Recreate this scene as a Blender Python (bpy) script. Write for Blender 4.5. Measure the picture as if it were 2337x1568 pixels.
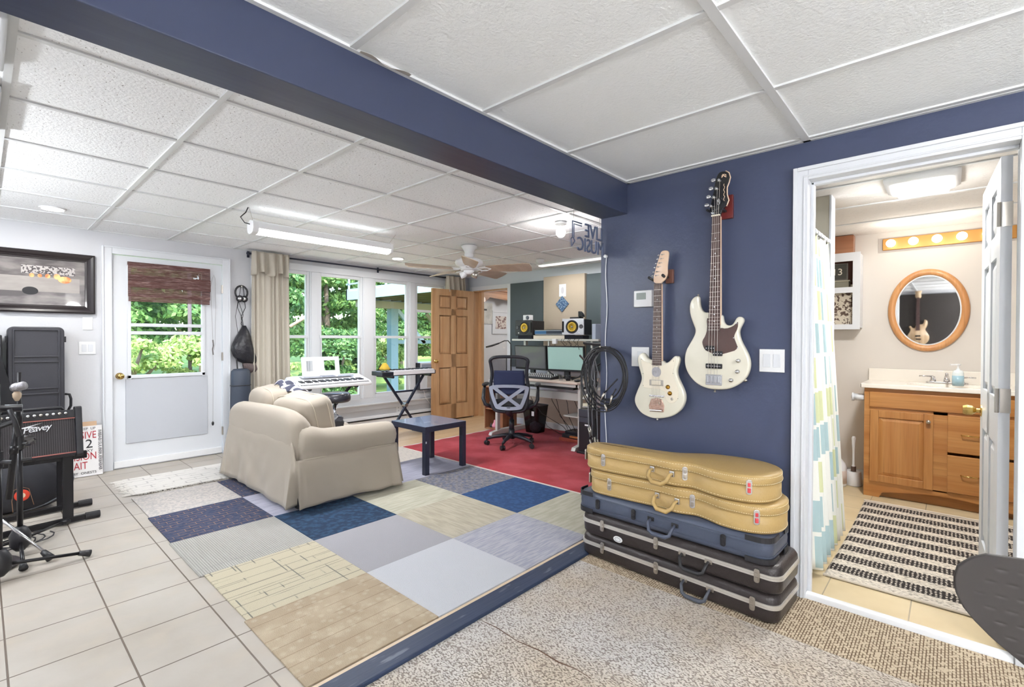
import bpy, math, random
import numpy as np
from mathutils import Vector, Matrix
for _o in list(bpy.data.objects): bpy.data.objects.remove(_o)
SC = bpy.context.scene
COL = SC.collection
PI = math.pi

# ------------------------------------------------------------ camera
cam = bpy.data.cameras.new('camera'); CAM = bpy.data.objects.new('camera', cam); COL.objects.link(CAM)
yaw, pitch, roll = 0.7375980320365657, -0.009769300768071159, -0.003086876683118984
fv = Vector((math.cos(pitch)*math.cos(yaw), math.cos(pitch)*math.sin(yaw), math.sin(pitch)))
rv = Vector((math.sin(yaw), -math.cos(yaw), 0)); dv = fv.cross(rv)
r2 = math.cos(roll)*rv + math.sin(roll)*dv; d2 = -math.sin(roll)*rv + math.cos(roll)*dv
mw = Matrix((( r2.x, -d2.x, -fv.x, 0), (r2.y, -d2.y, -fv.y, 0), (r2.z, -d2.z, -fv.z, 1.262), (0, 0, 0, 1)))
CAM.matrix_world = mw
cam.sensor_width = 36; cam.lens = 1105.7288775904956/2337*36; cam.clip_start = 0.02; cam.clip_end = 200
SC.camera = CAM
# ------------------------------------------------------------ world, sun, exposure
SC.view_settings.view_transform = 'Standard'; SC.view_settings.look = 'None'
SC.view_settings.exposure = 1.12; SC.view_settings.gamma = 1
SC.view_settings.use_curve_mapping = False
W = bpy.data.worlds.new('world'); SC.world = W; W.use_nodes = True
bg = W.node_tree.nodes['Background']
sky = W.node_tree.nodes.new('ShaderNodeTexSky'); sky.sky_type = 'NISHITA'; sky.sun_disc = False
sky.sun_elevation = math.radians(48); sky.sun_rotation = math.radians(200); sky.air_density = 1; sky.dust_density = 1.5
W.node_tree.links.new(sky.outputs[0], bg.inputs[0]); bg.inputs[1].default_value = 0.85
sun = bpy.data.lights.new('sun', 'SUN'); SUN = bpy.data.objects.new('sun', sun); COL.objects.link(SUN)
sun.energy = 3.0; sun.angle = math.radians(1); sun.color = (1, .95, .86)
SUN.rotation_euler = Vector((0.35, 0.62, -1.0)).to_track_quat('-Z', 'Y').to_euler()
L_CEIL, L_NEAR, L_BATH = .85, 1.15, .31     # dimmers: ceiling lamps, added off-frame fill lamps, bath lamps

# ------------------------------------------------------------ materials
def lin(c):
    return tuple(((v/255)/12.92 if v/255 <= .04045 else ((v/255+.055)/1.055)**2.4) for v in c)
MATS = {}
def mat(name, rgb=(200, 200, 200), rough=.5, metal=0, emit=None, bump=None, var=None, spec=None, coat=0, trans=0, ior=1.45, alpha=1, sheen=0):
    """plain principled; bump=(scale, distance[, stretch xyz]); var=(scale, rgb2, lo, hi[, stretch])"""
    m = bpy.data.materials.new(name); m.use_nodes = True; MATS[name] = m
    nt = m.node_tree; b = nt.nodes['Principled BSDF']
    b.inputs['Base Color'].default_value = (*lin(rgb), 1); b.inputs['Roughness'].default_value = rough
    b.inputs['Metallic'].default_value = metal; b.inputs['Coat Weight'].default_value = coat
    b.inputs['Transmission Weight'].default_value = trans; b.inputs['IOR'].default_value = ior
    b.inputs['Alpha'].default_value = alpha; b.inputs['Sheen Weight'].default_value = sheen
    if spec is not None: b.inputs['Specular IOR Level'].default_value = spec
    if emit: b.inputs['Emission Color'].default_value = (*lin(emit[0]), 1); b.inputs['Emission Strength'].default_value = emit[1]
    if bump or var:
        tc = nt.nodes.new('ShaderNodeTexCoord')
    if bump:
        mp = nt.nodes.new('ShaderNodeMapping'); nt.links.new(tc.outputs['Object'], mp.inputs[0])
        if len(bump) > 2: mp.inputs['Scale'].default_value = bump[2]
        n = nt.nodes.new('ShaderNodeTexNoise'); n.inputs['Scale'].default_value = bump[0]; n.inputs['Detail'].default_value = 3
        nt.links.new(mp.outputs[0], n.inputs['Vector'])
        bp = nt.nodes.new('ShaderNodeBump'); bp.inputs['Distance'].default_value = bump[1]; bp.inputs['Strength'].default_value = 1
        nt.links.new(n.outputs[0], bp.inputs['Height']); nt.links.new(bp.outputs[0], b.inputs['Normal'])
    if var:
        mp = nt.nodes.new('ShaderNodeMapping'); nt.links.new(tc.outputs['Object'], mp.inputs[0])
        if len(var) > 4: mp.inputs['Scale'].default_value = var[4]
        n = nt.nodes.new('ShaderNodeTexNoise'); n.inputs['Scale'].default_value = var[0]; n.inputs['Detail'].default_value = 4
        nt.links.new(mp.outputs[0], n.inputs['Vector'])
        r = nt.nodes.new('ShaderNodeValToRGB'); r.color_ramp.elements[0].position = var[2]; r.color_ramp.elements[1].position = var[3]
        r.color_ramp.elements[0].color = (*lin(rgb), 1); r.color_ramp.elements[1].color = (*lin(var[1]), 1)
        nt.links.new(n.outputs[0], r.inputs[0]); nt.links.new(r.outputs[0], b.inputs['Base Color'])
    return m
def nodes_of(m):
    return m.node_tree, m.node_tree.nodes['Principled BSDF']
def add_lines(m, w, h, mortar, rgb, off=0.0, loc=(0, 0, 0), rot=(0, 0, 0), mix=1.0, breakup=None, smooth=0, bumpd=0):
    """thin lines of a brick pattern over the present base colour"""
    nt, b = nodes_of(m)
    tc = nt.nodes.new('ShaderNodeTexCoord'); mp = nt.nodes.new('ShaderNodeMapping'); nt.links.new(tc.outputs['Object'], mp.inputs[0])
    mp.inputs['Location'].default_value = loc; mp.inputs['Rotation'].default_value = rot
    br = nt.nodes.new('ShaderNodeTexBrick'); br.offset = off; br.squash = 1; br.inputs['Scale'].default_value = 1
    br.inputs['Mortar Size'].default_value = mortar; br.inputs['Mortar Smooth'].default_value = smooth
    br.inputs['Brick Width'].default_value = w; br.inputs['Row Height'].default_value = h
    nt.links.new(mp.outputs[0], br.inputs['Vector'])
    fac = br.outputs['Fac']
    if breakup:
        n = nt.nodes.new('ShaderNodeTexNoise'); n.inputs['Scale'].default_value = breakup[0]; n.inputs['Detail'].default_value = 2
        nt.links.new(tc.outputs['Object'], n.inputs['Vector'])
        r = nt.nodes.new('ShaderNodeValToRGB'); r.color_ramp.elements[0].position = breakup[1]; r.color_ramp.elements[1].position = breakup[1]+.08
        nt.links.new(n.outputs[0], r.inputs[0])
        mu = nt.nodes.new('ShaderNodeMath'); mu.operation = 'MULTIPLY'; nt.links.new(fac, mu.inputs[0]); nt.links.new(r.outputs[0], mu.inputs[1]); fac = mu.outputs[0]
    mu = nt.nodes.new('ShaderNodeMath'); mu.operation = 'MULTIPLY'; nt.links.new(fac, mu.inputs[0]); mu.inputs[1].default_value = mix
    mx = nt.nodes.new('ShaderNodeMix'); mx.data_type = 'RGBA'
    nt.links.new(mu.outputs[0], mx.inputs[0]); mx.inputs[7].default_value = (*lin(rgb), 1)
    if b.inputs['Base Color'].links: nt.links.new(b.inputs['Base Color'].links[0].from_socket, mx.inputs[6])
    else: mx.inputs[6].default_value = b.inputs['Base Color'].default_value
    nt.links.new(mx.outputs[2], b.inputs['Base Color'])
    if bumpd:
        bp = nt.nodes.new('ShaderNodeBump'); bp.invert = True; bp.inputs['Distance'].default_value = bumpd
        nt.links.new(fac, bp.inputs['Height'])
        if b.inputs['Normal'].links: nt.links.new(b.inputs['Normal'].links[0].from_socket, bp.inputs['Normal'])
        nt.links.new(bp.outputs[0], b.inputs['Normal'])
    return m
def add_speckle(m, scale, lo, hi, rgb, mix=1.0, stretch=(1, 1, 1), kind='noise', bumpd=0):
    nt, b = nodes_of(m)
    tc = nt.nodes.new('ShaderNodeTexCoord'); mp = nt.nodes.new('ShaderNodeMapping'); nt.links.new(tc.outputs['Object'], mp.inputs[0])
    mp.inputs['Scale'].default_value = stretch
    if kind == 'noise':
        n = nt.nodes.new('ShaderNodeTexNoise'); n.inputs['Detail'].default_value = 2; n.inputs['Scale'].default_value = scale; o = n.outputs[0]
    elif kind == 'vor':
        n = nt.nodes.new('ShaderNodeTexVoronoi'); n.inputs['Scale'].default_value = scale; o = n.outputs['Distance']
    nt.links.new(mp.outputs[0], n.inputs['Vector'])
    r = nt.nodes.new('ShaderNodeMapRange'); r.inputs[1].default_value = lo; r.inputs[2].default_value = hi; r.inputs[4].default_value = mix
    nt.links.new(o, r.inputs[0])
    mx = nt.nodes.new('ShaderNodeMix'); mx.data_type = 'RGBA'; nt.links.new(r.outputs[0], mx.inputs[0]); mx.inputs[7].default_value = (*lin(rgb), 1)
    if b.inputs['Base Color'].links: nt.links.new(b.inputs['Base Color'].links[0].from_socket, mx.inputs[6])
    else: mx.inputs[6].default_value = b.inputs['Base Color'].default_value
    nt.links.new(mx.outputs[2], b.inputs['Base Color'])
    if bumpd:
        bp = nt.nodes.new('ShaderNodeBump'); bp.invert = True; bp.inputs['Distance'].default_value = bumpd
        nt.links.new(r.outputs[0], bp.inputs['Height'])
        if b.inputs['Normal'].links: nt.links.new(b.inputs['Normal'].links[0].from_socket, bp.inputs['Normal'])
        nt.links.new(bp.outputs[0], b.inputs['Normal'])
    return m
def wood(name, c1, c2, axis=2, rough=.4, scale=6, rings=14, coat=.2):
    s = [rings, rings, rings]; s[axis] = rings*.06
    m = mat(name, c1, rough, var=(scale/6, c2, .35, .65, s), coat=coat)
    s2 = [90, 90, 90]; s2[axis] = 3
    add_speckle(m, 1, .5, .8, tuple(int(v*.8) for v in c2), .5, s2)
    return m

m_wall = mat('warm_white_wall', (205, 206, 210), .75, bump=(60, .0006))
m_wall2 = mat('blue_grey_wall', (200, 206, 214), .75, bump=(60, .0006))
m_tanwall = mat('tan_wainscot', (196, 182, 166), .7)
m_blue = mat('navy_wall', (66, 73, 97), .30, bump=(45, .0010), spec=.5)
m_beam = mat('navy_beam', (56, 63, 86), .30, bump=(3, .0025, (.5, 3, 3)), spec=.55)
m_bath = mat('bath_wall', (216, 210, 203), .7)
m_white = mat('white_paint', (218, 221, 226), .38)
m_white2 = mat('white_plastic', (232, 233, 235), .35)
m_ceil = mat('ceiling_tile', (246, 248, 250), .9, bump=(75, .004))
add_speckle(m_ceil, 120, .66, .72, (120, 112, 108), .75, (1, .45, 1))
m_ceil2 = mat('smooth_ceiling_tile', (244, 247, 248), .9, bump=(90, .0026))
m_grid = mat('ceiling_grid', (218, 220, 221), .45)
m_ftile = mat('beige_floor_tile', (172, 166, 158), .45, var=(2.2, (158, 150, 140), .35, .7), bump=(14, .0012))
add_speckle(m_ftile, 7, .5, .8, (176, 164, 148), .5)
add_lines(m_ftile, .33, .345, .0035, (96, 84, 74), 0, (-.066, -.158, 0), smooth=.3, bumpd=.002)
m_btile = mat('bath_floor_tile', (214, 196, 160), .4, var=(3, (198, 178, 140), .35, .7))
add_lines(m_btile, .33, .33, .0025, (160, 146, 122), 0, (-.12, -.135, 0), bumpd=.001)
m_maple = wood('maple_floor', (214, 186, 148), (196, 164, 124), 0, .35, 6, 10)
add_lines(m_maple, .9, .058, .0012, (150, 112, 70), .37)
m_berber = mat('berber_carpet', (200, 196, 192), .95, var=(1.6, (192, 180, 164), .4, .6))
add_speckle(m_berber, 130, .52, .80, (112, 96, 86), .7, (1.25, .8, 1), 'vor', .007)
m_berber2 = mat('tan_berber', (188, 172, 148), .95)
add_lines(m_berber2, .022, .011, .0022, (112, 92, 72), .5, smooth=.4, bumpd=.005, breakup=(60, .40))
m_redrug = mat('red_pile', (162, 34, 46), .95, var=(3.2, (186, 66, 80), .42, .66), bump=(220, .006), sheen=.1)
m_threshold = mat('worn_navy_board', (36, 48, 72), .5, bump=(20, .002, (.2, 4, 4)))
add_speckle(m_threshold, 12, .62, .70, (112, 118, 132), .6, (.6, 3, 3))
m_stripwood = mat('bare_wood_strip', (206, 184, 158), .5)
m_black = mat('black_plastic', (34, 34, 38), .42)
m_blackm = mat('black_metal', (30, 29, 32), .32, .4)
m_blackfab = mat('black_fabric', (38, 38, 42), .85, bump=(400, .001))
m_chrome = mat('chrome', (215, 215, 218), .12, 1)
m_nickel = mat('nickel', (186, 180, 172), .28, 1)
m_brass = mat('brass', (200, 168, 100), .2, 1)
m_glass = bpy.data.materials.new('window_glass'); m_glass.use_nodes = True
def glassify(m, tint=(1, 1, 1), facmul=1.0, rough=0.0):
    nt = m.node_tree; nt.nodes.clear()
    o = nt.nodes.new('ShaderNodeOutputMaterial'); t = nt.nodes.new('ShaderNodeBsdfTransparent'); g = nt.nodes.new('ShaderNodeBsdfGlossy')
    g.inputs['Roughness'].default_value = rough; t.inputs[0].default_value = (*tint, 1)
    f = nt.nodes.new('ShaderNodeLayerWeight'); f.inputs[0].default_value = .5
    p5 = nt.nodes.new('ShaderNodeMath'); p5.operation = 'POWER'; p5.inputs[1].default_value = 5; nt.links.new(f.outputs['Facing'], p5.inputs[0])
    k = nt.nodes.new('ShaderNodeMath'); k.operation = 'MULTIPLY_ADD'; k.inputs[1].default_value = .9*facmul; k.inputs[2].default_value = .035*facmul; nt.links.new(p5.outputs[0], k.inputs[0])
    mx = nt.nodes.new('ShaderNodeMixShader'); nt.links.new(k.outputs[0], mx.inputs[0]); nt.links.new(t.outputs[0], mx.inputs[1]); nt.links.new(g.outputs[0], mx.inputs[2])
    nt.links.new(mx.outputs[0], o.inputs[0]); return m
glassify(m_glass, (.97, .98, .97))
m_smoke = glassify(bpy.data.materials.new('smoke_plastic') if False else mat('smoke_plastic'), (.45, .45, .47))
m_clear = glassify(mat('clear_acrylic'), (.93, .94, .96))
m_tube = mat('lit_diffuser', (255, 255, 255), .5, emit=((255, 253, 248), 4.0))
m_tube2 = mat('dim_diffuser', (235, 235, 235), .5, emit=((255, 253, 248), .45))
m_spot = mat('lit_recessed_lens', (255, 255, 255), .5, emit=((255, 250, 240), 7.0))
m_bulb = mat('lit_bulb', (255, 255, 255), .5, emit=((255, 248, 236), 2.2))
m_sofa = mat('sofa_linen', (162, 152, 139), .9, bump=(500, .0006), sheen=.2)
m_piping = mat('sofa_piping', (188, 178, 162), .85)
m_oak = wood('honey_oak', (196, 142, 84), (174, 116, 62), 2, .35)
m_oakh = wood('honey_oak_across', (196, 142, 84), (174, 116, 62), 1, .35)
m_pine = wood('pine_door', (208, 168, 126), (192, 146, 102), 2, .35)
m_navyleg = mat('dark_table', (38, 42, 58), .35)
m_curtain = mat('linen_curtain', (190, 183, 170), .9, bump=(300, .0005))

# ------------------------------------------------------------ mesh builder
class MB:
    def __init__(s): s.v = []; s.f = []
    def add(s, vs, fs):
        n = len(s.v); s.v += [tuple(v) for v in vs]; s.f += [tuple(i+n for i in f) for f in fs]; return s
    def box(s, x0, x1, y0, y1, z0, z1):
        x0, x1 = min(x0, x1), max(x0, x1); y0, y1 = min(y0, y1), max(y0, y1); z0, z1 = min(z0, z1), max(z0, z1)
        return s.add([(x0, y0, z0), (x1, y0, z0), (x1, y1, z0), (x0, y1, z0), (x0, y0, z1), (x1, y0, z1), (x1, y1, z1), (x0, y1, z1)],
                     [(0, 3, 2, 1), (4, 5, 6, 7), (0, 1, 5, 4), (1, 2, 6, 5), (2, 3, 7, 6), (3, 0, 4, 7)])
    def bar(s, p0, p1, w, h, up=(0, 0, 1)):
        p0, p1 = Vector(p0), Vector(p1); d = (p1-p0).normalized(); u = Vector(up)
        if abs(d.dot(u)) > .98: u = Vector((1, 0, 0))
        a = d.cross(u).normalized(); u = a.cross(d)
        vs = []
        for p in (p0, p1):
            for i, j in ((-1, -1), (1, -1), (1, 1), (-1, 1)): vs.append(p+a*i*w/2+u*j*h/2)
        return s.add(vs, [(0, 3, 2, 1), (4, 5, 6, 7), (0, 1, 5, 4), (1, 2, 6, 5), (2, 3, 7, 6), (3, 0, 4, 7)])
    def cyl(s, p0, p1, r0, r1=None, n=20):
        r1 = r0 if r1 is None else r1; p0, p1 = Vector(p0), Vector(p1); d = (p1-p0).normalized()
        u = Vector((0, 0, 1)) if abs(d.z) < .9 else Vector((1, 0, 0)); a = d.cross(u).normalized(); b = d.cross(a)
        vs = []
        for p, r in ((p0, r0), (p1, r1)):
            for i in range(n):
                t = 2*PI*i/n; vs.append(p+a*math.cos(t)*r+b*math.sin(t)*r)
        fs = [(i, (i+1) % n, (i+1) % n+n, i+n) for i in range(n)]+[tuple(range(n))[::-1], tuple(range(n, 2*n))]
        return s.add(vs, fs)
    def tube(s, pts, r, n=8, closed=False):
        P = [Vector(p) for p in pts]; m = len(P); vs = []; prev = None
        for i, p in enumerate(P):
            if closed: d = (P[(i+1) % m]-P[i-1])
            else: d = P[min(i+1, m-1)]-P[max(i-1, 0)]
            if d.length < 1e-9: d = Vector((0, 0, 1))
            d.normalize()
            if prev is None:
                u = Vector((0, 0, 1)) if abs(d.z) < .9 else Vector((1, 0, 0)); a = d.cross(u).normalized()
            else:
                a = prev-d*prev.dot(d); a = a.normalized() if a.length > 1e-6 else prev
            prev = a; b = d.cross(a); rr = r[i] if isinstance(r, (list, tuple)) else r
            for k in range(n):
                t = 2*PI*k/n; vs.append(p+a*math.cos(t)*rr+b*math.sin(t)*rr)
        fs = []
        for i in range(m if closed else m-1):
            j = (i+1) % m
            for k in range(n): fs.append((i*n+k, i*n+(k+1) % n, j*n+(k+1) % n, j*n+k))
        if not closed: fs += [tuple(range(n))[::-1], tuple(range((m-1)*n, m*n))]
        return s.add(vs, fs)
    def lathe(s, prof, c=(0, 0, 0), ax=(0, 0, 1), n=28):
        d = Vector(ax).normalized(); u = Vector((0, 0, 1)) if abs(d.z) < .9 else Vector((1, 0, 0))
        a = d.cross(u).normalized(); b = d.cross(a); c = Vector(c); vs = []
        for r, z in prof:
            for i in range(n):
                t = 2*PI*i/n; vs.append(c+d*z+(a*math.cos(t)+b*math.sin(t))*max(r, 1e-5))
        m = len(prof)
        fs = [(j*n+i, j*n+(i+1) % n, (j+1)*n+(i+1) % n, (j+1)*n+i) for j in range(m-1) for i in range(n)]
        fs += [tuple(range(n))[::-1], tuple(range((m-1)*n, m*n))]
        return s.add(vs, fs)
    def prism(s, poly, a0, a1, ax='z', inset=0, ins_d=0):
        """poly extruded along ax; for x: poly=(y,z); y: (x,z); z: (x,y)"""
        n = len(poly)
        def P(p, a): return {'x': (a, p[0], p[1]), 'y': (p[0], a, p[1]), 'z': (p[0], p[1], a)}[ax]
        return s.add([P(p, a0) for p in poly]+[P(p, a1) for p in poly],
                     [tuple(range(n))[::-1], tuple(range(n, 2*n))]+[(i, (i+1) % n, (i+1) % n+n, i+n) for i in range(n)])
    def loft(s, rings, caps=True):
        n = len(rings[0]); vs = [p for r in rings for p in r]
        fs = [(j*n+i, j*n+(i+1) % n, (j+1)*n+(i+1) % n, (j+1)*n+i) for j in range(len(rings)-1) for i in range(n)]
        if caps: fs += [tuple(range(n))[::-1], tuple(range((len(rings)-1)*n, len(rings)*n))]
        return s.add(vs, fs)
    def ell(s, c, r, n=18, m=12, e=1.0):
        """(super)ellipsoid; e<1 gives a pillow-like box"""
        def pw(v): return math.copysign(abs(v)**e, v)
        vs = []
        for j in range(m+1):
            ph = -PI/2+PI*j/m
            for i in range(n):
                t = 2*PI*i/n; vs.append((c[0]+r[0]*pw(math.cos(ph))*pw(math.cos(t)), c[1]+r[1]*pw(math.cos(ph))*pw(math.sin(t)), c[2]+r[2]*pw(math.sin(ph))))
        fs = [(j*n+i, j*n+(i+1) % n, (j+1)*n+(i+1) % n, (j+1)*n+i) for j in range(m) for i in range(n)]
        return s.add(vs, fs)
    def grid(s, fn, nu, nv):
        vs = [fn(i/nu, j/nv) for j in range(nv+1) for i in range(nu+1)]
        return s.add(vs, [(j*(nu+1)+i, j*(nu+1)+i+1, (j+1)*(nu+1)+i+1, (j+1)*(nu+1)+i) for j in range(nv) for i in range(nu)])
    def xf(s, M):
        s.v = [tuple(M @ Vector(v)) for v in s.v]; return s
    def mesh_in(s, me, M):
        return s.add([M @ v.co for v in me.vertices], [tuple(p.vertices) for p in me.polygons])
def link(o): COL.objects.link(o); return o
def build(mb, name, m, parent=None, bevel=0, smooth=False, sub=0, world=True, solid=0, seg=2):
    """world=True: vertices are given in world metres; they are stored relative to the parent chain's place"""
    me = bpy.data.meshes.new(name)
    vs = mb.v
    if parent is not None and world:
        inv = WM[parent.name].inverted(); vs = [tuple(inv @ Vector(v)) for v in vs]
    me.from_pydata(vs, [], mb.f); me.validate(); me.update()
    me.materials.append(m)
    o = link(bpy.data.objects.new(name, me))
    if parent is not None: o.parent = parent; WM[o.name] = WM[parent.name].copy()
    else: WM[o.name] = Matrix.Identity(4)
    import bmesh
    b = bmesh.new(); b.from_mesh(me); bmesh.ops.recalc_face_normals(b, faces=b.faces); b.to_mesh(me); b.free()
    if smooth: me.shade_smooth()
    if bevel:
        d = o.modifiers.new('bevel', 'BEVEL'); d.width = bevel; d.segments = seg; d.limit_method = 'ANGLE'; d.angle_limit = math.radians(40)
        if not smooth: me.shade_smooth(); wn = o.modifiers.new('wn', 'WEIGHTED_NORMAL'); wn.keep_sharp = False
    if solid:
        d = o.modifiers.new('solid', 'SOLIDIFY'); d.thickness = solid; d.offset = 0
    if sub:
        d = o.modifiers.new('sub', 'SUBSURF'); d.levels = sub; d.render_levels = sub
    return o
WM = {}
def tag(o, label, cat, group=None, kind=None):
    o['label'] = label; o['category'] = cat
    if group: o['group'] = group
    if kind: o['kind'] = kind
    return o
def thing(name, label, cat, loc=(0, 0, 0), rz=0, group=None, rot=None):
    o = link(bpy.data.objects.new(name, None)); o.empty_display_size = .1
    M = Matrix.Translation(loc) @ (rot if rot is not None else Matrix.Rotation(rz, 4, 'Z'))
    o.matrix_world = M; WM[o.name] = M
    return tag(o, label, cat, group)
def struct(name, mb, m, parent=None, **k):
    o = build(mb, name, m, parent, **k)
    if parent is None: o['kind'] = 'structure'
    return o
def sthing(name, loc=(0, 0, 0)):
    o = link(bpy.data.objects.new(name, None)); o.location = loc; o['kind'] = 'structure'; WM[o.name] = Matrix.Translation(loc); return o
def dup(root, loc, rz, label=None, name=None):
    r = root.copy(); COL.objects.link(r); r.location = loc; r.rotation_euler = (0, 0, rz)
    if label: r['label'] = label
    for ch in list(root.children):
        c = ch.copy(); COL.objects.link(c); c.parent = r
        for g in list(ch.children):
            d = g.copy(); COL.objects.link(d); d.parent = c
    return r
def B(*a): return MB().box(*a)
def text_mesh(s, size, ext=.001, align='CENTER', shear=0, space=1.0):
    cu = bpy.data.curves.new('t', 'FONT'); cu.body = s; cu.size = size; cu.extrude = ext; cu.align_x = align; cu.align_y = 'CENTER'; cu.shear = shear; cu.resolution_u = 3
    cu.space_character = space
    o = bpy.data.objects.new('t', cu); COL.objects.link(o); bpy.context.view_layer.update()
    me = bpy.data.meshes.new_from_object(o.evaluated_get(bpy.context.evaluated_depsgraph_get()))
    bpy.data.objects.remove(o); return me
def frameM(o, ex, ey):
    """matrix whose local x,y run along ex,ey from origin o"""
    ex = Vector(ex).normalized(); ey = Vector(ey).normalized(); ez = ex.cross(ey)
    return Matrix(((ex.x, ey.x, ez.x, o[0]), (ex.y, ey.y, ez.y, o[1]), (ex.z, ey.z, ez.z, o[2]), (0, 0, 0, 1)))
def smooth_poly(pts, it=2, keep=()):
    P = [tuple(p) for p in pts]
    for _ in range(it):
        Q = []
        for i, a in enumerate(P):
            b = P[(i+1) % len(P)]
            Q += [(a[0]*.75+b[0]*.25, a[1]*.75+b[1]*.25), (a[0]*.25+b[0]*.75, a[1]*.25+b[1]*.75)]
        P = Q
    return P
def offs(poly, d):
    """shrink polygon by d along vertex normals"""
    n = len(poly); ar = sum(poly[i][0]*poly[(i+1) % n][1]-poly[(i+1) % n][0]*poly[i][1] for i in range(n)); sg = 1 if ar > 0 else -1
    out = []
    for i in range(n):
        a, b, c = poly[i-1], poly[i], poly[(i+1) % n]
        tx, ty = c[0]-a[0], c[1]-a[1]; l = math.hypot(tx, ty) or 1
        out.append((b[0]-sg*ty/l*d, b[1]+sg*tx/l*d))
    return out
def area(name, loc, rot, sx, sy, power, color=(1, 1, 1), parent=None, spread=None):
    l = bpy.data.lights.new(name, 'AREA'); l.shape = 'RECTANGLE'; l.size = sx; l.size_y = sy; l.energy = power; l.color = color
    if spread: l.spread = spread
    o = link(bpy.data.objects.new(name, l)); o.rotation_euler = rot
    if parent is not None: o.parent = parent; o.location = WM[parent.name].inverted() @ Vector(loc)
    else: o.location = loc
    return o
def point(name, loc, power, r=.04, color=(1, 1, 1), parent=None):
    l = bpy.data.lights.new(name, 'POINT'); l.energy = power; l.color = color; l.shadow_soft_size = r
    o = link(bpy.data.objects.new(name, l))
    if parent is not None: o.parent = parent; o.location = WM[parent.name].inverted() @ Vector(loc)
    else: o.location = loc
    return o
# ============================================================ ROOM SHELL
XB = 2.703      # navy wall face
YW = 5.90       # window wall face
XD = 5.40       # desk wall face
ZL, ZR = 2.25, 2.22
XL = -1.75; YB = -3.2
struct('floor', B(XL, 2.0, 1.70, YW+.16, -.05, 0).box(2.0, 3.4, 1.70, 4.75, -.05, 0), m_ftile)
struct('floor', B(XL, XB, YB, 1.56, -.05, .006), m_berber)
struct('floor', B(2.29, XB, YB, 1.555, .0, .0075), m_berber2)
struct('floor', B(2.0, 9.0, 4.75, 9.0, -.05, .001).box(3.4, XD, 1.70, 4.75, -.05, .001), m_maple)
struct('floor', B(XB, 5.46, -1.0, 1.59, -.05, .002), m_btile)
struct('trim_1', B(XL, XB-.005, 1.555, 1.662, 0, .022), m_threshold, bevel=.005)
struct('trim_2', B(XL, XB-.005, 1.670, 1.694, 0, .008), m_stripwood)
mb = MB().tube([(1.500, 1.54, .0065), (1.507, 1.45, .0065), (1.497, 1.33, .0065), (1.512, 1.22, .0065), (1.507, 1.12, .0065), (1.521, 1.05, .0065), (1.517, .98, .0065)], [.001, .002, .0015, .0025, .003, .0015, .001], 6)
struct('trim_3', mb, mat('carpet_seam', (96, 74, 60), .9))
# beam
struct('beam', B(XL, XB, 1.493, 1.682, 2.035, 2.40), m_beam, bevel=.004)
# walls
mb = B(XB, 2.83, .58, 1.682, 0, 2.4).box(XB, 2.83, -.19-.06, .58, 2.09, 2.4).box(XB, 2.83, YB, -.25, 0, 2.4)
struct('wall_right', mb, m_blue)
struct('wall_left', B(XL-.1, XL, YB, YW+.1, 0, 2.4), m_wall)
struct('wall_near', B(XL, XB, YB-.1, YB, 0, 2.4), m_wall)
# window wall: door opening X .84..1.80, window opening X 2.18..4.93, z .45..2.10
WX0, WX1, WZ0, WZ1 = 2.18, 4.93, .45, 2.10
mb = B(XL, .835, YW, YW+.15, 0, 2.4).box(.835, 1.80, YW, YW+.15, 2.07, 2.4).box(1.80, WX0, YW, YW+.15, 0, 2.4)
mb.box(WX0, WX1, YW, YW+.15, 0, WZ0).box(WX0, WX1, YW, YW+.15, WZ1, 2.4).box(WX1, XD+.1, YW, YW+.15, 0, 2.4)
struct('wall_back', mb, m_wall)
# desk wall with doorway Y 4.99..5.76
DY0, DY1 = 4.99, 5.76
mb = B(XD, XD+.12, 1.682, DY0, .46, 2.4).box(XD, XD+.12, DY0, DY1, 2.03, 2.4).box(XD, XD+.12, DY1, YW, 0, 2.4)
struct('wall_desk', mb, m_wall2)
struct('wall_desk_lower', B(XD, XD+.12, 1.682, DY0, 0, .46), m_tanwall)
struct('baseboard_desk', B(XD-.015, XD, 1.69, DY0-.06, 0, .09), m_white, bevel=.004)
struct('wall_partition', B(2.83, XD, 1.59, 1.682, 0, 2.4), m_wall)       # closes the room behind the navy wall
# ceilings
mb = B(XL, XD+.1, 1.682, YW+.1, ZL+.008, ZL+.06)
struct('ceiling', mb, m_ceil)
g = MB()
for i in range(-3, 9):
    x = .078+.608*i
    if x < XD: g.box(x-.012, x+.012, 1.682, YW, ZL, ZL+.009)
y = 2.262
while y < YW:
    g.box(XL, XD, y-.012, y+.012, ZL+.001, ZL+.009); y += .635 if y < 2.5 else .608
g.box(XL, XD, YW-.02, YW, ZL+.001, ZL+.009).box(XD-.02, XD, 1.7, YW, ZL+.001, ZL+.009).box(XL, XD, 1.682, 1.70, ZL+.001, ZL+.009)
struct('ceiling_grid', g, m_grid)
struct('ceiling', B(XL, XB, YB, 1.493, ZR+.008, ZR+.06), m_ceil2)
g = MB()
for i in range(-7, 3):
    x = 1.445+.608*i
    g.box(x-.012, x+.012, YB, 1.493, ZR, ZR+.009)
for y in (.527, -.69, -1.91): g.box(XL, XB, y-.016, y+.016, ZR-.001, ZR+.009)
g.box(XL, XB, 1.475, 1.493, ZR-.001, ZR+.009).box(XB-.022, XB, YB, 1.493, ZR-.001, ZR+.009)
struct('ceiling_grid', g, m_grid)
# sagging, water marked tile edge beside the beam
struct('ceiling_stain', MB().grid(lambda u, v: (.86+.20*u, 1.476-.012*v-.01*math.sin(u*9)*v, ZR-.002-.004*math.sin(u*PI)*v), 12, 2), mat('torn_tile_edge', (176, 170, 162), .9), solid=.001)

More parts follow.
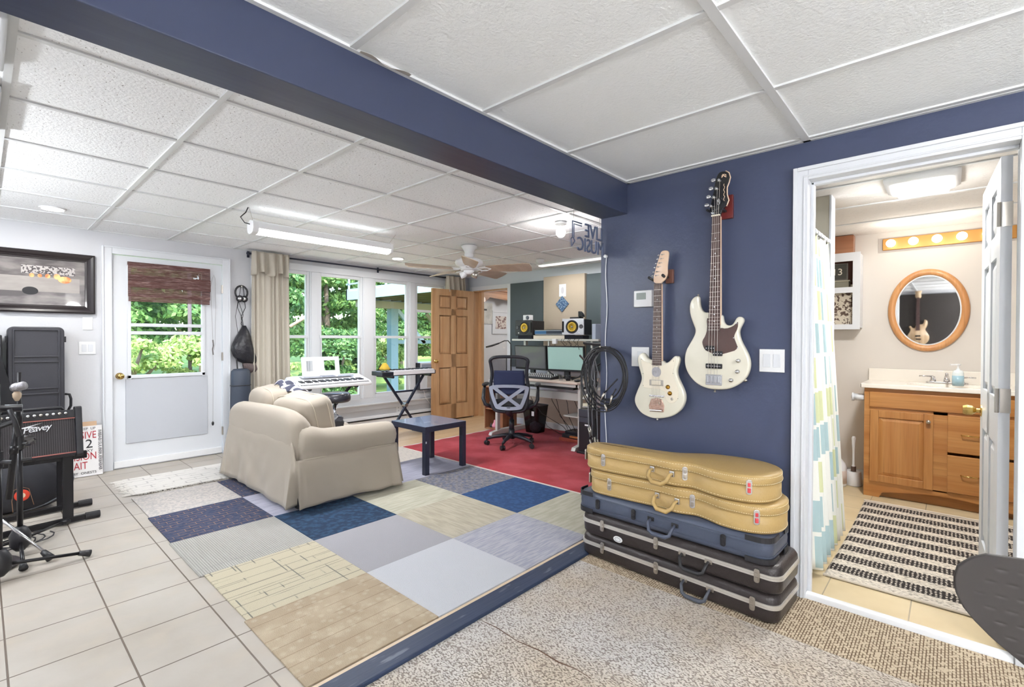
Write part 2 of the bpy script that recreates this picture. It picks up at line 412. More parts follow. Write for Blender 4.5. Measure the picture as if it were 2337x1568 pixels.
# ---- left outside door
D = sthing('door_1', (1.32, YW, 0))
c = MB().box(.775, .85, YW-.022, YW+.01, 0, 2.125).box(1.787, 1.862, YW-.022, YW+.01, 0, 2.125).box(.85, 1.787, YW-.022, YW+.01, 2.055, 2.125)
c.box(.775, .79, YW-.032, YW-.022, 0, 2.125).box(1.847, 1.862, YW-.032, YW-.022, 0, 2.125).box(.79, 1.847, YW-.032, YW-.022, 2.11, 2.125)
build(c, 'door_casing', m_white, D, bevel=.004)
sl = MB()
gx0, gx1 = .985, 1.60; gz0, gz1 = .895, 1.95
sl.box(.852, gx0, YW+.005, YW+.045, 0.001, 2.05).box(gx1, 1.785, YW+.005, YW+.045, 0.001, 2.05)
sl.box(gx0, gx1, YW+.005, YW+.045, .001, .24).box(gx0, gx1, YW+.005, YW+.045, gz1, 2.05).box(gx0, gx1, YW+.005, YW+.045, .86, gz0)
build(sl, 'door_slab', m_white, D)
build(B(.95, 1.645, YW-.004, YW+.02, .235, .862), 'lower_panel', mat('frosted_panel', (188, 191, 198), .35), D, bevel=.004)
build(MB().box(gx0-.02, gx0+.008, YW-.012, YW+.03, .86, gz1).box(gx1-.008, gx1+.02, YW-.012, YW+.03, .86, gz1).box(gx0, gx1, YW-.01, YW+.03, 1.370, 1.402).box(gx0, gx1, YW-.01, YW+.03, 1.292, 1.325).box(gx0-.02, gx1+.02, YW-.012, YW+.03, .865, .897), 'storm_sash', m_white, D, bevel=.003)
build(B(gx0, gx1, YW+.02, YW+.024, .89, gz1), 'window_pane', m_glass, D)
build(B(.86, 1.78, YW-.012, YW+.005, .012, .075), 'door_sweep', m_white2, D, bevel=.003)
kn = MB().lathe([(.032, 0), (.032, .006), (.014, .008), (.012, .03), (.024, .036), (.030, .048), (.028, .062), (.016, .070), (0, .071)], (.906, YW+.005, .893), (0, -1, 0))
build(kn, 'door_knob', m_brass, D, smooth=True)
for z in (1.79, 1.06, .25):
    build(MB().box(1.778, 1.792, YW-.016, YW-.002, z-.045, z+.045).cyl((1.786, YW-.018, z-.045), (1.786, YW-.018, z+.045), .006), 'hinge', m_nickel, D)
# bamboo shade
sh = thing('bamboo_shade', 'brown woven bamboo roman shade hung over the glass of the white outside door', 'window shade', (1.315, YW-.02, 1.6))
m_bam = mat('bamboo_weave', (96, 62, 58), .75, var=(1.6, (142, 116, 112), .5, .62, (9, 9, 120)))
add_speckle(m_bam, 1, .45, .75, (60, 38, 36), .8, (1.5, 1.5, 170))
def slats(x0, x1, y, z0, z1):
    m = MB(); n = int((z1-z0)/.008)
    for k in range(n):
        z = z0+(z1-z0)*k/n; m.box(x0, x1, y-.002-.001*(k % 2), y+.001, z, z+(z1-z0)/n*.86)
    return m
build(slats(.966, 1.663, YW-.035, 1.66, 1.99), 'shade_panel', m_bam, sh)
build(slats(.968, 1.655, YW-.045, 1.612, 1.70), 'folded_hem', m_bam, sh)
build(slats(.966, 1.663, YW-.05, 1.75, 1.87), 'valance', m_bam, sh)
build(B(.966, 1.663, YW-.03, YW-.008, 1.965, 1.995), 'head_rail', m_bam, sh)
cd = MB().tube([(1.668, YW-.03, 1.80), (1.685, YW-.03, 1.90), (1.70, YW-.03, 1.935), (1.712, YW-.03, 1.90), (1.716, YW-.03, 1.6), (1.71, YW-.03, 1.2), (1.700, YW-.03, 1.13), (1.685, YW-.03, 1.19)], .0018, 5)
cd.tube([(1.663, YW-.03, 1.95), (1.69, YW-.028, 1.22), (1.687, YW-.03, 1.12), (1.69, YW-.03, 1.0), (1.686, YW-.03, .36)], .002, 5)
build(cd, 'pull_cord', mat('grey_cord', (160, 158, 160), .7), sh)
build(MB().lathe([(.004, 0), (.010, .01), (.012, .03), (.004, .045)], (1.686, YW-.03, .32)), 'cord_weight', m_black, sh)
build(MB().tube([(1.687, YW-.034, 1.24), (1.692, YW-.036, 1.18), (1.684, YW-.034, 1.14), (1.69, YW-.034, 1.08)], .006, 6), 'cord_knot', mat('cord_knot', (110, 105, 105), .8), sh)

# ---- window bank
def window(n, x0, x1, extra=False, bottom=True, zt=2.045, zb=.49):
    Wd = sthing('window_%d' % n, ((x0+x1)/2, YW, zb))
    f = MB(); t = .045; y0, y1 = YW+.0, YW+.05
    f.box(x0-t, x0, y0, y1, zb-t, zt+t).box(x1, x1+t, y0, y1, zb-t, zt+t).box(x0, x1, y0, y1, zt, zt+t).box(x0, x1, y0, y1, zb-t, zb)
    f.box(x0-t-.012, x0-t+.01, y0-.015, y1, zb-t, zt+t).box(x1+t-.01, x1+t+.012, y0-.015, y1, zb-t, zt+t)
    build(f, 'window_frame', m_white, Wd, bevel=.003)
    s = MB()
    s.box(x0-.02, x1+.02, y0-.006, y1-.01, 1.262, 1.298)
    s.box(x0-.008, x0+.012, y0+.01, y1-.01, 1.28, zt).box(x1-.012, x1+.008, y0+.01, y1-.01, 1.28, zt)
    s.box(x0-.008, x0+.014, y0+.0, y1-.01, zb, 1.28).box(x1-.014, x1+.008, y0, y1-.01, zb, 1.28).box(x0, x1, y0, y1-.01, zb, zb+.02)
    if extra: s.box(x0-.02, x1+.02, y0-.006, y1-.01, 1.655, 1.69)
    build(s, 'window_sash', m_white, Wd, bevel=.002)
    build(B(x0, x1, YW+.03, YW+.034, zb, zt), 'window_pane', m_glass, Wd)
window(1, 2.24, 2.725); window(2, 2.905, 3.45); window(3, 3.685, 4.205); window(4, 4.39, 4.88, True)
# flat mullions and header
mb = MB()
for a, b in ((WX0-.1, 2.24-.05), (2.725+.05, 2.905-.05), (3.45+.05, 3.685-.05), (4.205+.05, 4.39-.05), (4.88+.05, 5.0)):
    mb.box(a, b, YW-.02, YW+.05, .449, 2.084)
mb.box(WX0-.1, 5.0, YW-.022, YW+.05, 2.085, 2.165).box(WX0-.1, 5.0, YW-.022, YW+.05, .37, .448)
struct('trim_4', mb, m_white, bevel=.003)
struct('trim_5', B(WX0-.12, 5.03, YW-.06, YW+.0, .352, .372).box(WX0-.1, 5.0, YW-.018, YW, .28, .352), m_white, bevel=.004)
# outside side of the window wall is plain; baseboard heater
ht = thing('baseboard_heater', 'long white baseboard heater with a dark slot running under the windows', 'heater', (3.6, YW-.03, 0))
build(MB().prism([(YW, 0.02), (YW-.055, .02), (YW-.06, .15), (YW-.045, .19), (YW, .20)], 2.0, 5.25, 'x'), 'heater_cover', m_white2, ht, bevel=.003)
build(B(2.02, 5.24, YW-.066, YW-.056, .148, .165), 'heater_slot', m_black, ht)
# curtain rod and curtains
rod = thing('curtain_rod', 'thin dark metal curtain rod running above the bank of windows', 'curtain rod', (3.6, YW-.09, 2.2))
build(MB().cyl((2.03, YW-.09, 2.205), (5.25, YW-.09, 2.205), .010), 'rod', m_navyleg, rod, smooth=True)
for x in (2.05, 3.72, 5.2):
    build(MB().box(x-.008, x+.008, YW-.1, YW-.001, 2.195, 2.215).box(x-.012, x+.012, YW-.012, YW-.001, 2.17, 2.24), 'bracket', m_navyleg, rod)
build(MB().ell((2.02, YW-.09, 2.205), (.018, .018, .018)), 'finial', m_navyleg, rod, smooth=True)
def curtain(label, x0, x1, zb, seed, valz):
    rnd = random.Random(seed); ph = rnd.random()*6
    t = thing('curtain', label, 'curtain', ((x0+x1)/2, YW-.09, zb), group='linen curtains on the rod')
    nf = (x1-x0)/.052
    def fn(u, v):
        x = x0+(x1-x0)*u; z = zb+(2.215-zb)*v
        a = (.020+.012*math.sin(u*9+ph))*(1-.55*v)
        sw = .10*(1-v)**2*(u-.3)*(x1-x0)
        return (x+sw+.008*math.sin(u*nf*6.3*.5+ph), YW-.09+a*math.sin(u*nf*2*PI+ph+.7*math.sin(u*11)), z)
    build(MB().grid(fn, 150, 24), 'curtain_panel', m_curtain, t, smooth=True, solid=.003)
    def fv_(u, v):
        x = x0-.005+(x1-x0+.01)*u; z = valz+(2.235-valz)*v-.022*(1-v)*math.sin(u*13+ph)
        a = .012+.026*(1-v)
        return (x, YW-.125+a*math.sin(u*nf*2*PI*.62+ph+1.3*math.sin(u*7)), z)
    build(MB().grid(fv_, 140, 10), 'curtain_valance', m_curtain, t, smooth=True, solid=.003)
curtain('long cream curtain beside the outside door at the left of the windows', 2.055, 2.46, .28, 3, 1.985)
curtain('cream curtain in the far corner behind the open pine door', 4.86, 5.22, .40, 8, 2.0)

# ---- doorway in the desk wall with the open pine door
D = sthing('door_2', (XD, 5.37, 0))
c = MB().box(XD-.02, XD-.0005, DY0-.065, DY0, 0, 2.095).box(XD-.02, XD-.0005, DY1, DY1+.065, 0, 2.095).box(XD-.02, XD-.0005, DY0, DY1, 2.03, 2.095)
build(c, 'door_casing', m_white, D, bevel=.004)
build(B(XD+.0, XD+.14, DY1-.02, DY1+.02, 0, 2.05).box(XD+.0, XD+.14, DY0, DY1, 2.015, 2.05).box(XD+.10, XD+.16, DY1-.09, DY1, 0, 2.05), 'door_jamb', m_pine, D, bevel=.002)
def six_panel(parent, w, h, t, m, name='door_slab', flip=1):
    """slab in local x 0..w, y 0..t, z 0..h with raised panels on both faces, parts get local coords"""
    s = MB(); st = w*.16; mid = w*.12
    rows = [(.11*h, .43*h), (.50*h, .80*h), (.845*h, .945*h)]
    rows = [(.115*h, .40*h), (.50*h, .80*h), (.85*h, .95*h)]
    xs = [(st, w/2-mid/2), (w/2+mid/2, w-st)]
    s.box(0, st, 0, t, 0, h).box(w-st, w, 0, t, 0, h).box(w/2-mid/2, w/2+mid/2, 0, t, 0, h)
    z = 0
    for a, b in rows+[(h, h)]:
        s.box(st, w-st, 0, t, z, a); z = b
    build(s, name, m, parent, world=False)
    for a, b in rows:
        for x0, x1 in xs:
            p = MB()
            for sg, yf in ((1, 0), (-1, t)):
                y1 = yf+sg*.010; y2 = yf+sg*.003; k = .022
                ring = lambda x0, x1, z0, z1, y: [(x0, y, z0), (x1, y, z0), (x1, y, z1), (x0, y, z1)]
                p.loft([ring(x0, x1, a, b, y1), ring(x0+k, x1-k, a+k, b-k, y1), ring(x0+k*1.9, x1-k*1.9, a+k*1.9, b-k*1.9, y2)])
            build(p, 'door_panel', m, parent, world=False)
pd = link(bpy.data.objects.new('door_leaf', None)); pd.parent = D
ang = math.radians(176)
lm = Matrix.Translation((XD-.03, 5.745, .02)) @ Matrix.Rotation(ang, 4, 'Z')
pd.matrix_local = WM['door_2'].inverted() @ lm; WM[pd.name] = lm
six_panel(pd, .80, 2.0, .035, m_pine)
kb = MB().lathe([(.026, 0), (.026, .004), (.010, .006), (.010, .02), (.022, .028), (.027, .042), (.020, .055), (0, .057)], (.745, .035, .90), (0, 1, 0))
build(kb, 'door_knob', m_brass, pd, world=False, smooth=True)
# hall beyond
struct('wall_hall', B(XD+.12, 9.0, 6.6, 6.7, 0, 2.4), m_white)
struct('wall_hall', B(9.0, 9.1, 4.0, 6.7, 0, 2.4), m_white)
struct('wall_hall', B(XD+.12, 9.0, 4.3, 4.4, 0, 2.4), m_white)
struct('wall_hall', B(XD+.1, XD+.12, YW, 6.7, 0, 2.4).box(XD+.1, XD+.12, 4.3, DY0, 0, 2.4), m_white)
struct('ceiling', B(XD+.1, 9.0, 4.3, 6.7, 2.25, 2.35), m_white)
struct('baseboard_hall', B(XD+.12, 9.0, 6.58, 6.6, 0, .1), m_pine)
fx = thing('hall_ceiling_lamp', 'round white lamp on the ceiling of the hall behind the pine door', 'ceiling lamp', (6.9, 5.4, 2.25))
build(MB().lathe([(0, -.05), (.10, -.045), (.13, -.02), (.13, 0)], (6.9, 5.4, 2.25)), 'lamp_shade', m_tube, fx, smooth=True)
point('hall_light', (6.9, 5.4, 2.05), 13*L_CEIL, .1, (1, .95, .88), fx)
vl = thing('wooden_valance', 'scalloped brown wooden valance across the top of the hall', 'valance', (6.6, 6.3, 1.98))
m_brn = wood('rustic_board', (176, 136, 108), (120, 80, 58), 0, .5)
build(MB().prism([(6.0, 2.14), (7.3, 2.14), (7.3, 1.95), (6.95, 1.98), (6.86, 1.92), (6.78, 1.99), (6.3, 2.02), (6.18, 1.93), (6.0, 1.93)], 6.27, 6.30, 'y'), 'valance_board', m_brn, vl)
build(B(6.0, 7.3, 6.2, 6.598, 2.14, 2.17), 'valance_shelf', m_brn, vl)
def picture(name, label, c, w, h, axis, fr, m_fr, m_img, depth=.025, mat_w=0):
    """flat framed picture; axis 'y' hangs on a wall facing -y, 'x' on a wall facing -x"""
    t = thing(name, label, 'picture', (c[0], c[1], c[2]-h/2))
    def R(u0, u1, z0, z1, d0, d1):
        return (c[0]+u0, c[0]+u1, c[1]-d1, c[1]-d0, c[2]+z0, c[2]+z1) if axis == 'y' else (c[0]-d1, c[0]-d0, c[1]+u0, c[1]+u1, c[2]+z0, c[2]+z1)
    f = MB()
    if fr > 0:
        f.box(*R(-w/2, -w/2+fr, -h/2, h/2, .001, depth)).box(*R(w/2-fr, w/2, -h/2, h/2, .001, depth))
        f.box(*R(-w/2+fr, w/2-fr, -h/2, -h/2+fr, .001, depth)).box(*R(-w/2+fr, w/2-fr, h/2-fr, h/2, .001, depth))
        build(f, 'picture_frame', m_fr, t, bevel=.003)
    if mat_w: build(MB().box(*R(-w/2+fr, w/2-fr, -h/2+fr, h/2-fr, .001, .008)), 'mat_board', m_white, t)
    k = fr+mat_w
    build(MB().box(*R(-w/2+k, w/2-k, -h/2+k, h/2-k, .001, .010 if fr else depth)), 'print', m_img, t)
    return t, R
m_pr1 = mat('pale_print', (206, 205, 200), .6, var=(4, (176, 176, 172), .45, .6))
t, R = picture('canvas_print', 'pale grey canvas print on the hall wall, left of the framed print', (6.45, 6.6, 1.745), .44, .40, 'y', 0, None, m_pr1)
build(MB().box(*R(-.06, .07, .05, .085, .02, .027)), 'print_lettering', mat('dark_lettering', (90, 90, 92), .6), t)
m_pr2 = mat('tree_print', (214, 206, 200), .6); add_speckle(m_pr2, 22, .5, .6, (110, 70, 74), .9)
picture('framed_print', 'framed print of a reddish tree on the hall wall, right of the canvas', (6.93, 6.6, 1.58), .50, .45, 'y', .03, m_white, m_pr2, mat_w=.07)
sw = m_white2
def switch(label, c, w, h, axis, n, name='light_switch', out=-1):
    t = thing(name, label, 'light switch' if name == 'light_switch' else 'wall outlet', (c[0], c[1], c[2]-h/2))
    def R(u0, u1, z0, z1, d0, d1):
        return (c[0]+u0, c[0]+u1, c[1]-d1, c[1]-d0, c[2]+z0, c[2]+z1) if axis == 'y' else (c[0]-d1, c[0]-d0, c[1]+u0, c[1]+u1, c[2]+z0, c[2]+z1)
    build(MB().box(*R(-w/2, w/2, -h/2, h/2, .0005, .007)), 'cover_plate', m_white2, t, bevel=.002)
    for i in range(n):
        u = (i-(n-1)/2)*.046
        if name == 'light_switch':
            build(MB().box(*R(u-.0165, u+.0165, -.033, .033, .006, .010)), 'rocker', m_white, t, bevel=.0012)
        else:
            for dz in (-.02, .02):
                build(MB().box(*R(u-.016, u+.016, dz-.013, dz+.013, .006, .009)), 'socket', m_white, t, bevel=.004)
                build(MB().box(*R(u-.007, u-.004, dz-.005, dz+.006, .008, .0095)).box(*R(u+.004, u+.007, dz-.005, dz+.006, .008, .0095)), 'slot', m_black, t)
    return t
switch('single white rocker switch just under the corner of the black picture frame', (.675, YW, 1.39), .070, .115, 'y', 1)
switch('double white rocker switch on the grey wall left of the outside door', (.672, YW, 1.165), .118, .115, 'y', 2)
switch('white double rocker switch on the navy wall beside the bathroom door', (XB, .675, 1.155), .116, .116, 'x', 2)
switch('white dimmer switch plate on the navy wall half behind the small guitar', (XB, 1.40, 1.155), .115, .118, 'x', 1)
switch('small white switch on the hall wall under the framed print', (7.02, 6.6, 1.13), .075, .12, 'y', 1)
switch('white outlet plate on the hall wall under the canvas print', (6.42, 6.6, 1.13), .12, .12, 'y', 2, 'wall_outlet')
switch('white outlet under the windows beside the keyboard stand', (4.06, YW, .245), .07, .11, 'y', 1, 'wall_outlet')
switch('white outlet low on the wall beneath the desk', (XD, 3.98, .62), .12, .11, 'x', 2, 'wall_outlet')
th = thing('thermostat', 'small white thermostat with a grey screen on the navy wall', 'thermostat', (XB, 1.375, 1.455))
build(B(XB-.028, XB-.001, 1.315, 1.435, 1.455, 1.555), 'housing', m_white2, th, bevel=.006)
build(B(XB-.030, XB-.027, 1.355, 1.415, 1.50, 1.54), 'screen', mat('lcd_screen', (120, 128, 122), .3), th)

# ---- bathroom shell
BY0, BY1 = -.19, .52     # opening
D = sthing('door_3', (XB, .165, 0))
c = MB(); X0 = XB-.018
for a, b in ((BY1, BY1+.062), (BY0-.062, BY0)):
    c.box(X0, XB+.002, a, b, 0, 2.095)
c.box(X0, XB+.002, BY0, BY1, 2.033, 2.095)
c.box(X0-.01, X0, BY1+.044, BY1+.062, 0, 2.095).box(X0-.01, X0, BY0-.062, BY0-.044, 0, 2.095).box(X0-.01, X0, BY0-.044, BY1+.044, 2.077, 2.095)
c.box(X0-.005, X0, BY1+.012, BY1+.02, 0, 2.045).box(X0-.005, X0, BY0-.02, BY1+.02, 2.045, 2.053)
build(c, 'door_casing', m_white, D, bevel=.003)
build(MB().box(XB, 2.83, BY1-.0, BY1+.06, 0, 2.09).box(XB, 2.83, BY0-.06, BY0, 0, 2.09).box(XB, 2.83, BY0, BY1, 2.033, 2.09).box(XB+.05, XB+.085, BY1-.014, BY1+.001, 0, 2.033).box(XB+.05, XB+.085, BY0, BY1, 2.02, 2.034), 'door_jamb', m_white, D, bevel=.003)
lf = link(bpy.data.objects.new('door_leaf', None)); lf.parent = D
lm = Matrix.Translation((2.85, -.178, .012)) @ Matrix.Rotation(math.radians(2.5), 4, 'Z')
lf.matrix_local = WM['door_3'].inverted() @ lm; WM[lf.name] = lm
six_panel(lf, .70, 2.01, .035, m_white)
kb = MB().lathe([(.030, 0), (.030, .004), (.012, .008), (.012, .02), (.024, .035), (.028, .055), (.022, .072), (0, .074)], (.640, .035, .885), (0, 1, 0), 10)
build(kb, 'door_knob', m_brass, lf, world=False, smooth=False)
for z in (1.77, 1.00, .25):
    build(MB().box(-.004, .000, -.002, .030, z-.05, z+.05).cyl((-.008, .040, z-.05), (-.008, .040, z+.05), .007, n=12), 'hinge', m_nickel, lf, world=False)
struct('trim_6', MB().prism([(XB-.012, 0), (XB+.05, 0), (XB+.05, .018), (XB+.03, .03), (XB, .028), (XB-.012, .01)], BY0, BY1, 'y'), m_white2, bevel=.004)
m_bceil = mat('bath_ceiling', (226, 222, 218), .9, bump=(50, .004))
add_speckle(m_bceil, 80, .6, .7, (200, 196, 190), .4)
struct('ceiling', B(2.83, 5.46, -1.0, 1.59, 2.205, 2.26), m_bceil)
g = MB()
for x in (3.55, 4.16, 4.77, 5.38): g.box(x-.012, x+.012, -1, 1.59, 2.198, 2.207)
struct('ceiling_grid', g, m_grid)
struct('wall_vanity', B(5.36, 5.46, -1.0, 1.59, 0, 2.3), m_bath)
struct('wall_bath', B(2.83, 5.36, -1.06, -1.0, 0, 2.3).box(2.83, 5.36, 1.585, 1.595, 0, 2.205), m_bath)
struct('wall_stub', B(3.74, 3.84, .60, 1.585, 0, 2.205), mat('stub_wall', (214, 208, 190), .7))
struct('trim_7', B(3.73, 3.86, .588, .60, 0, 2.205), m_white)
struct('baseboard_bath', B(5.345, 5.36, .56, 1.585, 0, .09), m_white, bevel=.003)
# ============================================================ FLOOR COVERINGS
def ct(name, rgb, **k):
    return mat(name, rgb, .95, bump=(260, .003), **k)
m_c = {}
m_c['tan'] = ct('tan_carpet', (164, 148, 126), var=(5, (180, 166, 144), .45, .66)); add_lines(m_c['tan'], 3, .075, .0022, (120, 100, 80), 0, (0, .02, 0), mix=.55, breakup=(4, .34)); add_speckle(m_c['tan'], 24, .40, .20, (202, 192, 172), .24, (1, 1, 1), 'vor'); add_speckle(m_c['tan'], 26, .60, .68, (226, 216, 196), .6, (1, 1, 1), 'vor') if False else None
m_c['squig'] = ct('lined_carpet', (184, 176, 154)); add_lines(m_c['squig'], 60, .088, .0020, (104, 100, 94), 0, (0, .01, 0), mix=.85, breakup=(2.6, .34)); add_lines(m_c['squig'], 60, .067, .0020, (104, 100, 94), 0, (0, .045, 0), mix=.85, breakup=(4.1, .47)); add_lines(m_c['squig'], .105, 60, .0030, (98, 98, 96), 0, (.02, 0, 0), mix=.85, breakup=(6.3, .50)); add_lines(m_c['squig'], .172, 60, .0030, (98, 98, 96), 0, (.09, 0, 0), mix=.85, breakup=(5.1, .53))
m_c['rib'] = ct('ribbed_grey_carpet', (166, 165, 160)); add_lines(m_c['rib'], .012, 3, .003, (150, 148, 146), 0, smooth=1, bumpd=.002)
m_c['navylines'] = ct('navy_orange_carpet', (44, 54, 82), var=(40, (64, 70, 92), .4, .6)); add_lines(m_c['navylines'], .085, .047, .0022, (150, 116, 88), .43, mix=.75, breakup=(13, .40))
m_c['grey'] = ct('mid_grey_carpet', (166, 162, 160), var=(60, (186, 180, 174), .45, .55))
m_c['white'] = ct('pale_grey_carpet', (186, 188, 194))
m_c['lav'] = ct('lavender_grey_carpet', (154, 153, 158))
m_c['lavb'] = ct('brushed_lavender_carpet', (150, 152, 166), var=(9, (172, 172, 180), .4, .6, (1, 9, 1)))
m_c['lavl'] = ct('pale_lavender_carpet', (172, 172, 188), var=(6, (158, 158, 174), .4, .6, (1, 8, 1)))
m_c['beige'] = ct('beige_carpet', (178, 171, 154), var=(6, (162, 155, 138), .4, .6, (9, 1, 1)))
m_c['beige2'] = ct('pale_beige_carpet', (182, 180, 164), var=(6, (168, 165, 148), .4, .6, (1, 6, 1)))
m_c['blue'] = ct('blue_carpet', (36, 66, 108), var=(30, (46, 80, 124), .45, .6))
m_c['dblue'] = ct('dark_teal_blue_carpet', (24, 46, 72), var=(26, (40, 70, 100), .45, .62))
m_c['slate'] = ct('slate_lined_carpet', (92, 96, 114), var=(30, (120, 122, 136), .4, .6)); add_lines(m_c['slate'], .06, .033, .0028, (160, 148, 124), .4, mix=.75, breakup=(18, .42))
m_c['patt'] = ct('pale_patterned_carpet', (196, 188, 180)); add_lines(m_c['patt'], .08, .045, .003, (150, 146, 150), .4, mix=.7, breakup=(15, .4))
tiles = {
 (0, 0): ('tan', 'tan carpet tile with thin dark lines beside the navy threshold'),
 (1, 0): ('white', 'plain very pale grey carpet tile beside the threshold'),
 (2, 0): ('lavb', 'brushed lavender grey carpet tile beside the threshold near the guitar cases'),
 (3, 0): ('beige2', 'pale beige carpet tile half behind the stacked guitar cases'),
 (0, 1): ('squig', 'cream carpet tile with dark broken lines along the stone floor'),
 (1, 1): ('lav', 'plain mid grey carpet tile between the lined cream tile and the beige tile'),
 (2, 1): ('beige', 'streaky beige carpet tile in front of the bright blue tile'),
 (3, 1): ('blue', 'bright blue carpet tile at the edge of the red rug'),
 (0, 2): ('rib', 'finely ribbed grey carpet tile between the navy lined and cream lined tiles'),
 (1, 2): ('dblue', 'dark teal blue carpet tile at the near corner of the loveseat'),
 (2, 2): ('beige2', 'pale green beige carpet tile under the loveseat front corner'),
 (3, 2): ('slate', 'slate carpet tile with small gold lines in front of the coffee table'),
 (0, 3): ('navylines', 'navy carpet tile with orange broken lines left of the loveseat'),
 (1, 3): ('lavl', 'streaky pale grey carpet tile under the back of the loveseat'),
 (2, 3): ('lavl', 'pale lavender carpet tile showing between loveseat and coffee table'),
 (3, 3): ('lavl', 'pale lavender carpet tile under the coffee table'),
 (0, 4): ('grey', 'flecked grey carpet tile in front of the white fringed mat'),
 (1, 4): ('navylines', 'navy lined carpet tile mostly hidden behind the loveseat'),
 (3, 4): ('patt', 'pale patterned carpet tile behind the coffee table at the rug corner')}
cx0, cy0, cp = .785, 1.706, .6065
for (i, j), (k, lab) in tiles.items():
    x0 = cx0+i*cp; y0 = cy0+j*cp; ox = .012*math.sin(j*2.1) if i == 0 else 0
    x1 = x0+cp-.0015
    if i == 3: x1 = 3.28
    o = build(B(x0+ox, x1, y0, y0+cp-.0015, 0.0005, .007), 'carpet_tile', m_c[k]); tag(o, lab, 'carpet tile', 'square carpet tiles on the floor')
tag(build(B(2.28, 2.62, 3.17, 3.34, .0072, .0085), 'carpet_offcut', m_c['patt']), 'small pale patterned carpet offcut lying beside the loveseat skirt', 'carpet tile') if False else None
# white fringed mat
rg = thing('fringed_mat', 'white shaggy mat with grey broken lines and fringed ends behind the loveseat', 'rug', (1.2, 5.09, 0))
m_mat = mat('shaggy_white', (216, 212, 206), .95, bump=(160, .008)); add_lines(m_mat, .16, .075, .006, (170, 166, 162), .43, mix=.7, breakup=(9, .45))
build(B(.84, 1.75, 4.80, 5.38, .0075, .014), 'woven_panel', m_mat, rg)
fr = MB(); rnd = random.Random(5)
for k in range(95):
    y = 4.81+.56*k/94; l = .06+rnd.random()*.04; a = rnd.uniform(-.03, .03)
    fr.tube([(.845, y, .011), (.845-l*.5, y+a*.5, .009), (.845-l, y+a, .006)], [.0026, .0022, .001], 4)
for k in range(110):
    x = .85+.88*k/109; l = .02+rnd.random()*.03; a = rnd.uniform(-.02, .02)
    fr.tube([(x, 4.802, .011), (x+a, 4.80-l, .009)], [.0026, .001], 4)
o = build(fr, 'fringe', m_mat, rg); o['kind'] = 'stuff'
# red rug
rr = thing('red_rug', 'large red pile rug under the desk and the office chair', 'rug', (4.3, 3.2, 0))
def rugf(u, v):
    x = 3.265+u*2.09; y = 1.75+v*2.96
    e = min(u, 1-u, v, 1-v)
    return (x, y, .0075+.011*min(1, e*40)+.0012*math.sin(x*23)*math.sin(y*19))
build(MB().grid(rugf, 110, 140), 'pile', m_redrug, rr, smooth=True)
build(B(3.262, 5.36, 1.745, 4.715, .0072, .011), 'backing', mat('rug_backing', (205, 196, 190), .9), rr)

# ============================================================ CEILING THINGS
fl = thing('hanging_fluorescent_light', 'long lit fluorescent lamp with white end caps hung below the ceiling by chains', 'ceiling lamp', (2.0, 3.93, 2.19))
build(MB().prism([(3.87, 2.09), (3.99, 2.09), (3.985, 2.135), (3.95, 2.15), (3.91, 2.15), (3.875, 2.135)], 1.405, 2.605, 'x'), 'housing', m_white2, fl, bevel=.004)
build(MB().prism([(3.875, 2.092), (3.885, 2.065), (3.91, 2.052), (3.95, 2.052), (3.975, 2.065), (3.985, 2.092)], 1.425, 2.585, 'x'), 'diffuser', m_tube, fl)
for x0, x1 in ((1.38, 1.425), (2.585, 2.612)):
    build(MB().prism([(3.868, 2.09), (3.88, 2.06), (3.91, 2.048), (3.95, 2.048), (3.98, 2.06), (3.992, 2.09), (3.985, 2.14), (3.93, 2.155), (3.875, 2.14)], x0, x1, 'x'), 'end_cap', m_white2, fl, bevel=.004)
build(MB().tube([(1.385, 3.93, 2.12), (1.35, 3.95, 2.13), (1.325, 3.96, 2.17), (1.36, 3.955, 2.21), (1.375, 3.95, 2.25)], .004, 6), 'power_cord', m_black, fl)
ch = MB().tube([(1.40, 3.93, 2.155), (1.375, 3.935, 2.25)], .0015, 5).tube([(2.60, 3.93, 2.155), (2.68, 3.94, 2.25)], .0015, 5).tube([(1.40, 3.93, 2.17)]+[(1.40+1.2*k/12, 3.94, 2.165-.008*math.sin(PI*k/12)) for k in range(1, 12)]+[(2.60, 3.93, 2.155)], .0012, 4)
build(ch, 'hanging_chain', m_nickel, fl)
area('fluorescent_light', (2.0, 3.93, 2.045), (0, 0, 0), 1.15, .09, 22*L_CEIL, (.97, .985, 1), fl)
area('fluorescent_uplight', (2.0, 3.93, 2.165), (PI, 0, 0), 1.15, .06, .3*L_CEIL, (.97, .985, 1), fl)
def recessed(name, lab, x, y, z, p):
    t = thing('recessed_light', lab, 'recessed light', (x, y, z), group=None)
    build(MB().lathe([(.062, .0), (.076, -.001), (.080, .004), (.080, .008), (.060, .008)], (x, y, z)), 'trim_ring', m_white2, t, smooth=True)
    build(MB().cyl((x, y, z-.004), (x, y, z-.0005), .064, n=32), 'lens', m_spot, t)
    area('recessed_lamp', (x, y, z-.012), (0, 0, 0), .12, .12, p, (1, .97, .92), t)
recessed('r', 'recessed light above the black framed picture', .388, 5.13, ZL-.002, 7*L_CEIL)
recessed('r', 'recessed light above the windows beyond the hanging fluorescent lamp', 3.50, 5.10, ZL-.002, 7*L_CEIL)
GX_, GY_ = 3.33, 2.47
fx = thing('globe_bulb_light', 'bare bright globe bulb under the ceiling beside the hanging music sign', 'ceiling lamp', (GX_, GY_, ZL))
build(MB().lathe([(0, 0), (.05, 0), (.05, -.015), (.022, -.02), (.022, -.045)], (GX_, GY_, ZL)), 'lamp_holder', m_white2, fx, smooth=True)
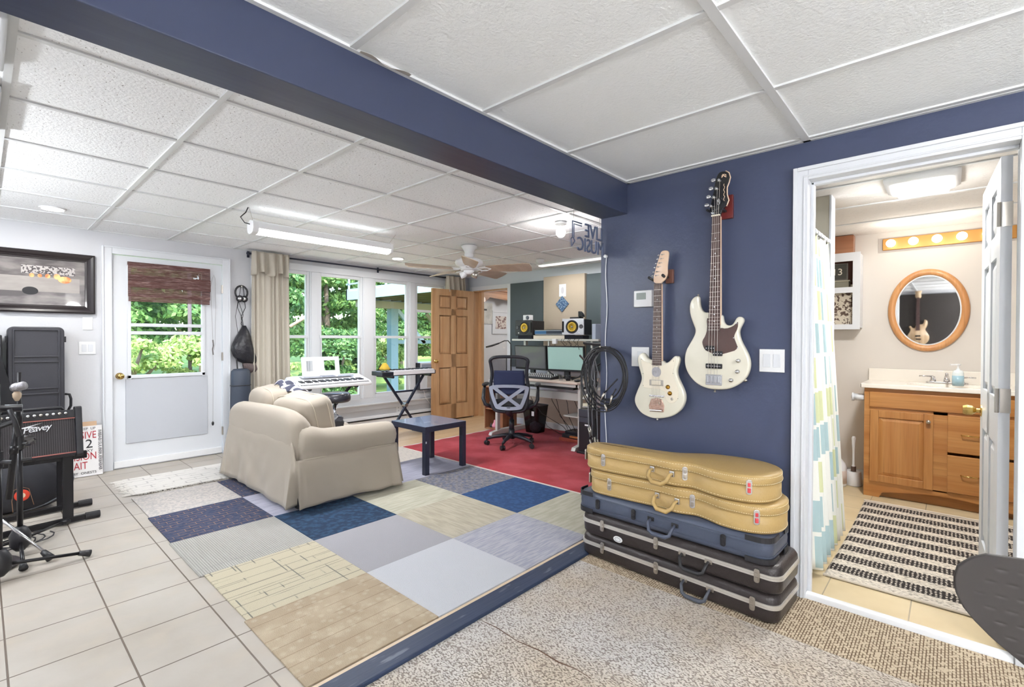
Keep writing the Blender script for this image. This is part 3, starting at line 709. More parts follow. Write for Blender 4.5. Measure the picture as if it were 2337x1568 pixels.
build(MB().ell((GX_, GY_, ZL-.082), (.042, .042, .045)), 'bulb', m_bulb, fx, smooth=True)
point('globe_lamp', (GX_, GY_, ZL-.18), 3.5*L_CEIL, .045, (1, .97, .93), fx)
fw = thing('flush_fluorescent_light', 'long flush lamp on the ceiling above the desk beyond the fan', 'ceiling lamp', (5.0, 3.5, ZL))
build(MB().box(4.93, 5.03, 2.95, 4.05, ZL-.025, ZL-.001), 'housing', m_white2, fw, bevel=.004)
build(MB().box(4.94, 5.02, 2.97, 4.03, ZL-.04, ZL-.025), 'diffuser', m_tube2, fw, bevel=.006)
area('flush_lamp', (4.98, 3.5, ZL-.045), (0, 0, 0), .07, 1.05, 5*L_CEIL, (1, .98, .95), fw)
sd = thing('smoke_detector', 'small white smoke detector on the ceiling beyond the fan', 'smoke detector', (4.72, 3.82, ZL))
build(MB().lathe([(0, -.045), (.035, -.045), (.048, -.03), (.055, -.002), (.055, 0)], (4.72, 3.82, ZL)), 'detector_body', m_white2, sd, smooth=True)
# twin ceiling panels at the far left top
for (y0, y1, lab) in ((2.12, 2.55, 'white ceiling lens panel nearest the beam at the left edge'), (2.77, 3.36, 'white ceiling lens panel behind the first at the left edge')):
    t = thing('ceiling_panel', lab, 'ceiling vent', (-.22, (y0+y1)/2, ZL-.012), group=None)
    build(MB().box(-.52, -.50, y0, y1, ZL-.03, ZL).box(.045, .065, y0, y1, ZL-.03, ZL).box(-.5, .045, y0, y0+.02, ZL-.03, ZL).box(-.5, .045, y1-.02, y1, ZL-.03, ZL), 'rim', m_white, t, bevel=.006)
    build(B(-.5, .045, y0+.02, y1-.02, ZL-.012, ZL-.002), 'lens', mat('grey_lens', (150, 144, 138), .25), t)
# two globe lamps added behind the camera to fill the near room with light
for (x, y, p, lab) in ((-.9, -.9, 30, 'added white fill light globe on the near room ceiling, out of view, nearer the left wall'), (1.3, -1.5, 30, 'added white fill light globe on the near room ceiling, out of view, nearer the navy wall')):
    t = thing('fill_globe_lamp', lab, 'ceiling lamp', (x, y, ZR))
    build(MB().lathe([(0, 0), (.07, 0), (.07, -.02), (.05, -.03)], (x, y, ZR)), 'lamp_holder', m_white2, t, smooth=True)
    build(MB().ell((x, y, ZR-.15), (.13, .13, .12)), 'fill_globe', m_tube, t, smooth=True)
    point('fill_globe_light', (x, y, ZR-.36), p*L_NEAR, .12, (1, .99, .98), t)
# two uplighters added out of view on the left as ceiling fill light
for (x, y, p, sz, lab) in ((-1.25, 3.9, 50, 1.62, 'added black fill light uplighter, out of view by the left wall of the music room'), (-1.3, -1.9, 115, 1.62, 'added black fill light uplighter, out of view by the left wall of the near room')):
    t = thing('fill_uplighter', lab, 'added fill lamp', (x, y, 0))
    build(MB().lathe([(.14, .007), (.14, .02), (.02, .035), (.012, .05), (.012, sz-.06), (.03, sz-.05)], (x, y, 0)), 'stand', m_blackm, t, smooth=True)
    build(MB().lathe([(.03, sz-.06), (.10, sz-.02), (.16, sz+.03), (.155, sz+.03), (.095, sz-.01), (.0, sz-.03)], (x, y, 0)), 'bowl_shade', m_white2, t, smooth=True)
    area('fill_uplight', (x, y, sz+.035), (PI, 0, 0), .24, .24, p*L_NEAR, (.95, .98, 1), t)
# ceiling fan
FX, FY = 3.52, 3.82
fan = thing('ceiling_fan', 'white five-blade ceiling fan with tan blades and two bare lamp holders', 'ceiling fan', (FX, FY, ZL))
build(MB().lathe([(0, 0), (.085, 0), (.085, -.015), (.06, -.045), (.045, -.075), (.048, -.09)], (FX, FY, ZL), n=36).cyl((FX, FY, ZL-.13), (FX, FY, ZL-.08), .05, n=24), 'canopy', m_white2, fan, smooth=True)
build(MB().lathe([(.05, -.125), (.10, -.135), (.145, -.158), (.15, -.185), (.135, -.212), (.105, -.222), (.09, -.235), (.09, -.255), (.06, -.262), (0, -.262)], (FX, FY, ZL), n=36), 'motor_housing', m_white2, fan, smooth=True)
m_blade = wood('fan_blade_wood', (196, 178, 160), (182, 162, 142), 0, .45)
for a in (math.radians(12), ):
    for k in range(5):
        an = a+k*2*PI/5
        M = Matrix.Translation((FX, FY, ZL-.245)) @ Matrix.Rotation(an, 4, 'Z') @ Matrix.Rotation(math.radians(-20), 4, 'X')
        pl = [(.19, -.05), (.30, -.068), (.63, -.086), (.668, -.076), (.68, 0), (.668, .076), (.63, .086), (.30, .068), (.19, .05)]
        bl = MB().prism(pl, -.004, .004, 'z').xf(M); bo = build(bl, 'blade', m_blade, fan, bevel=.002)
        br = MB().tube([(.09, 0, 0), (.13, .03, -.008), (.19, .035, -.006), (.24, 0, -.006), (.19, -.035, -.006), (.13, -.03, -.008)], .006, 6, True).xf(M)
        build(br, 'blade_bracket', m_white2, bo)
build(MB().lathe([(.05, -.255), (.06, -.27), (.05, -.295), (.02, -.305), (0, -.305)], (FX, FY, ZL)), 'switch_housing', m_white2, fan, smooth=True)
for s in (-1, 1):
    d = Vector((.67*s, -.74*s, -.35)).normalized(); c = Vector((FX, FY, ZL-.285))+d*.03
    build(MB().lathe([(.02, 0), (.034, .02), (.036, .06), (.030, .068), (0, .068)], c, d), 'lamp_holder', m_nickel if s > 0 else m_white2, fan, smooth=True)

# LIVE MUSIC sign
SY = 1.66
sg = thing('hanging_music_sign', 'clear acrylic LIVE MUSIC arrow sign hanging under the navy beam, seen from behind', 'sign', (2.53, SY, 1.79))
op = [(2.325, 1.975), (2.60, 1.975), (2.665, 1.965), (2.672, 1.88), (2.684, 1.865), (2.688, 1.795), (2.45, 1.80), (2.33, 1.80), (2.322, 1.84)]
build(MB().prism(op, SY-.002, SY+.002, 'y'), 'acrylic_sheet', m_clear, sg)
m_neon = mat('unlit_neon_tube', (88, 98, 124), .35)
def letters(s, x0, x1, zc, h):
    me = text_mesh(s, 1.0, .03)
    xs = [v.co.x for v in me.vertices]; ys = [v.co.y for v in me.vertices]
    for v in me.vertices:
        v.co.x = ((v.co.x-min(xs))/(max(xs)-min(xs))-.5)*(x1-x0); v.co.y = ((v.co.y-min(ys))/(max(ys)-min(ys))-.5)*h; v.co.z *= .12
    c = ((x0+x1)/2, zc); flipx = True
    M = Matrix.Translation((c[0], SY-.006, c[1])) @ Matrix.Rotation(PI/2, 4, 'X') @ (Matrix.Scale(-1, 4, (1, 0, 0)) if flipx else Matrix.Identity(4))
    return MB().mesh_in(me, M)
for s, x0, x1, zc, h in (('LIVE', 2.475, 2.668, 1.922, .082), ('MUSIC', 2.395, 2.682, 1.832, .082)):
    build(letters(s, x0, x1, zc, h), 'lettering', m_neon, sg)
a = .0045
note = MB().tube([(2.44, SY-.006, 1.955), (2.345, SY-.006, 1.955), (2.345, SY-.006, 1.86), (2.330, SY-.006, 1.848), (2.338, SY-.006, 1.808), (2.368, SY-.006, 1.84), (2.352, SY-.006, 1.86)], a, 6).tube([(2.44, SY-.006, 1.94), (2.36, SY-.006, 1.94), (2.36, SY-.006, 1.86)], a*.8, 6)
build(note, 'note_symbol', m_neon, sg)
build(MB().tube([(2.365, SY, 1.975), (2.365, SY, 2.034)], .0012, 5).tube([(2.65, SY, 1.965), (2.65, SY, 2.034)], .0012, 5).tube([(2.325, SY, 1.99), (2.65, SY, 1.985)], .0008, 4), 'hanging_chain', m_nickel, sg)

# ============================================================ LEFT WALL THINGS
m_pf = mat('black_moulding', (40, 34, 36), .3, coat=.3)
t = thing('framed_picture', 'large wide black framed city night photo on the grey wall at the left', 'picture', (.19, YW, 1.475))
px0, px1, pz0, pz1 = -.42, .725, 1.478, 2.015
def mould(d0, d1, y0, y1):
    def R(d, y): return [(px0+d, y, pz0+d), (px1-d, y, pz0+d), (px1-d, y, pz1-d), (px0+d, y, pz1-d)]
    return R
R = lambda d, y: [(px0+d, y, pz0+d), (px1-d, y, pz0+d), (px1-d, y, pz1-d), (px0+d, y, pz1-d)]
build(MB().loft([R(0, YW-.001), R(0, YW-.035), R(.012, YW-.042), R(.03, YW-.036), R(.045, YW-.022), R(.05, YW-.024), R(.056, YW-.018), R(.068, YW-.016), R(.07, YW-.006)], caps=False), 'picture_frame', m_pf, t)
m_city = mat('night_photo', (84, 79, 80), .22, var=(3, (140, 134, 132), .42, .62, (1, 1, 3)), coat=.5)
build(B(px0+.068, px1-.068, YW-.008, YW-.004, pz0+.068, pz1-.068), 'photo', m_city, t)
m_mur = mat('photo_text_block', (178, 172, 170), .3); add_speckle(m_mur, 70, .5, .54, (70, 64, 66), 1)
build(B(.245, .59, YW-.0095, YW-.0085, 1.815, 1.885), 'photo_print', m_mur, t)
m_or = mat('photo_glow', (232, 120, 72), .3, var=(9, (255, 190, 130), .5, .6))
gl = MB()
for x, r in ((.31, .016), (.36, .014), (.41, .017), (.47, .022)): gl.ell((x, YW-.0095, 1.80), (r, .0006, r*1.1))
gl.ell((.52, YW-.0095, 1.775), (.045, .0006, .03))
build(gl, 'photo_lights', m_or, t, smooth=True)
m_lt = mat('photo_pale', (160, 154, 150), .3, var=(5, (150, 144, 140), .4, .6, (1, 1, 4)))
build(B(.10, .62, YW-.0088, YW-.0083, 1.66, 1.79), 'photo_street', m_lt, t)
build(MB().ell((.30, YW-.0096, 1.665), (.05, .0006, .035)), 'photo_car', m_black, t, smooth=True)

hc = thing('keyboard_hard_case', 'tall black moulded hard case with ribbed panels standing against the left wall', 'instrument case', (.34, 5.8, 0))
hx0, hx1, hy = .155, .50, 5.70
rc = smooth_poly([(hx0, .02), (hx1+.02, .02), (hx1, 1.355), (hx0, 1.35)], 0)
def rrect(x0, x1, z0, z1, r, n=5):
    out = []
    for cx, cz, a0 in ((x1-r, z1-r, 0), (x0+r, z1-r, PI/2), (x0+r, z0+r, PI), (x1-r, z0+r, 1.5*PI)):
        for k in range(n+1):
            t_ = a0+PI/2*k/n; out.append((cx+r*math.cos(t_), cz+r*math.sin(t_)))
    return out
m_case = mat('moulded_black', (52, 52, 58), .42, bump=(300, .0006))
build(MB().prism(rrect(hx0, hx1, .01, 1.35, .04), hy, YW-.02, 'y'), 'shell', m_case, hc, bevel=.01)
rb = MB()
zs = [1.325, 1.10, 1.055, .83, .785, .57, .525, .30]
for x in (hx0+.035, hx1-.035): rb.box(x-.006, x+.006, hy-.012, hy+.002, .05, 1.325)
for z in zs: rb.box(hx0+.03, hx1-.03, hy-.012, hy+.002, z-.006, z+.006)
build(rb, 'ribs', m_case, hc, bevel=.003)
build(MB().box(hx1, hx1+.012, 5.72, 5.78, 1.22, 1.27).box(hx0-.012, hx0, 5.72, 5.78, 1.22, 1.27), 'latch', m_black, hc)
build(MB().tube([(hx1+.005, 5.76, .765), (hx1+.035, 5.76, .76), (hx1+.045, 5.76, .72), (hx1+.044, 5.76, .66), (hx1+.01, 5.76, .58)], .010, 8), 'handle', m_black, hc, smooth=True)
b2 = thing('black_cabinet', 'black box with a thin picture-like edge at the far left behind the hard case', 'cabinet', (.0, 5.8, 0))
build(B(-.35, .125, 5.62, 5.86, 0, 1.28), 'body', m_black, b2, bevel=.008)
build(B(-.34, .118, 5.612, 5.62, .03, 1.25), 'front_panel', m_case, b2, bevel=.003)

# poster leaning against the wall
ps = thing('leaning_poster', 'white poster board with red lettering leaning on the wall left of the outside door', 'poster', (.55, 5.78, 0))
m_pb = mat('poster_white', (232, 230, 230), .55); m_red = mat('poster_red', (176, 40, 52), .6)
PM = frameM((.28, 5.80, .004), (1, 0, 0), (0, .12, .99))   # local x right, y up the board
build(MB().prism([(0, 0), (.485, 0), (.485, .45), (0, .45)], 0, .006, 'z').xf(PM), 'board', m_pb, ps)
build(MB().prism([(.1, 0), (.45, 0), (.45, .49), (.1, .49)], -.012, -.004, 'z').xf(PM), 'cardboard_backing', mat('cardboard', (200, 168, 138), .8), ps)
def ptext(s, size, x, y, m, name, rotz=0, sx=1.0, al='RIGHT'):
    me = text_mesh(s, size, .0006, al)
    M = PM @ Matrix.Translation((x, y, .0072)) @ Matrix.Rotation(rotz, 4, 'Z') @ Matrix.Scale(sx, 4, (1, 0, 0))
    build(MB().mesh_in(me, M), name, m, ps)
for s, y, x in (('EXCLUSIVE', .365, .445), ('RECORD', .275, .32), ('MISSION', .175, .445), ('WAIT', .095, .38)):
    ptext({'EXCLUSIVE': 'SIVE', 'RECORD': 'OD', 'MISSION': 'ISION', 'WAIT': 'DAIT'}[s], .092, x, y, m_red, 'lettering', 0, .68)
ptext('2', .11, .42, .285, m_black, 'lettering'); ptext('XY', .035, .42, .225, m_black, 'lettering')
ptext('2022  KEEP  UP', .03, .44, .425, m_black, 'lettering'); ptext('BY  ONESTS', .03, .44, .03, m_black, 'lettering')
ptext('IV8BAB1SUUB0BUER8ABAB', .034, .468, .225, m_black, 'lettering', -PI/2, .9, 'CENTER')

# headphones, bag and gig bag on the wall between door and curtain
hp = thing('headphones', 'black and silver headphones hanging on the wall above the black bag', 'headphones', (1.965, YW-.04, 1.65))
pts = [(1.965+.062*math.cos(t), YW-.05, 1.765+.075*math.sin(t)) for t in [(-.25+i*1.5/14)*PI for i in range(15)]]
build(MB().tube(pts, .010, 8), 'headband', m_black, hp, smooth=True)
build(MB().tube([(p[0]*.93+.07*1.965, p[1]+.012, p[2]-.004) for p in pts], .004, 6), 'headband_wire', m_chrome, hp)
for x, y in ((1.945, YW-.065), (1.995, YW-.045)):
    build(MB().lathe([(.0, 0), (.034, .002), (.038, .015), (.034, .03), (.015, .034), (0, .034)], (x, y, 1.695), (-.4, -1, 0)), 'ear_cup', m_black, hp, smooth=True)
    build(MB().lathe([(.0, .03), (.020, .034), (.018, .038), (0, .038)], (x, y, 1.695), (-.4, -1, 0)), 'cup_disc', m_chrome, hp, smooth=True)
build(MB().cyl((1.965, YW-.06, 1.835), (1.965, YW, 1.835), .006), 'wall_hook', m_nickel, hp)
build(MB().tube([(1.93, YW-.05, 1.67), (1.91, YW-.03, 1.5), (1.93, YW-.03, 1.35), (1.94, YW-.03, 1.3)], .0025, 5).tube([(1.935, YW-.05, 1.67), (1.99, YW-.03, 1.52), (1.965, YW-.03, 1.42), (2.0, YW-.04, 1.35)], .003, 5), 'headphone_cable', m_black, hp)
bgp = thing('hanging_bag', 'black shiny drawstring bag hanging by its strap below the headphones', 'bag', (1.985, YW-.08, 1.0))
def ringb(cx, cz, rx, ry, n=16): return [(cx+rx*math.cos(2*PI*k/n)*(1+.08*math.sin(3*k)), YW-.012-ry+ry*math.sin(2*PI*k/n), cz) for k in range(n)]
build(MB().loft([ringb(1.995, 1.40, .02, .02), ringb(1.995, 1.375, .028, .03), ringb(1.99, 1.34, .045, .04), ringb(1.98, 1.28, .07, .05), ringb(1.965, 1.20, .095, .06), ringb(1.965, 1.13, .11, .065), ringb(1.99, 1.06, .11, .06), ringb(2.03, 1.00, .10, .05), ringb(2.06, .975, .07, .04)]), 'bag_body', mat('shiny_nylon', (36, 36, 42), .35, bump=(20, .01)), bgp, smooth=True)
build(MB().tube([(1.99, YW-.03, 1.83), (2.005, YW-.05, 1.60), (1.965, YW-.04, 1.50), (1.98, YW-.03, 1.40)], .004, 6).tube([(1.965, YW-.03, 1.83), (1.93, YW-.03, 1.6), (1.975, YW-.04, 1.48), (1.995, YW-.03, 1.38)], .003, 6), 'strap', m_black, bgp)
cp_ = thing('knit_hat', 'crumpled grey brown knit hat hanging under the black bag', 'hat', (2.07, YW-.1, .87))
build(MB().loft([ringb(2.03, .985, .055, .04), ringb(2.05, .95, .075, .05), ringb(2.07, .91, .085, .05), ringb(2.06, .88, .06, .04), ringb(2.04, .865, .03, .02)]), 'knit', mat('grey_knit', (96, 84, 84), .7, bump=(60, .01)), cp_, smooth=True)
gb = thing('gig_bag', 'black cylindrical gig bag standing against the wall left of the curtain', 'bag', (1.92, 5.72, 0))
def ringg(z, rx, ry): return [(1.925+rx*math.cos(2*PI*k/20), 5.76+ry*math.sin(2*PI*k/20), z) for k in range(20)]
m_gig = mat('gig_bag_shell', (56, 64, 78), .5)
build(MB().loft([ringg(0, .11, .07), ringg(.3, .11, .07), ringg(.70, .10, .07), ringg(.74, .098, .065), ringg(.90, .095, .06), ringg(.925, .07, .04)]), 'bag_body', m_gig, gb, smooth=True)
build(MB().tube([ringg(.745, .102, .068)[k] for k in range(20)], .004, 6, True), 'seam', m_black, gb)
build(MB().tube([(1.90, 5.78, .92), (1.905, 5.82, 1.02), (1.925, YW-.03, 1.14)], .008, 6), 'strap', m_black, gb)
# ============================================================ AMP CORNER
AM = Matrix.Translation((.25, 4.33, .47)) @ Matrix.Rotation(math.radians(4), 4, 'Z') @ Matrix.Rotation(math.radians(-9), 4, 'X')
amp = thing('guitar_amplifier', 'black combo guitar amplifier with ribbed grille and chrome knobs on a low black stand', 'amplifier', rot=AM.copy(), loc=(0, 0, 0))
def L(mb, name, m, p, **k): return build(mb, name, m, p, world=False, **k)
m_tolex = mat('black_tolex', (40, 38, 42), .6, bump=(300, .0012))
# local: x -.21...21, y 0 (front) ...25, z 0...33
L(MB().box(-.20, .20, .015, .25, 0, .31), 'cabinet', m_tolex, amp, bevel=.01)
m_gr = mat('amp_grille', (66, 62, 64), .8, bump=(200, .002)); add_lines(m_gr, .011, 3, .0032, (30, 28, 30), 0, smooth=1)
L(MB().box(-.185, .185, .006, .016, .03, .25), 'grille_cloth', m_gr, amp)
m_trimr = mat('copper_trim', (150, 92, 84), .35, .4)
for z in (.25, .022): L(MB().box(-.19, .19, .002, .012, z, z+.007), 'trim_strip', m_trimr, amp)
L(MB().box(-.20, .20, .0, .06, .257, .31), 'control_panel', m_black, amp, bevel=.004)
for k in range(11):
    x = -.16+.030*k
    L(MB().lathe([(.010, 0), (.010, .008), (.007, .018), (0, .018)], (x, 0, .288), (0, -1, 0), 12), 'knob', m_chrome if k % 3 else m_nickel, amp, smooth=True)
for x in (-.205, .205):
    L(MB().prism(rrect(-.012, .05, -.005, .33, .018), x-.018, x+.018, 'x'), 'corner_guard', m_black, amp, bevel=.004)
L(MB().tube([(.15, .12, .31), (.14, .12, .335), (-.14, .12, .335), (-.15, .12, .31)], .010, 8), 'handle', m_black, amp, smooth=True)
lg = MB()
for q in (((-.5, 0), (.10, .40), (-.2, .40)), ): pass
me = text_mesh('Peavey', .056, .0015, shear=.3, space=.85)
L(MB().mesh_in(me, Matrix.Translation((.0, .003, .205)) @ Matrix.Rotation(PI/2, 4, 'X') @ Matrix.Rotation(.1, 4, 'Z')), 'logo', m_white2, amp)
L(MB().prism([(-.10, .212), (.03, .240), (-.03, .222), (.015, .214)], .001, .004, 'y'), 'logo_flash', m_white2, amp)
st = thing('amplifier_stand', 'low black steel stand with ribbed rubber feet carrying the amplifier', 'amplifier stand', (.27, 4.6, 0))
for y0, x1 in ((4.30, .575), (4.86, .57)):
    pass
for yy in (4.42, 4.78):
    f = MB().bar((.02, yy-.05, .025), (.50, yy+.01, .025), .03, .035)
    build(f, 'foot_bar', m_blackm, st, bevel=.004)
    fd = MB()
    for k in range(12): fd.cyl((.49+.0065*k, yy+.01, .026), (.4945+.0065*k, yy+.01, .026), .024, n=16)
    fd.cyl((.49, yy+.01, .026), (.568, yy+.01, .026), .0215, n=16)
    build(fd, 'rubber_foot', m_black, st)
    build(MB().bar((.40, yy-.002, .03), (.40, yy-.002, .47), .022, .055, (1, 0, 0)), 'upright', m_blackm, st, bevel=.003)
build(MB().bar((.02, 4.44, .455), (.50, 4.44, .455), .03, .05).bar((.02, 4.72, .455), (.50, 4.72, .455), .03, .05).bar((.40, 4.42, .43), (.40, 4.78, .43), .03, .03), 'top_rail', m_blackm, st, bevel=.004)
bp = thing('stuffed_gig_bag', 'black padded bag with a round orange badge lying under the amplifier stand', 'bag', (.2, 5.0, 0))
build(MB().loft([[(.22+a*math.cos(2*PI*k/24)-.06, 4.98+z*.05+b*math.sin(2*PI*k/24), z) for k in range(24)] for z, a, b in ((.012, .18, .04), (.04, .25, .085), (.12, .31, .11), (.25, .32, .11), (.34, .29, .09), (.40, .22, .05))]), 'bag_body', mat('padded_nylon', (38, 38, 44), .55), bp, smooth=True)
build(MB().tube([(.22-.06+.315*math.cos(t), 4.885+.07*abs(math.sin(t*.5)), .21+.20*math.sin(t)) for t in [(-.5+k/16)*PI for k in range(17)]], .005, 6), 'piping', mat('grey_piping', (110, 112, 120), .6), bp)
bd = MB().lathe([(.040, 0), (.040, .006), (.030, .008), (0, .008)], (.20, 4.876, .14), (0, -1, .05))
build(bd, 'badge', mat('orange_badge', (214, 66, 42), .5), bp)
build(MB().lathe([(.018, .008), (.018, .010), (0, .010)], (.20, 4.876, .14), (0, -1, .05)), 'badge_centre', mat('cream_badge', (214, 196, 170), .5), bp)
build(MB().tube([(.155, 4.874, .03), (.15, 4.874, .11), (.16, 4.874, .185), (.20, 4.873, .20), (.235, 4.873, .18), (.26, 4.875, .06)], .002, 5), 'badge_stitching', mat('tan_stitch', (150, 112, 84), .7), bp)
build(MB().lathe([(.032, .006), (.034, .012), (.0, .013)], (.20, 4.883, .14), (0, -1, .05)), 'badge_rim', m_red, bp) if False else None

# microphone stands at the far left
def stand(lab, x, y, h, legs, chrome=False, name='microphone_stand', base_z=.0, clips=()):
    t = thing(name, lab, 'microphone stand', (x, y, 0))
    build(MB().cyl((x, y, .07), (x, y, h*.62), .013), 'lower_tube', m_blackm, t, smooth=True)
    build(MB().cyl((x, y, h*.60), (x, y, h), .009), 'upper_tube', m_chrome if chrome else m_blackm, t, smooth=True)
    build(MB().cyl((x, y, h*.58), (x, y, h*.66), .019).cyl((x, y, h*.61), (x+.03, y-.02, h*.61), .010), 'clutch', m_black, t)
    build(MB().lathe([(.02, .03), (.045, .06), (.048, .12), (.03, .16), (.018, .17)], (x, y, 0)), 'leg_hub', m_black, t, smooth=True)
    for (lx, ly) in legs:
        lgo = build(MB().tube([(x, y, .09), (x+(lx)*.9, y+(ly)*.9, .035)], .009, 8), 'leg', m_blackm, t, smooth=True)
        build(MB().tube([(x+lx*.86, y+ly*.86, .038), (x+lx, y+ly, .021)], [.013, .02], 10), 'rubber_foot', m_black, lgo, smooth=True)
    for (cz, dx, dy, dz) in clips:
        build(MB().cyl((x, y, cz), (x+dx, y+dy, cz+dz), .012, n=12), 'boom_joint', m_black, t)
    return t
s1 = stand('black microphone stand nearest the camera at the far left, leg stretched over the tiles', .065, 3.62, 1.02, [(.36, .04), (-.2, .3), (-.2, -.25)], clips=[(.62, .05, -.04, .0), (.80, .06, 0, .02)])
s2 = stand('second black microphone stand behind the nearest one, its upright leaning right', .155, 3.98, 1.06, [(.24, .42), (-.28, .1), (.0, -.3)], clips=[(.55, .05, 0, 0)])
# mic with silver windscreen
mic = thing('microphone', 'silver and clear microphone head in a clip on the stands at the left', 'microphone', (.14, 3.55, 1.0))
M = Matrix.Translation((.128, 3.55, 1.005)) @ Matrix.Scale(.72, 4) @ Matrix.Rotation(math.radians(72), 4, 'Y') @ Matrix.Rotation(.5, 4, 'X')
build(MB().lathe([(0, -.03), (.022, -.028), (.030, -.012), (.032, .008), (.028, .012), (.030, .02), (.030, .045), (.024, .056), (0, .058)]).xf(M), 'mic_head', mat('silver_grille', (150, 148, 152), .3, .8, bump=(260, .003)), mic, smooth=True)
build(MB().lathe([(.010, 0), (.018, -.012), (.017, -.03), (.008, -.05), (0, -.05)], (.13, 3.55, .985)), 'mic_clip', mat('clear_amber', (170, 150, 128), .2, coat=.5), mic, smooth=True)
build(MB().cyl((-.15, 3.5, .915), (.145, 3.52, .900), .018, n=18), 'boom_arm', m_black, s1, smooth=True)
build(MB().cyl((.085, 3.52, .905), (.148, 3.523, .9005), .0185, n=18), 'boom_sleeve', mat('grey_sleeve', (104, 108, 112), .35), s1, smooth=True)
build(MB().tube([(.10, 3.50, .90), (.12, 3.49, .84), (.135, 3.49, .76)], [.012, .010, .012], 8), 'hand_mic_clip', m_black, s1, smooth=True)
build(MB().cyl((.135, 3.6, .88), (.10, 3.58, .43), .014, n=16).cyl((.133, 3.6, .80), (.135, 3.6, .88), .019, n=16).cyl((.118, 3.59, .66), (.121, 3.59, .70), .018, n=16), 'second_tube', m_blackm, s2, smooth=True)
ms = thing('music_stand', 'black sheet music stand with a white page at the far left edge', 'music stand', (-.05, 3.75, 0))
build(MB().cyl((-.02, 3.75, .02), (-.02, 3.75, 1.05), .012), 'pole', m_blackm, ms)
build(MB().add([(-.30, 3.70, 1.20), (.075, 3.78, 1.17), (.135, 3.68, .90), (-.28, 3.58, .88)], [(0, 1, 2, 3)]), 'desk_plate', m_black, ms, solid=.006)
build(MB().add([(-.25, 3.675, 1.17), (.045, 3.745, 1.155), (.062, 3.705, 1.075), (-.26, 3.65, 1.07)], [(0, 1, 2, 3)]), 'sheet', m_white, ms, solid=.002)
build(MB().lathe([(.15, 0), (.16, .008), (.15, .016), (.02, .022), (0, .022)], (.0, 3.88, .0)), 'round_base', mat('iron_base', (62, 56, 58), .5), ms, smooth=True)
hs = thing('hi_hat_stand', 'chrome legged cymbal stand with a round pedal plate at the far left floor', 'cymbal stand', (.05, 4.0, 0))
for q in ((.262, 3.74), (-.25, 4.1), (-.1, 3.7)):
    lg_ = build(MB().tube([(.0, 4.02, .33), (q[0], q[1], .035)], .008, 8), 'leg', m_chrome, hs, smooth=True)
    build(MB().tube([(q[0]*.9, 4.02+(q[1]-4.02)*.9, .06), (q[0]*1.02, 4.02+(q[1]-4.02)*1.02, .018)], [.014, .022], 8), 'rubber_foot', m_black, lg_, smooth=True)
build(MB().cyl((0, 4.02, .05), (0, 4.02, .9), .012), 'tube', m_chrome, hs)
build(MB().tube([(-.03, 3.5, .95), (.0, 3.48, .7), (.02, 3.5, .6), (-.04, 3.5, .45), (-.08, 3.5, .35)], .005, 6), 'hanging_cable', m_black, hs)
cbx = thing('floor_cable', 'black cable lying coiled on the tiles at the foot of the microphone stands', 'cable', (.2, 4.1, 0))
build(MB().tube([(.10+.09*math.cos(k*.5)+.01*k/3, 4.2+.10*math.sin(k*.5), .006+.0004*k) for k in range(40)], .004, 6), 'cable_run', m_black, cbx)
cl2 = thing('plastic_bag_scrap', 'crumpled clear and black plastic wrap hanging before the amplifier grille', 'plastic wrap', (.19, 4.15, .6))
pw = MB().ell((.185, 4.16, .635), (.05, .03, .035), 14, 9)
rnd = random.Random(2); pw.v = [(v[0]+rnd.uniform(-.009, .009), v[1]+rnd.uniform(-.009, .009), v[2]+rnd.uniform(-.009, .009)) for v in pw.v]
build(pw, 'wrap', mat('dark_wrap', (60, 58, 60), .15, coat=1), cl2)

# ============================================================ GUITARS ON THE NAVY WALL
m_ivory = mat('ivory_lacquer', (226, 222, 206), .14, coat=.6)
m_cream = mat('cream_guard', (232, 224, 206), .25)
m_rosew = mat('rosewood', (92, 72, 68), .4, var=(30, (70, 52, 50), .4, .6, (8, 8, 1)))
m_mapleh = mat('maple_head', (226, 196, 168), .3, coat=.4)
m_tort = mat('dark_guard', (78, 56, 52), .12, coat=.8)
def body(poly, xf, th, r, name, m, parent):
    """solid guitar body with rounded edges; front face at x=xf, going back to xf+th"""
    P = smooth_poly(poly, 2)
    rings = []
    for d, x in ((r, xf), (r*.3, xf+r*.3), (0, xf+r), (0, xf+th-r), (r*.3, xf+th-r*.3), (r, xf+th)):
        rings.append([(x, p[0], p[1]) for p in offs(P, d)])
    return build(MB().loft(rings), name, m, parent, smooth=True)
def strings(n, y_top, y_bot, z0, z1, x, r, parent, splay):
    for k in range(n):
        f = k/(n-1)-.5
        build(MB().cyl((x, y_bot[0]+f*splay[1], z0), (x-.002, y_top[0]+f*splay[0], z1), r, n=5), 'string', m_nickel, parent)
BASS_BODY = [(0.968, 1.407), (0.993, 1.407), (1.014, 1.428), (1.021, 1.466), (1.021, 1.489), (1.029, 1.499), (1.049, 1.495), (1.068, 1.473), (1.075, 1.44), (1.07, 1.393), (1.053, 1.346), (1.039, 1.313), (1.046, 1.281), (1.071, 1.239), (1.095, 1.196), (1.101, 1.148), (1.094, 1.101), (1.07, 1.056), (1.028, 1.016), (0.977, 0.997), (0.927, 0.994), (0.867, 1.0), (0.816, 1.026), (0.779, 1.063), (0.763, 1.103), (0.759, 1.142), (0.768, 1.181), (0.784, 1.215), (0.803, 1.25), (0.814, 1.285), (0.814, 1.311), (0.802, 1.337), (0.792, 1.359), (0.798, 1.375), (0.812, 1.381), (0.827, 1.375), (0.837, 1.355), (0.848, 1.338), (0.867, 1.334), (0.886, 1.343), (0.895, 1.361), (0.899, 1.397)]
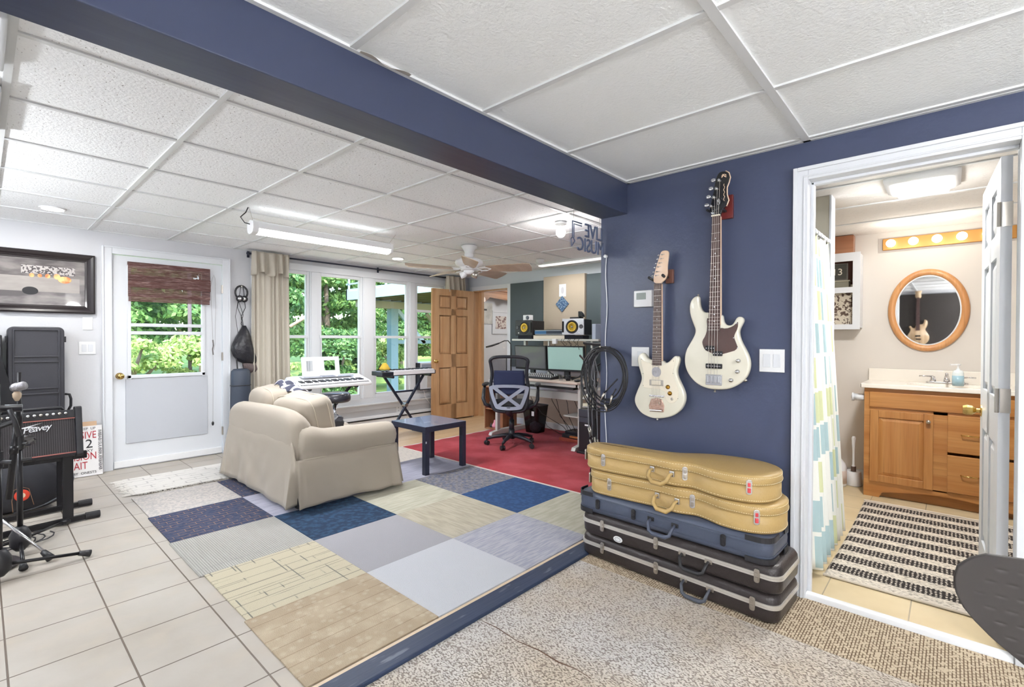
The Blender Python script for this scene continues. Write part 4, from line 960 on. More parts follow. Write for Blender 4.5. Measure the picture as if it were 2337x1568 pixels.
BASS_GUARD = [(0.977, 1.374), (0.966, 1.376), (0.964, 1.312), (0.905, 1.312), (0.905, 1.324), (0.877, 1.318), (0.843, 1.329), (0.825, 1.346), (0.816, 1.355), (0.818, 1.32), (0.833, 1.289), (0.836, 1.272), (0.826, 1.245), (0.813, 1.21), (0.894, 1.184), (0.929, 1.177), (0.951, 1.19), (0.983, 1.203), (0.997, 1.23), (1.0, 1.253), (0.983, 1.281), (0.973, 1.317)]
BASS_HEAD = [(0.952, 1.92), (0.965, 1.95), (0.957, 1.989), (0.944, 2.041), (0.937, 2.093), (0.925, 2.131), (0.909, 2.144), (0.883, 2.14), (0.866, 2.127), (0.86, 2.103), (0.866, 2.078), (0.876, 2.054), (0.876, 2.018), (0.867, 1.986), (0.878, 1.957), (0.891, 1.952), (0.903, 1.934), (0.908, 1.913)]
GTR_BODY = [(1.289, 1.143), (1.302, 1.142), (1.324, 1.151), (1.34, 1.176), (1.357, 1.183), (1.375, 1.17), (1.386, 1.145), (1.378, 1.104), (1.363, 1.06), (1.356, 1.03), (1.366, 0.999), (1.388, 0.952), (1.405, 0.905), (1.395, 0.865), (1.36, 0.823), (1.306, 0.804), (1.263, 0.802), (1.212, 0.811), (1.161, 0.829), (1.117, 0.868), (1.098, 0.912), (1.096, 0.95), (1.108, 0.987), (1.128, 1.024), (1.145, 1.061), (1.145, 1.094), (1.133, 1.128), (1.129, 1.152), (1.139, 1.168), (1.158, 1.168), (1.178, 1.146), (1.198, 1.128), (1.216, 1.127), (1.226, 1.14)]
GTR_GUARD = [(1.36, 1.15), (1.345, 1.136), (1.324, 1.126), (1.302, 1.124), (1.286, 1.108), (1.229, 1.11), (1.213, 1.116), (1.188, 1.126), (1.168, 1.146), (1.151, 1.161), (1.145, 1.147), (1.155, 1.108), (1.163, 1.074), (1.155, 1.041), (1.138, 1.004), (1.129, 0.957), (1.134, 0.923), (1.157, 0.902), (1.187, 0.899), (1.207, 0.927), (1.213, 0.975), (1.339, 0.976), (1.348, 0.99), (1.339, 1.031), (1.342, 1.071), (1.356, 1.11)]
GTR_HEAD = [(1.279, 1.585), (1.284, 1.607), (1.279, 1.636), (1.269, 1.674), (1.256, 1.712), (1.243, 1.75), (1.236, 1.764), (1.218, 1.768), (1.197, 1.764), (1.191, 1.749), (1.197, 1.706), (1.201, 1.668), (1.199, 1.629), (1.212, 1.601), (1.232, 1.588), (1.233, 1.581)]
XG = 2.630
ba = thing('bass_guitar', 'large white four string bass guitar with black headstock hung high on the navy wall', 'bass guitar', (2.655, .93, .99))
body(BASS_BODY, XG, .042, .010, 'body', m_ivory, ba)
build(MB().prism(smooth_poly(BASS_GUARD, 1), XG-.003, XG+.001, 'x'), 'pickguard', m_tort, ba, bevel=.0008)
build(MB().prism([(.949, 1.92), (.908, 1.913), (.902, 1.335), (.967, 1.335)], XG-.004, XG+.020, 'x'), 'neck', m_mapleh, ba, bevel=.006)
fb = build(MB().prism([(.949, 1.92), (.908, 1.913), (.9045, 1.307), (.9645, 1.308)], XG-.012, XG-.004, 'x'), 'fretboard', m_rosew, ba)
z0, z1 = 1.917, 1.307; sl_ = z1-z0; scale = -.86
for k in range(1, 22):
    z = z0-.86*(1-2**(-k/12)); f = (z0-z)/(z0-z1)
    yc = .9285+(.9345-.9285)*f; hw = .0205+(.030-.0205)*f
    if z > 1.31: build(B(XG-.0135, XG-.012, yc-hw, yc+hw, z-.0011, z+.0011), 'fret', m_nickel, fb)
    if k in (3, 5, 7, 9, 15, 17, 19): build(MB().cyl((XG-.0128, yc, z+.015), (XG-.012, yc, z+.015), .0032, n=10), 'inlay_dot', m_white, fb)
body(BASS_HEAD, XG-.006, .016, .002, 'headstock', mat('gloss_black', (22, 22, 26), .12, coat=.8), ba)
build(MB().tube([(XG-.004, y, z) for y, z in ((.883, 2.142), (.866, 2.129), (.8585, 2.103), (.8645, 2.078), (.8745, 2.054), (.8745, 2.018), (.8655, 1.986), (.877, 1.957))], .0028, 6), 'headstock_binding', m_mapleh, ba, smooth=True)
for (y, z), (ty, tz) in zip(((0.953, 1.968), (0.939, 2.012), (0.926, 2.055), (0.913, 2.096)), ((0.986, 1.985), (0.977, 2.028), (0.964, 2.070), (0.952, 2.112))):
    pg = build(MB().lathe([(.0095, 0), (.0095, .004), (.006, .007), (.006, .013), (.008, .015), (0, .016)], (XG-.006, y, z), (-1, 0, 0), 18), 'tuning_post', m_chrome, ba, smooth=True)
    build(MB().cyl((XG+.012, y, z), (XG+.012, ty-.012, tz-.006), .0025).ell((XG+.012, ty, tz), (.004, .014, .010), 12, 8), 'tuning_key', m_chrome, pg, smooth=True)
me = text_mesh('Broadbass', .022, .0003)
build(MB().tube([(XG-.0075, .889+.003*math.sin(k*1.9), 2.075-.0075*k) for k in range(13)], .0013, 5), 'headstock_script', m_mapleh, ba)
build(MB().tube([(XG-.0075, .891+.012*math.cos(k), 2.117+.010*math.sin(k*1.7)) for k in range(12)], .0013, 5), 'headstock_emblem', m_mapleh, ba)
build(MB().tube([(XG-.009, .917+.007*math.cos(k*PI/4), 1.985+.016*math.sin(k*PI/4)) for k in range(8)], .002, 5, True), 'string_tree', m_chrome, ba)
strings(4, (.9285,), (.9385,), 1.075, 1.915, XG-.017, .0011, ba, (.028, .048))
for k, (y, z) in enumerate(((0.953, 1.968), (0.939, 2.012), (0.926, 2.055), (0.913, 2.096))):
    f = (3-k)/3-.5 if False else (.5-k/3); build(MB().cyl((XG-.016, .9285+f*.028, 1.915), (XG-.014, y-.004, z), .0011, n=5), 'string_end', m_nickel, ba)
build(B(XG-.018, XG-.006, .907, .951, 1.912, 1.919), 'nut', m_cream, ba)
for (yc, zc, w) in ((.956, 1.215, .050), (.917, 1.187, .050), (.936, 1.120, .086)):
    pk = build(B(XG-.010, XG, yc-w/2, yc+w/2, zc-.013, zc+.013), 'pickup', m_black, ba, bevel=.004)
    n = 4 if w < .06 else 8
    for k in range(n): build(MB().cyl((XG-.011, yc-w*.38+w*.76*k/(n-1), zc), (XG-.009, yc-w*.38+w*.76*k/(n-1), zc), .0028, n=10), 'pole_piece', m_chrome, pk)
br = build(B(XG-.004, XG, .895, .980, 1.018, 1.075), 'bridge_plate', m_chrome, ba, bevel=.002)
for k in range(4): build(MB().box(XG-.012, XG-.004, .901+.0195*k, .916+.0195*k, 1.030, 1.068).cyl((XG-.012, .9085+.0195*k, 1.035), (XG-.012, .9085+.0195*k, 1.066), .003), 'saddle', m_chrome, br, bevel=.0015)
for (y, z) in ((0.813, 1.152), (0.817, 1.096), (0.848, 1.05)):
    build(MB().lathe([(.011, 0), (.011, .003), (.008, .006), (.0085, .018), (0, .019)], (XG, y, z), (-1, 0, 0), 20), 'control_knob', m_chrome, ba, smooth=True)
for (y, z) in ((1.030, 1.497), (.938, .990)): build(MB().lathe([(.004, -.002), (.004, .006), (.007, .009), (0, .012)], (XG+.02, y, z), (0, .1, 1 if z > 1.2 else -1), 12), 'strap_button', m_nickel, ba, smooth=True)
build(MB().ell((XG+.02, .787, 1.052), (.008, .012, .008)), 'jack_socket', m_nickel, ba, smooth=True)
for (y, z) in ((.966, 1.365), (.822, 1.343), (.838, 1.27), (.818, 1.218)): build(MB().ell((XG-.003, y, z), (.0015, .003, .003), 8, 6), 'guard_screw', m_chrome, ba)
hg = thing('guitar_hanger', 'dark red wooden wall hanger with black prongs behind the headstock of the bass', 'guitar hanger', (XB, .90, 1.93))
build(B(XB-.02, XB-.001, .865, .925, 1.905, 2.03), 'hanger_block', mat('mahogany', (96, 36, 34), .35), hg, bevel=.003)
build(MB().tube([(XB-.02, .90, 1.945), (XB-.06, .895, 1.945), (XB-.085, .900, 1.945)], .006, 8).tube([(XB-.03, .90, 1.945), (XB-.05, .962, 1.945), (XB-.092, .972, 1.950)], .007, 8), 'prong', m_black, hg)
gt = thing('electric_guitar', 'small cream electric guitar with pale headstock hung left of the bass on the navy wall', 'electric guitar', (2.655, 1.25, .80))
body(GTR_BODY, XG, .040, .008, 'body', m_ivory, gt)
build(MB().prism(smooth_poly(GTR_GUARD, 1), XG-.003, XG+.001, 'x'), 'pickguard', m_cream, gt, bevel=.0012)
build(MB().prism([(1.276, 1.584), (1.233, 1.581), (1.228, 1.135), (1.287, 1.135)], XG-.004, XG+.018, 'x'), 'neck', m_mapleh, gt, bevel=.005)
fb = build(MB().prism([(1.276, 1.584), (1.233, 1.581), (1.2295, 1.112), (1.2855, 1.112)], XG-.010, XG-.004, 'x'), 'fretboard', m_rosew, gt)
for k in range(1, 22):
    z = 1.582-.645*(1-2**(-k/12)); f = (1.582-z)/.47; yc = 1.2545+.003*f; hw = .0215+.0065*f
    if z > 1.115: build(B(XG-.0115, XG-.010, yc-hw, yc+hw, z-.001, z+.001), 'fret', m_nickel, fb)
    if k in (3, 5, 7, 9, 12, 15, 17): build(MB().cyl((XG-.0108, yc, z+.01), (XG-.010, yc, z+.01), .0028, n=10), 'inlay_dot', m_white, fb)
body(GTR_HEAD, XG-.004, .014, .002, 'headstock', m_mapleh, gt)
pts6 = ((0, 1.628), (0, 1.650), (0, 1.676), (0, 1.698), (0, 1.722), (0, 1.744)); edge = (1.283, 1.276, 1.270, 1.262, 1.254, 1.247)
for k in range(6):
    z = pts6[k][1]; y = edge[k]-.018
    pg = build(MB().cyl((XG-.016, y, z), (XG-.004, y, z), .0035, n=12).cyl((XG-.0155, y, z), (XG-.0125, y-.02, z+.001), .0013, n=6), 'tuning_post', m_chrome, gt, smooth=True)
    build(MB().ell((XG+.008, edge[k]+.012, z+.002), (.003, .007, .006), 10, 8).cyl((XG+.008, y, z), (XG+.008, edge[k]+.01, z), .002), 'tuning_key', m_chrome, pg, smooth=True)
strings(6, (1.2545,), (1.259,), .885, 1.582, XG-.014, .0007, gt, (.034, .048))
build(MB().prism(rrect(1.234, 1.288, 1.045, 1.102, .024), XG-.006, XG-.002, 'x'), 'round_cover', mat('engraved_disc', (176, 176, 182), .3, .7, bump=(160, .003)), gt, bevel=.001)
build(MB().box(XG-.006, XG-.002, 1.218, 1.303, .994, 1.028), 'pickup_ring', m_nickel, gt, bevel=.001)
build(B(XG-.011, XG-.004, 1.233, 1.289, .998, 1.024), 'pickup', m_cream, gt, bevel=.002)
for (y, z) in ((1.191, .991), (1.179, .956)): build(MB().lathe([(.0125, 0), (.0125, .004), (.009, .006), (.0085, .014), (0, .015)], (XG-.002, y, z), (-1, 0, 0), 20), 'control_knob', mat('brass_knob', (168, 128, 52), .25, .9), gt, smooth=True)
build(MB().lathe([(.008, 0), (.008, .003), (.004, .005), (.004, .010), (0, .01)], (XG-.002, 1.167, .925), (-1, 0, 0), 16), 'jack_socket', m_nickel, gt)
br = build(B(XG-.008, XG-.002, 1.213, 1.303, .929, .940), 'bridge', m_chrome, gt, bevel=.002)
for k in range(6): build(MB().cyl((XG-.014, 1.225+.0135*k, .9345), (XG-.006, 1.225+.0135*k, .9345), .004, n=12), 'saddle', m_chrome, br)
build(MB().prism([(1.216, .845), (1.300, .842), (1.306, .875), (1.292, .915), (1.258, .924), (1.226, .917), (1.212, .88)], XG-.006, XG, 'x'), 'tailpiece', mat('rosy_chrome', (206, 172, 156), .18, .9, bump=(60, .002)), gt, bevel=.002)
build(MB().cyl((XG-.012, 1.222, .853), (XG-.012, 1.296, .851), .005, n=12).cyl((XG-.010, 1.235, .885), (XG-.022, 1.240, .905), .003), 'tailpiece_bar', m_chrome, gt)
for (y, z) in ((1.356, 1.143), (1.345, 1.06), (1.343, .99), (1.16, 1.14), (1.162, 1.07), (1.133, .93)): build(MB().ell((XG-.003, y, z), (.0012, .002, .002), 8, 6), 'guard_screw', m_black, gt)
build(MB().lathe([(.004, 0), (.006, .006), (0, .012)], (XG+.02, 1.265, .801), (0, 0, -1), 12), 'strap_button', m_nickel, gt)
hg = thing('guitar_hanger', 'small brown wooden wall hanger with two black prongs holding the cream guitar', 'guitar hanger', (XB, 1.22, 1.6))
build(B(XB-.02, XB-.001, 1.190, 1.235, 1.585, 1.665), 'hanger_block', mat('walnut_block', (110, 74, 62), .4), hg, bevel=.003)
build(MB().tube([(XB-.02, 1.222, 1.62), (XB-.06, 1.218, 1.615), (XB-.10, 1.216, 1.625)], .008, 8).tube([(XB-.02, 1.225, 1.62), (XB-.055, 1.292, 1.605), (XB-.10, 1.300, 1.618)], .008, 8), 'prong', m_black, hg, smooth=True)

# white cord and coiled cables at the wall end
wc = thing('wall_cable', 'thin white cable running down the edge of the navy wall below a small plug', 'cord', (XB-.01, 1.635, .6))
build(MB().tube([(XB-.008, 1.637+.006*math.sin(k*.9), 1.79-.062*k) for k in range(21)]+[(XB-.01, 1.60, .50), (XB-.02, 1.58, .3), (XB-.02, 1.575, .05)], .003, 6), 'cord_run', m_white2, wc, smooth=True)
build(MB().cyl((XB-.02, 1.642, 1.79), (XB-.001, 1.642, 1.79), .010), 'plug', m_white2, wc)
cc = thing('coiled_cables', 'coil of black instrument cables with silver plugs hanging at the end of the navy wall', 'cable', (XB-.04, 1.60, 1.05))
rnd = random.Random(11)
m_cab = mat('black_cable', (38, 38, 42), .4)
for k in range(9):
    ry = .120+.012*rnd.random()+.004*k; rz_ = .155+.012*rnd.random()+.004*k; oy = 1.600+rnd.uniform(-.018, .018); oz = 1.045-.004*k+rnd.uniform(-.012, .012)
    x = XB-.05-.010*k*.8
    build(MB().tube([(x+.008*math.sin(3*t+k), oy+ry*math.cos(t)*(1+.03*math.sin(2*t+k)), oz+rz_*math.sin(t)) for t in [2*PI*i/40 for i in range(40)]], .0042, 6, True), 'cable_loop', m_cab, cc, smooth=True)
for (a_, b_, c_) in (((1.50, 1.02), (1.585, .93), (1.61, .88)), ((1.51, .96), (1.53, .92), (1.545, .86)), ((1.60, .90), (1.58, .86), (1.565, .82))):
    pl = build(MB().tube([(XB-.10, *a_), (XB-.11, *b_)], .0045, 6), 'cable_end', m_cab, cc, smooth=True)
    build(MB().tube([(XB-.11, *b_), (XB-.112, *c_)], [.008, .006], 8), 'plug', m_nickel, pl, smooth=True)
build(MB().tube([(XB, 1.612, 1.21), (XB-.07, 1.612, 1.20), (XB-.12, 1.612, 1.215)], .006, 8), 'wall_hook', m_nickel, cc)
hb = thing('hanging_cable_bundle', 'messy bundle of thin cables and silver plugs hanging between the desk and the navy wall', 'cable', (2.78, 1.80, .5))
for k in range(16):
    y = 1.765+.012*(k % 6); x = 2.75+.018*(k//4); zb_ = rnd.uniform(.55, .95); dx = rnd.uniform(-.02, .02)
    cb = build(MB().tube([(x, y-.03, 1.20), (x+dx, y+.02, 1.12), (x-dx, y+.015*math.sin(k), 1.0), (x+dx*.5, y-.01*math.sin(k*2), .9 if zb_ < .85 else zb_+.03), (x, y, zb_)], .0035, 6), 'cable_strand', m_cab if k % 3 else mat('grey_cable', (150, 150, 156), .4), hb, smooth=True)
    build(MB().tube([(x, y, zb_), (x+.004, y-.01, zb_-.06)], [.006, .005], 8), 'plug', m_nickel, cb, smooth=True)
build(MB().tube([(2.775, 1.683, 1.23), (2.775, 1.76, 1.225), (2.775, 1.86, 1.235)], .010, 8), 'bundle_hook', m_black, hb)
bs = stand('black microphone stand standing in the gap between desk and navy wall', 3.62, 2.30, .98, [(.22, .0), (.12, -.16)], clips=())
build(MB().tube([(3.62, 2.32, .93), (3.62, 2.34, 1.0), (3.63, 2.40, 1.05), (3.70, 2.52, 1.11)], .010, 8), 'boom_arm', m_blackm, bs, smooth=True)

# ============================================================ GUITAR CASES
m_bcase = mat('black_case_shell', (46, 40, 40), .32, bump=(180, .0014))
m_gcase = mat('blue_grey_case', (68, 75, 92), .36, bump=(300, .0005))
m_tcase = mat('mustard_leatherette', (174, 146, 94), .42, bump=(130, .0014))
m_alu = mat('aluminium_band', (206, 202, 196), .35, .6)
m_stitch = mat('cream_stitch', (228, 214, 178), .7)
def latch(p, parent, m, w=.024, h=.062, red=False):
    """on a face whose outward normal is -x (local), at p"""
    x, y, z = p
    o = build(MB().prism(rrect(y-w/2, y+w/2, z-h/2, z+h/2, w*.42), x-.007, x+.002, 'x'), 'latch', m, parent, bevel=.002, world=False)
    build(MB().box(x-.012, x-.006, y-w*.32, y+w*.32, z-h*.30, z-.004).box(x-.011, x-.006, y-w*.28, y+w*.28, z+.004, z+h*.25), 'latch_tongue', mat('red_latch_label', (190, 60, 66), .4) if red else m, o, bevel=.002, world=False)
def handle(p, parent, m, m2, w=.13, r=.009, drop=.055):
    x, y, z = p
    h_ = build(MB().tube([(x, y-w/2, z), (x-.03, y-w/2, z-.012), (x-.042, y-w/2+.010, z-drop*.8), (x-.044, y-w/2+.03, z-drop), (x-.044, y+w/2-.03, z-drop), (x-.042, y+w/2-.010, z-drop*.8), (x-.03, y+w/2, z-.012), (x, y+w/2, z)], [r*.7, r*.8, r, r*1.15, r*1.15, r, r*.8, r*.7], 10), 'handle', m, parent, smooth=True, world=False)
    for s in (-1, 1): build(MB().box(x-.006, x+.002, y+s*w/2-.018, y+s*w/2+.018, z-.010, z+.010), 'handle_mount', m2, h_, bevel=.003, world=False)
def box_case(label, loc, rz, W_, Dp, H, m, band):
    """local: x 0 (front, -x normal) .. Dp, y 0..W, z 0..H"""
    t = thing('guitar_case', label, 'guitar case', loc, rz)
    def rr(z, d, r=.055): return [(a, b, z) for a, b in rrect(d, Dp-d, d, W_-d, r, 7)]
    k = .022
    zz = [(0, k), (.008, .008), (k, .0), (H*.48, -.002), (H*.52, -.002), (H-k, .0), (H-.008, .007), (H, k)]
    build(MB().loft([rr(z, d) for z, d in zz]), 'shell', m, t, smooth=True, world=False)
    return t, rr
t, rr = box_case('black hard guitar case at the bottom of the stack, aluminium band around it', (2.315, .550, .007), math.radians(-3.0), 1.055, .335, .132, m_bcase, 1)
def band(t, rr, z0, z1):
    build(MB().loft([rr(z0, -.001), rr(z0, -.006), rr((z0+z1)/2-.001, -.006), rr((z0+z1)/2, -.0045), rr((z0+z1)/2+.001, -.006), rr(z1, -.006), rr(z1, -.001)], caps=False), 'aluminium_band', m_alu, t, world=False)
band(t, rr, .072, .092)
for y in (.10, .57, .90): latch((-.004, y, .078), t, m_nickel)
handle((-.004, .355, .070), t, mat('slate_handle', (66, 70, 80), .4), m_nickel)
t, rr = box_case('black hard guitar case second from the bottom, with an oval badge', (2.310, .54, .140), math.radians(-2.2), 1.05, .325, .132, m_bcase, 1)
band(t, rr, .072, .092)
for y in (.09, .575, .90): latch((-.004, y, .078), t, m_nickel)
handle((-.004, .37, .070), t, m_black, m_nickel)
bo = build(MB().lathe([(.028, 0), (.028, .002), (.024, .003), (0, .003)], (0, 0, 0), (-1, 0, 0), 24).xf(Matrix.Translation((-.003, .80, .030)) @ Matrix.Scale(.6, 4, (0, 0, 1))), 'oval_badge', m_white2, t, world=False)
build(MB().tube([(-.007, .80+.018*math.cos(k*PI/6), .030+.010*math.sin(k*PI/6)) for k in range(12)], .0008, 4, True), 'badge_ring', m_black, bo, world=False)
t, rr = box_case('blue grey hard guitar case in the middle of the stack with black clasps', (2.305, .575, .273), math.radians(-2.0), 1.03, .29, .118, m_gcase, 0)
build(MB().loft([rr(.084, -.001), rr(.084, -.005), rr(.094, -.005), rr(.094, -.001)], caps=False).loft([rr(.030, -.001), rr(.030, -.003), rr(.034, -.003), rr(.034, -.001)], caps=False), 'rim_moulding', m_gcase, t, world=False)
for y in (.20, .665, .89): latch((-.004, y, .062), t, m_black, .024, .056)
handle((-.004, .50, .066), t, m_gcase, m_black)
for (x0, y0) in ((.0, .0), (.0, 1.03), (.29, 0.0)):
    for z in (.0, .094):
        sx = 1 if x0 < .1 else -1; sy = 1 if y0 < .1 else -1
        q = [(x0+sx*(.055-.0595*math.cos(a)), y0+sy*(.055-.0595*math.sin(a))) for a in [PI/2*k/6 for k in range(7)]]
        q = [(q[0][0], q[0][1]+sy*.05)]+q+[(q[-1][0]+sx*.05, q[-1][1])]
        vs = [(a, b, z) for a, b in q]+[(a, b, z+.024) for a, b in q]; n = len(q)
        build(MB().add(vs, [(i, i+1, n+i+1, n+i) for i in range(n-1)]), 'corner_guard', m_black, t, world=False, solid=.004)
CASE = [(2.315, 1.45), (2.335, 1.50), (2.385, 1.535), (2.45, 1.535), (2.485, 1.50), (2.50, 1.40), (2.505, 1.278), (2.51, 1.15), (2.53, 1.05), (2.585, .98), (2.635, .90), (2.655, .80), (2.66, .71), (2.63, .62), (2.575, .565), (2.49, .54), (2.40, .545), (2.33, .585), (2.298, .65), (2.292, .73), (2.305, .80), (2.335, .86), (2.348, .915), (2.325, .965), (2.318, 1.02), (2.335, 1.09), (2.330, 1.17), (2.322, 1.30)]
def shaped_case(label, loc, z0, H, latches, hy, red):
    t = thing('guitar_case', label, 'guitar case', (2.45+loc[0], 1.0+loc[1], z0))
    P = smooth_poly([(a-2.45, b-1.0) for a, b in CASE], 2)
    def R(z, d): return [(a, b, z) for a, b in offs(P, d)]
    build(MB().loft([R(0, .012), R(.004, .003), R(.012, 0), (R(H*.66, 0))]), 'case_base', m_tcase, t, smooth=True, world=False)
    build(MB().loft([R(H*.655, -.004), R(H*.66, -.005), R(H-.016, -.004), R(H-.005, .001), R(H, .014), R(H+.002, .05), R(H+.006, .075)]), 'case_lid', m_tcase, t, smooth=True, world=False)
    for z, d in ((.014, -.001), (H*.70, -.006), (H-.010, -.0035)):
        Q = R(z, d); n = len(Q); s = MB()
        for i in range(0, n):
            a, b = Vector(Q[i]), Vector(Q[(i+1) % n]); l = (b-a).length; m_ = max(1, int(l/.009))
            for k in range(m_):
                p = a+(b-a)*(k/m_); q = a+(b-a)*((k+.6)/m_); s.bar(p, q, .0016, .0018)
        build(s, 'stitching', m_stitch, t, world=False)
    def face(y):   # x of the front outline at y
        best = None
        n = len(P)
        for i in range(n):
            (x1, y1), (x2, y2) = P[i], P[(i+1) % n]
            if (y1-y)*(y2-y) <= 0 and y1 != y2:
                x = x1+(x2-x1)*(y-y1)/(y2-y1)
                if best is None or x < best[0]: best = (x, (x2-x1)/(y2-y1))
        return best
    def at(fn, y, z):
        x, s_ = face(y); M = Matrix.Translation((x-.004, y, z)) @ Matrix.Rotation(-math.atan(s_), 4, 'Z')
        return M
    for k, (y, z) in enumerate(latches):
        x, s_ = face(y); M = Matrix.Translation((x-.002, y, z)) @ Matrix.Rotation(-math.atan(s_), 4, 'Z')
        o = build(MB().prism(rrect(-.013, .013, -.034, .034, .011), -.007, .002, 'x').xf(M), 'latch', m_chrome, t, bevel=.002, world=False)
        build(MB().box(-.012, -.006, -.007, .007, -.024, -.003).box(-.011, -.006, -.006, .006, .003, .020).xf(M), 'latch_tongue', m_redl if (red and k == 0) else m_nickel, o, bevel=.002, world=False)
    w = .115
    x, s_ = face(hy); M = Matrix.Translation((x-.002, hy, H*.45)) @ Matrix.Rotation(-math.atan(s_), 4, 'Z')
    h_ = build(MB().tube([(0, -w/2, .01), (-.028, -w/2, .005), (-.044, -w/2+.004, -.02), (-.052, -w/2+.03, -.042), (-.052, w/2-.03, -.042), (-.044, w/2-.004, -.02), (-.028, w/2, .005), (0, w/2, .01)], [.007, .008, .0095, .0115, .0115, .0095, .008, .007], 10).xf(M), 'handle', m_tcase, t, smooth=True, world=False)
    for s2 in (-1, 1): build(MB().box(-.010, .004, s2*w/2-.014, s2*w/2+.014, -.006, .024).xf(M), 'handle_mount', m_chrome, h_, bevel=.004, world=False)
    x, s_ = face(.47); 
    build(MB().prism(rrect(-.010, .010, -.030, .030, .008), .0, .010, 'y').xf(Matrix.Translation((-.075, .5325, H*.5))), 'hinge', m_nickel, t, bevel=.002, world=False)
    return t
m_redl = mat('red_latch_label', (196, 62, 70), .35, coat=.4)
shaped_case('mustard shaped guitar case second from the top of the stack, on the blue grey case', (.012, .012), .393, .130, [(-.375, .080), (-.075, .075), (.375, .070)], .045, True)
shaped_case('mustard shaped guitar case on the very top of the stack', (.004, .036), .528, .125, [(-.37, .075), (-.065, .072), (.385, .065)], .045, True)
# ============================================================ LOVESEAT
so = thing('loveseat', 'cream slipcovered loveseat with rolled arms and a pleated skirt, seen from behind', 'sofa', (1.95, 4.2, 0))
SX0, SX1, SY0, SY1 = 1.53, 2.40, 3.48, 4.93
rs = random.Random(3)
from mathutils import noise as nz
def wr(p, s=6, a=.006): return a*nz.noise(Vector((p[0]*s, p[1]*s, p[2]*s*.8)))
# back
def backprof(y, n=0):
    return [(SX0+.005, y, .20), (SX0-.01, y, .40), (SX0-.015, y, .60), (SX0-.005, y, .665), (SX0+.02, y, .70), (SX0+.06, y, .715), (SX0+.11, y, .70), (SX0+.15, y, .66), (SX0+.17, y, .58), (SX0+.19, y, .40), (SX0+.20, y, .20)]
rings = []
for k in range(15):
    u = k/14; y = SY0+.04+(SY1-SY0-.08)*u; e = min(u, 1-u); dz = -.055*max(0, 1-e*6)**1.6+.01*math.sin(u*5)
    rings.append([(x+wr((x, y, z)), yy, z+(dz if z > .45 else 0)) for x, yy, z in backprof(y)])
build(MB().loft(rings), 'back', m_sofa, so, smooth=True, sub=1)
for (yc, sgn) in ((SY0, 1), (SY1, -1)):
    rings = []
    for k in range(14):
        u = k/13; x = SX0+.03+(SX1-SX0-.03)*u
        R_ = .105 if 0 < k < 13 else .095
        zc = .475-.02*u+(.03 if u < .2 else 0)
        pr_ = [(yc+sgn*.02, .20), (yc+sgn*.02, .30), (yc+sgn*.015, .375)]
        for a in range(9):
            an = math.radians(235-a*30) if True else 0
            pr_.append((yc+sgn*(.085)+sgn*R_*math.cos(an), zc+R_*math.sin(an)))
        pr_ += [(yc+sgn*.20, .38), (yc+sgn*.20, .20)]
        dx = 0
        rings.append([(x+wr((x, p[0], p[1]), 5, .005), p[0]+wr((p[0], x, p[1]), 5, .006), p[1]) for p in pr_])
    build(MB().loft(rings), 'arm', m_sofa, so, smooth=True, sub=1)
    # rounded front of the arm
build(B(SX0+.05, SX1-.01, SY0+.03, SY1-.03, .10, .33), 'seat_base', m_sofa, so, bevel=.02)
for y0, y1 in ((SY0+.20, 4.215), (4.215, SY1-.20)):
    build(MB().ell(((SX0+.18+SX1)/2, (y0+y1)/2, .385), ((SX1-SX0-.18)/2+.02, (y1-y0)/2, .085), 32, 14, .45), 'seat_cushion', m_sofa, so, smooth=True)
def back_cushion(y0, y1, lean, zt, rz, dx=0):
    c = ((SX0+.27+dx), (y0+y1)/2, (.44+zt)/2)
    M = Matrix.Translation(c) @ Matrix.Rotation(rz, 4, 'Z') @ Matrix.Rotation(lean, 4, 'Y')
    e = MB().ell((0, 0, 0), (.135, (y1-y0)/2, (zt-.42)/2), 44, 26, .42)
    e.v = [(v[0]+.012*nz.noise(Vector((v[1]*7, v[2]*7, 1))), v[1], v[2]+.018*nz.noise(Vector((v[1]*5, 3, v[0]*5)))) for v in e.v]
    e.xf(M); cu = build(e, 'back_cushion', m_sofa, so, smooth=True)
    w, h = (y1-y0)/2, (zt-.42)/2
    for xx in (-.06, .06):
        def pw(v): return math.copysign(abs(v)**.42, v)
        rr_ = (1-(abs(xx)/.135)**(2/.42))**(.42/2)
        pts = [M @ Vector((xx, w*pw(math.cos(t))*rr_*1.0, h*pw(math.sin(t))*rr_)) for t in [2*PI*k/60 for k in range(60)]]
        build(MB().tube(pts, .0045, 6, True), 'piping', m_piping, cu, smooth=True)
back_cushion(3.70, 4.29, -.22, .785, math.radians(5), .02)
back_cushion(4.27, 4.78, -.10, .815, math.radians(-3), -.03)
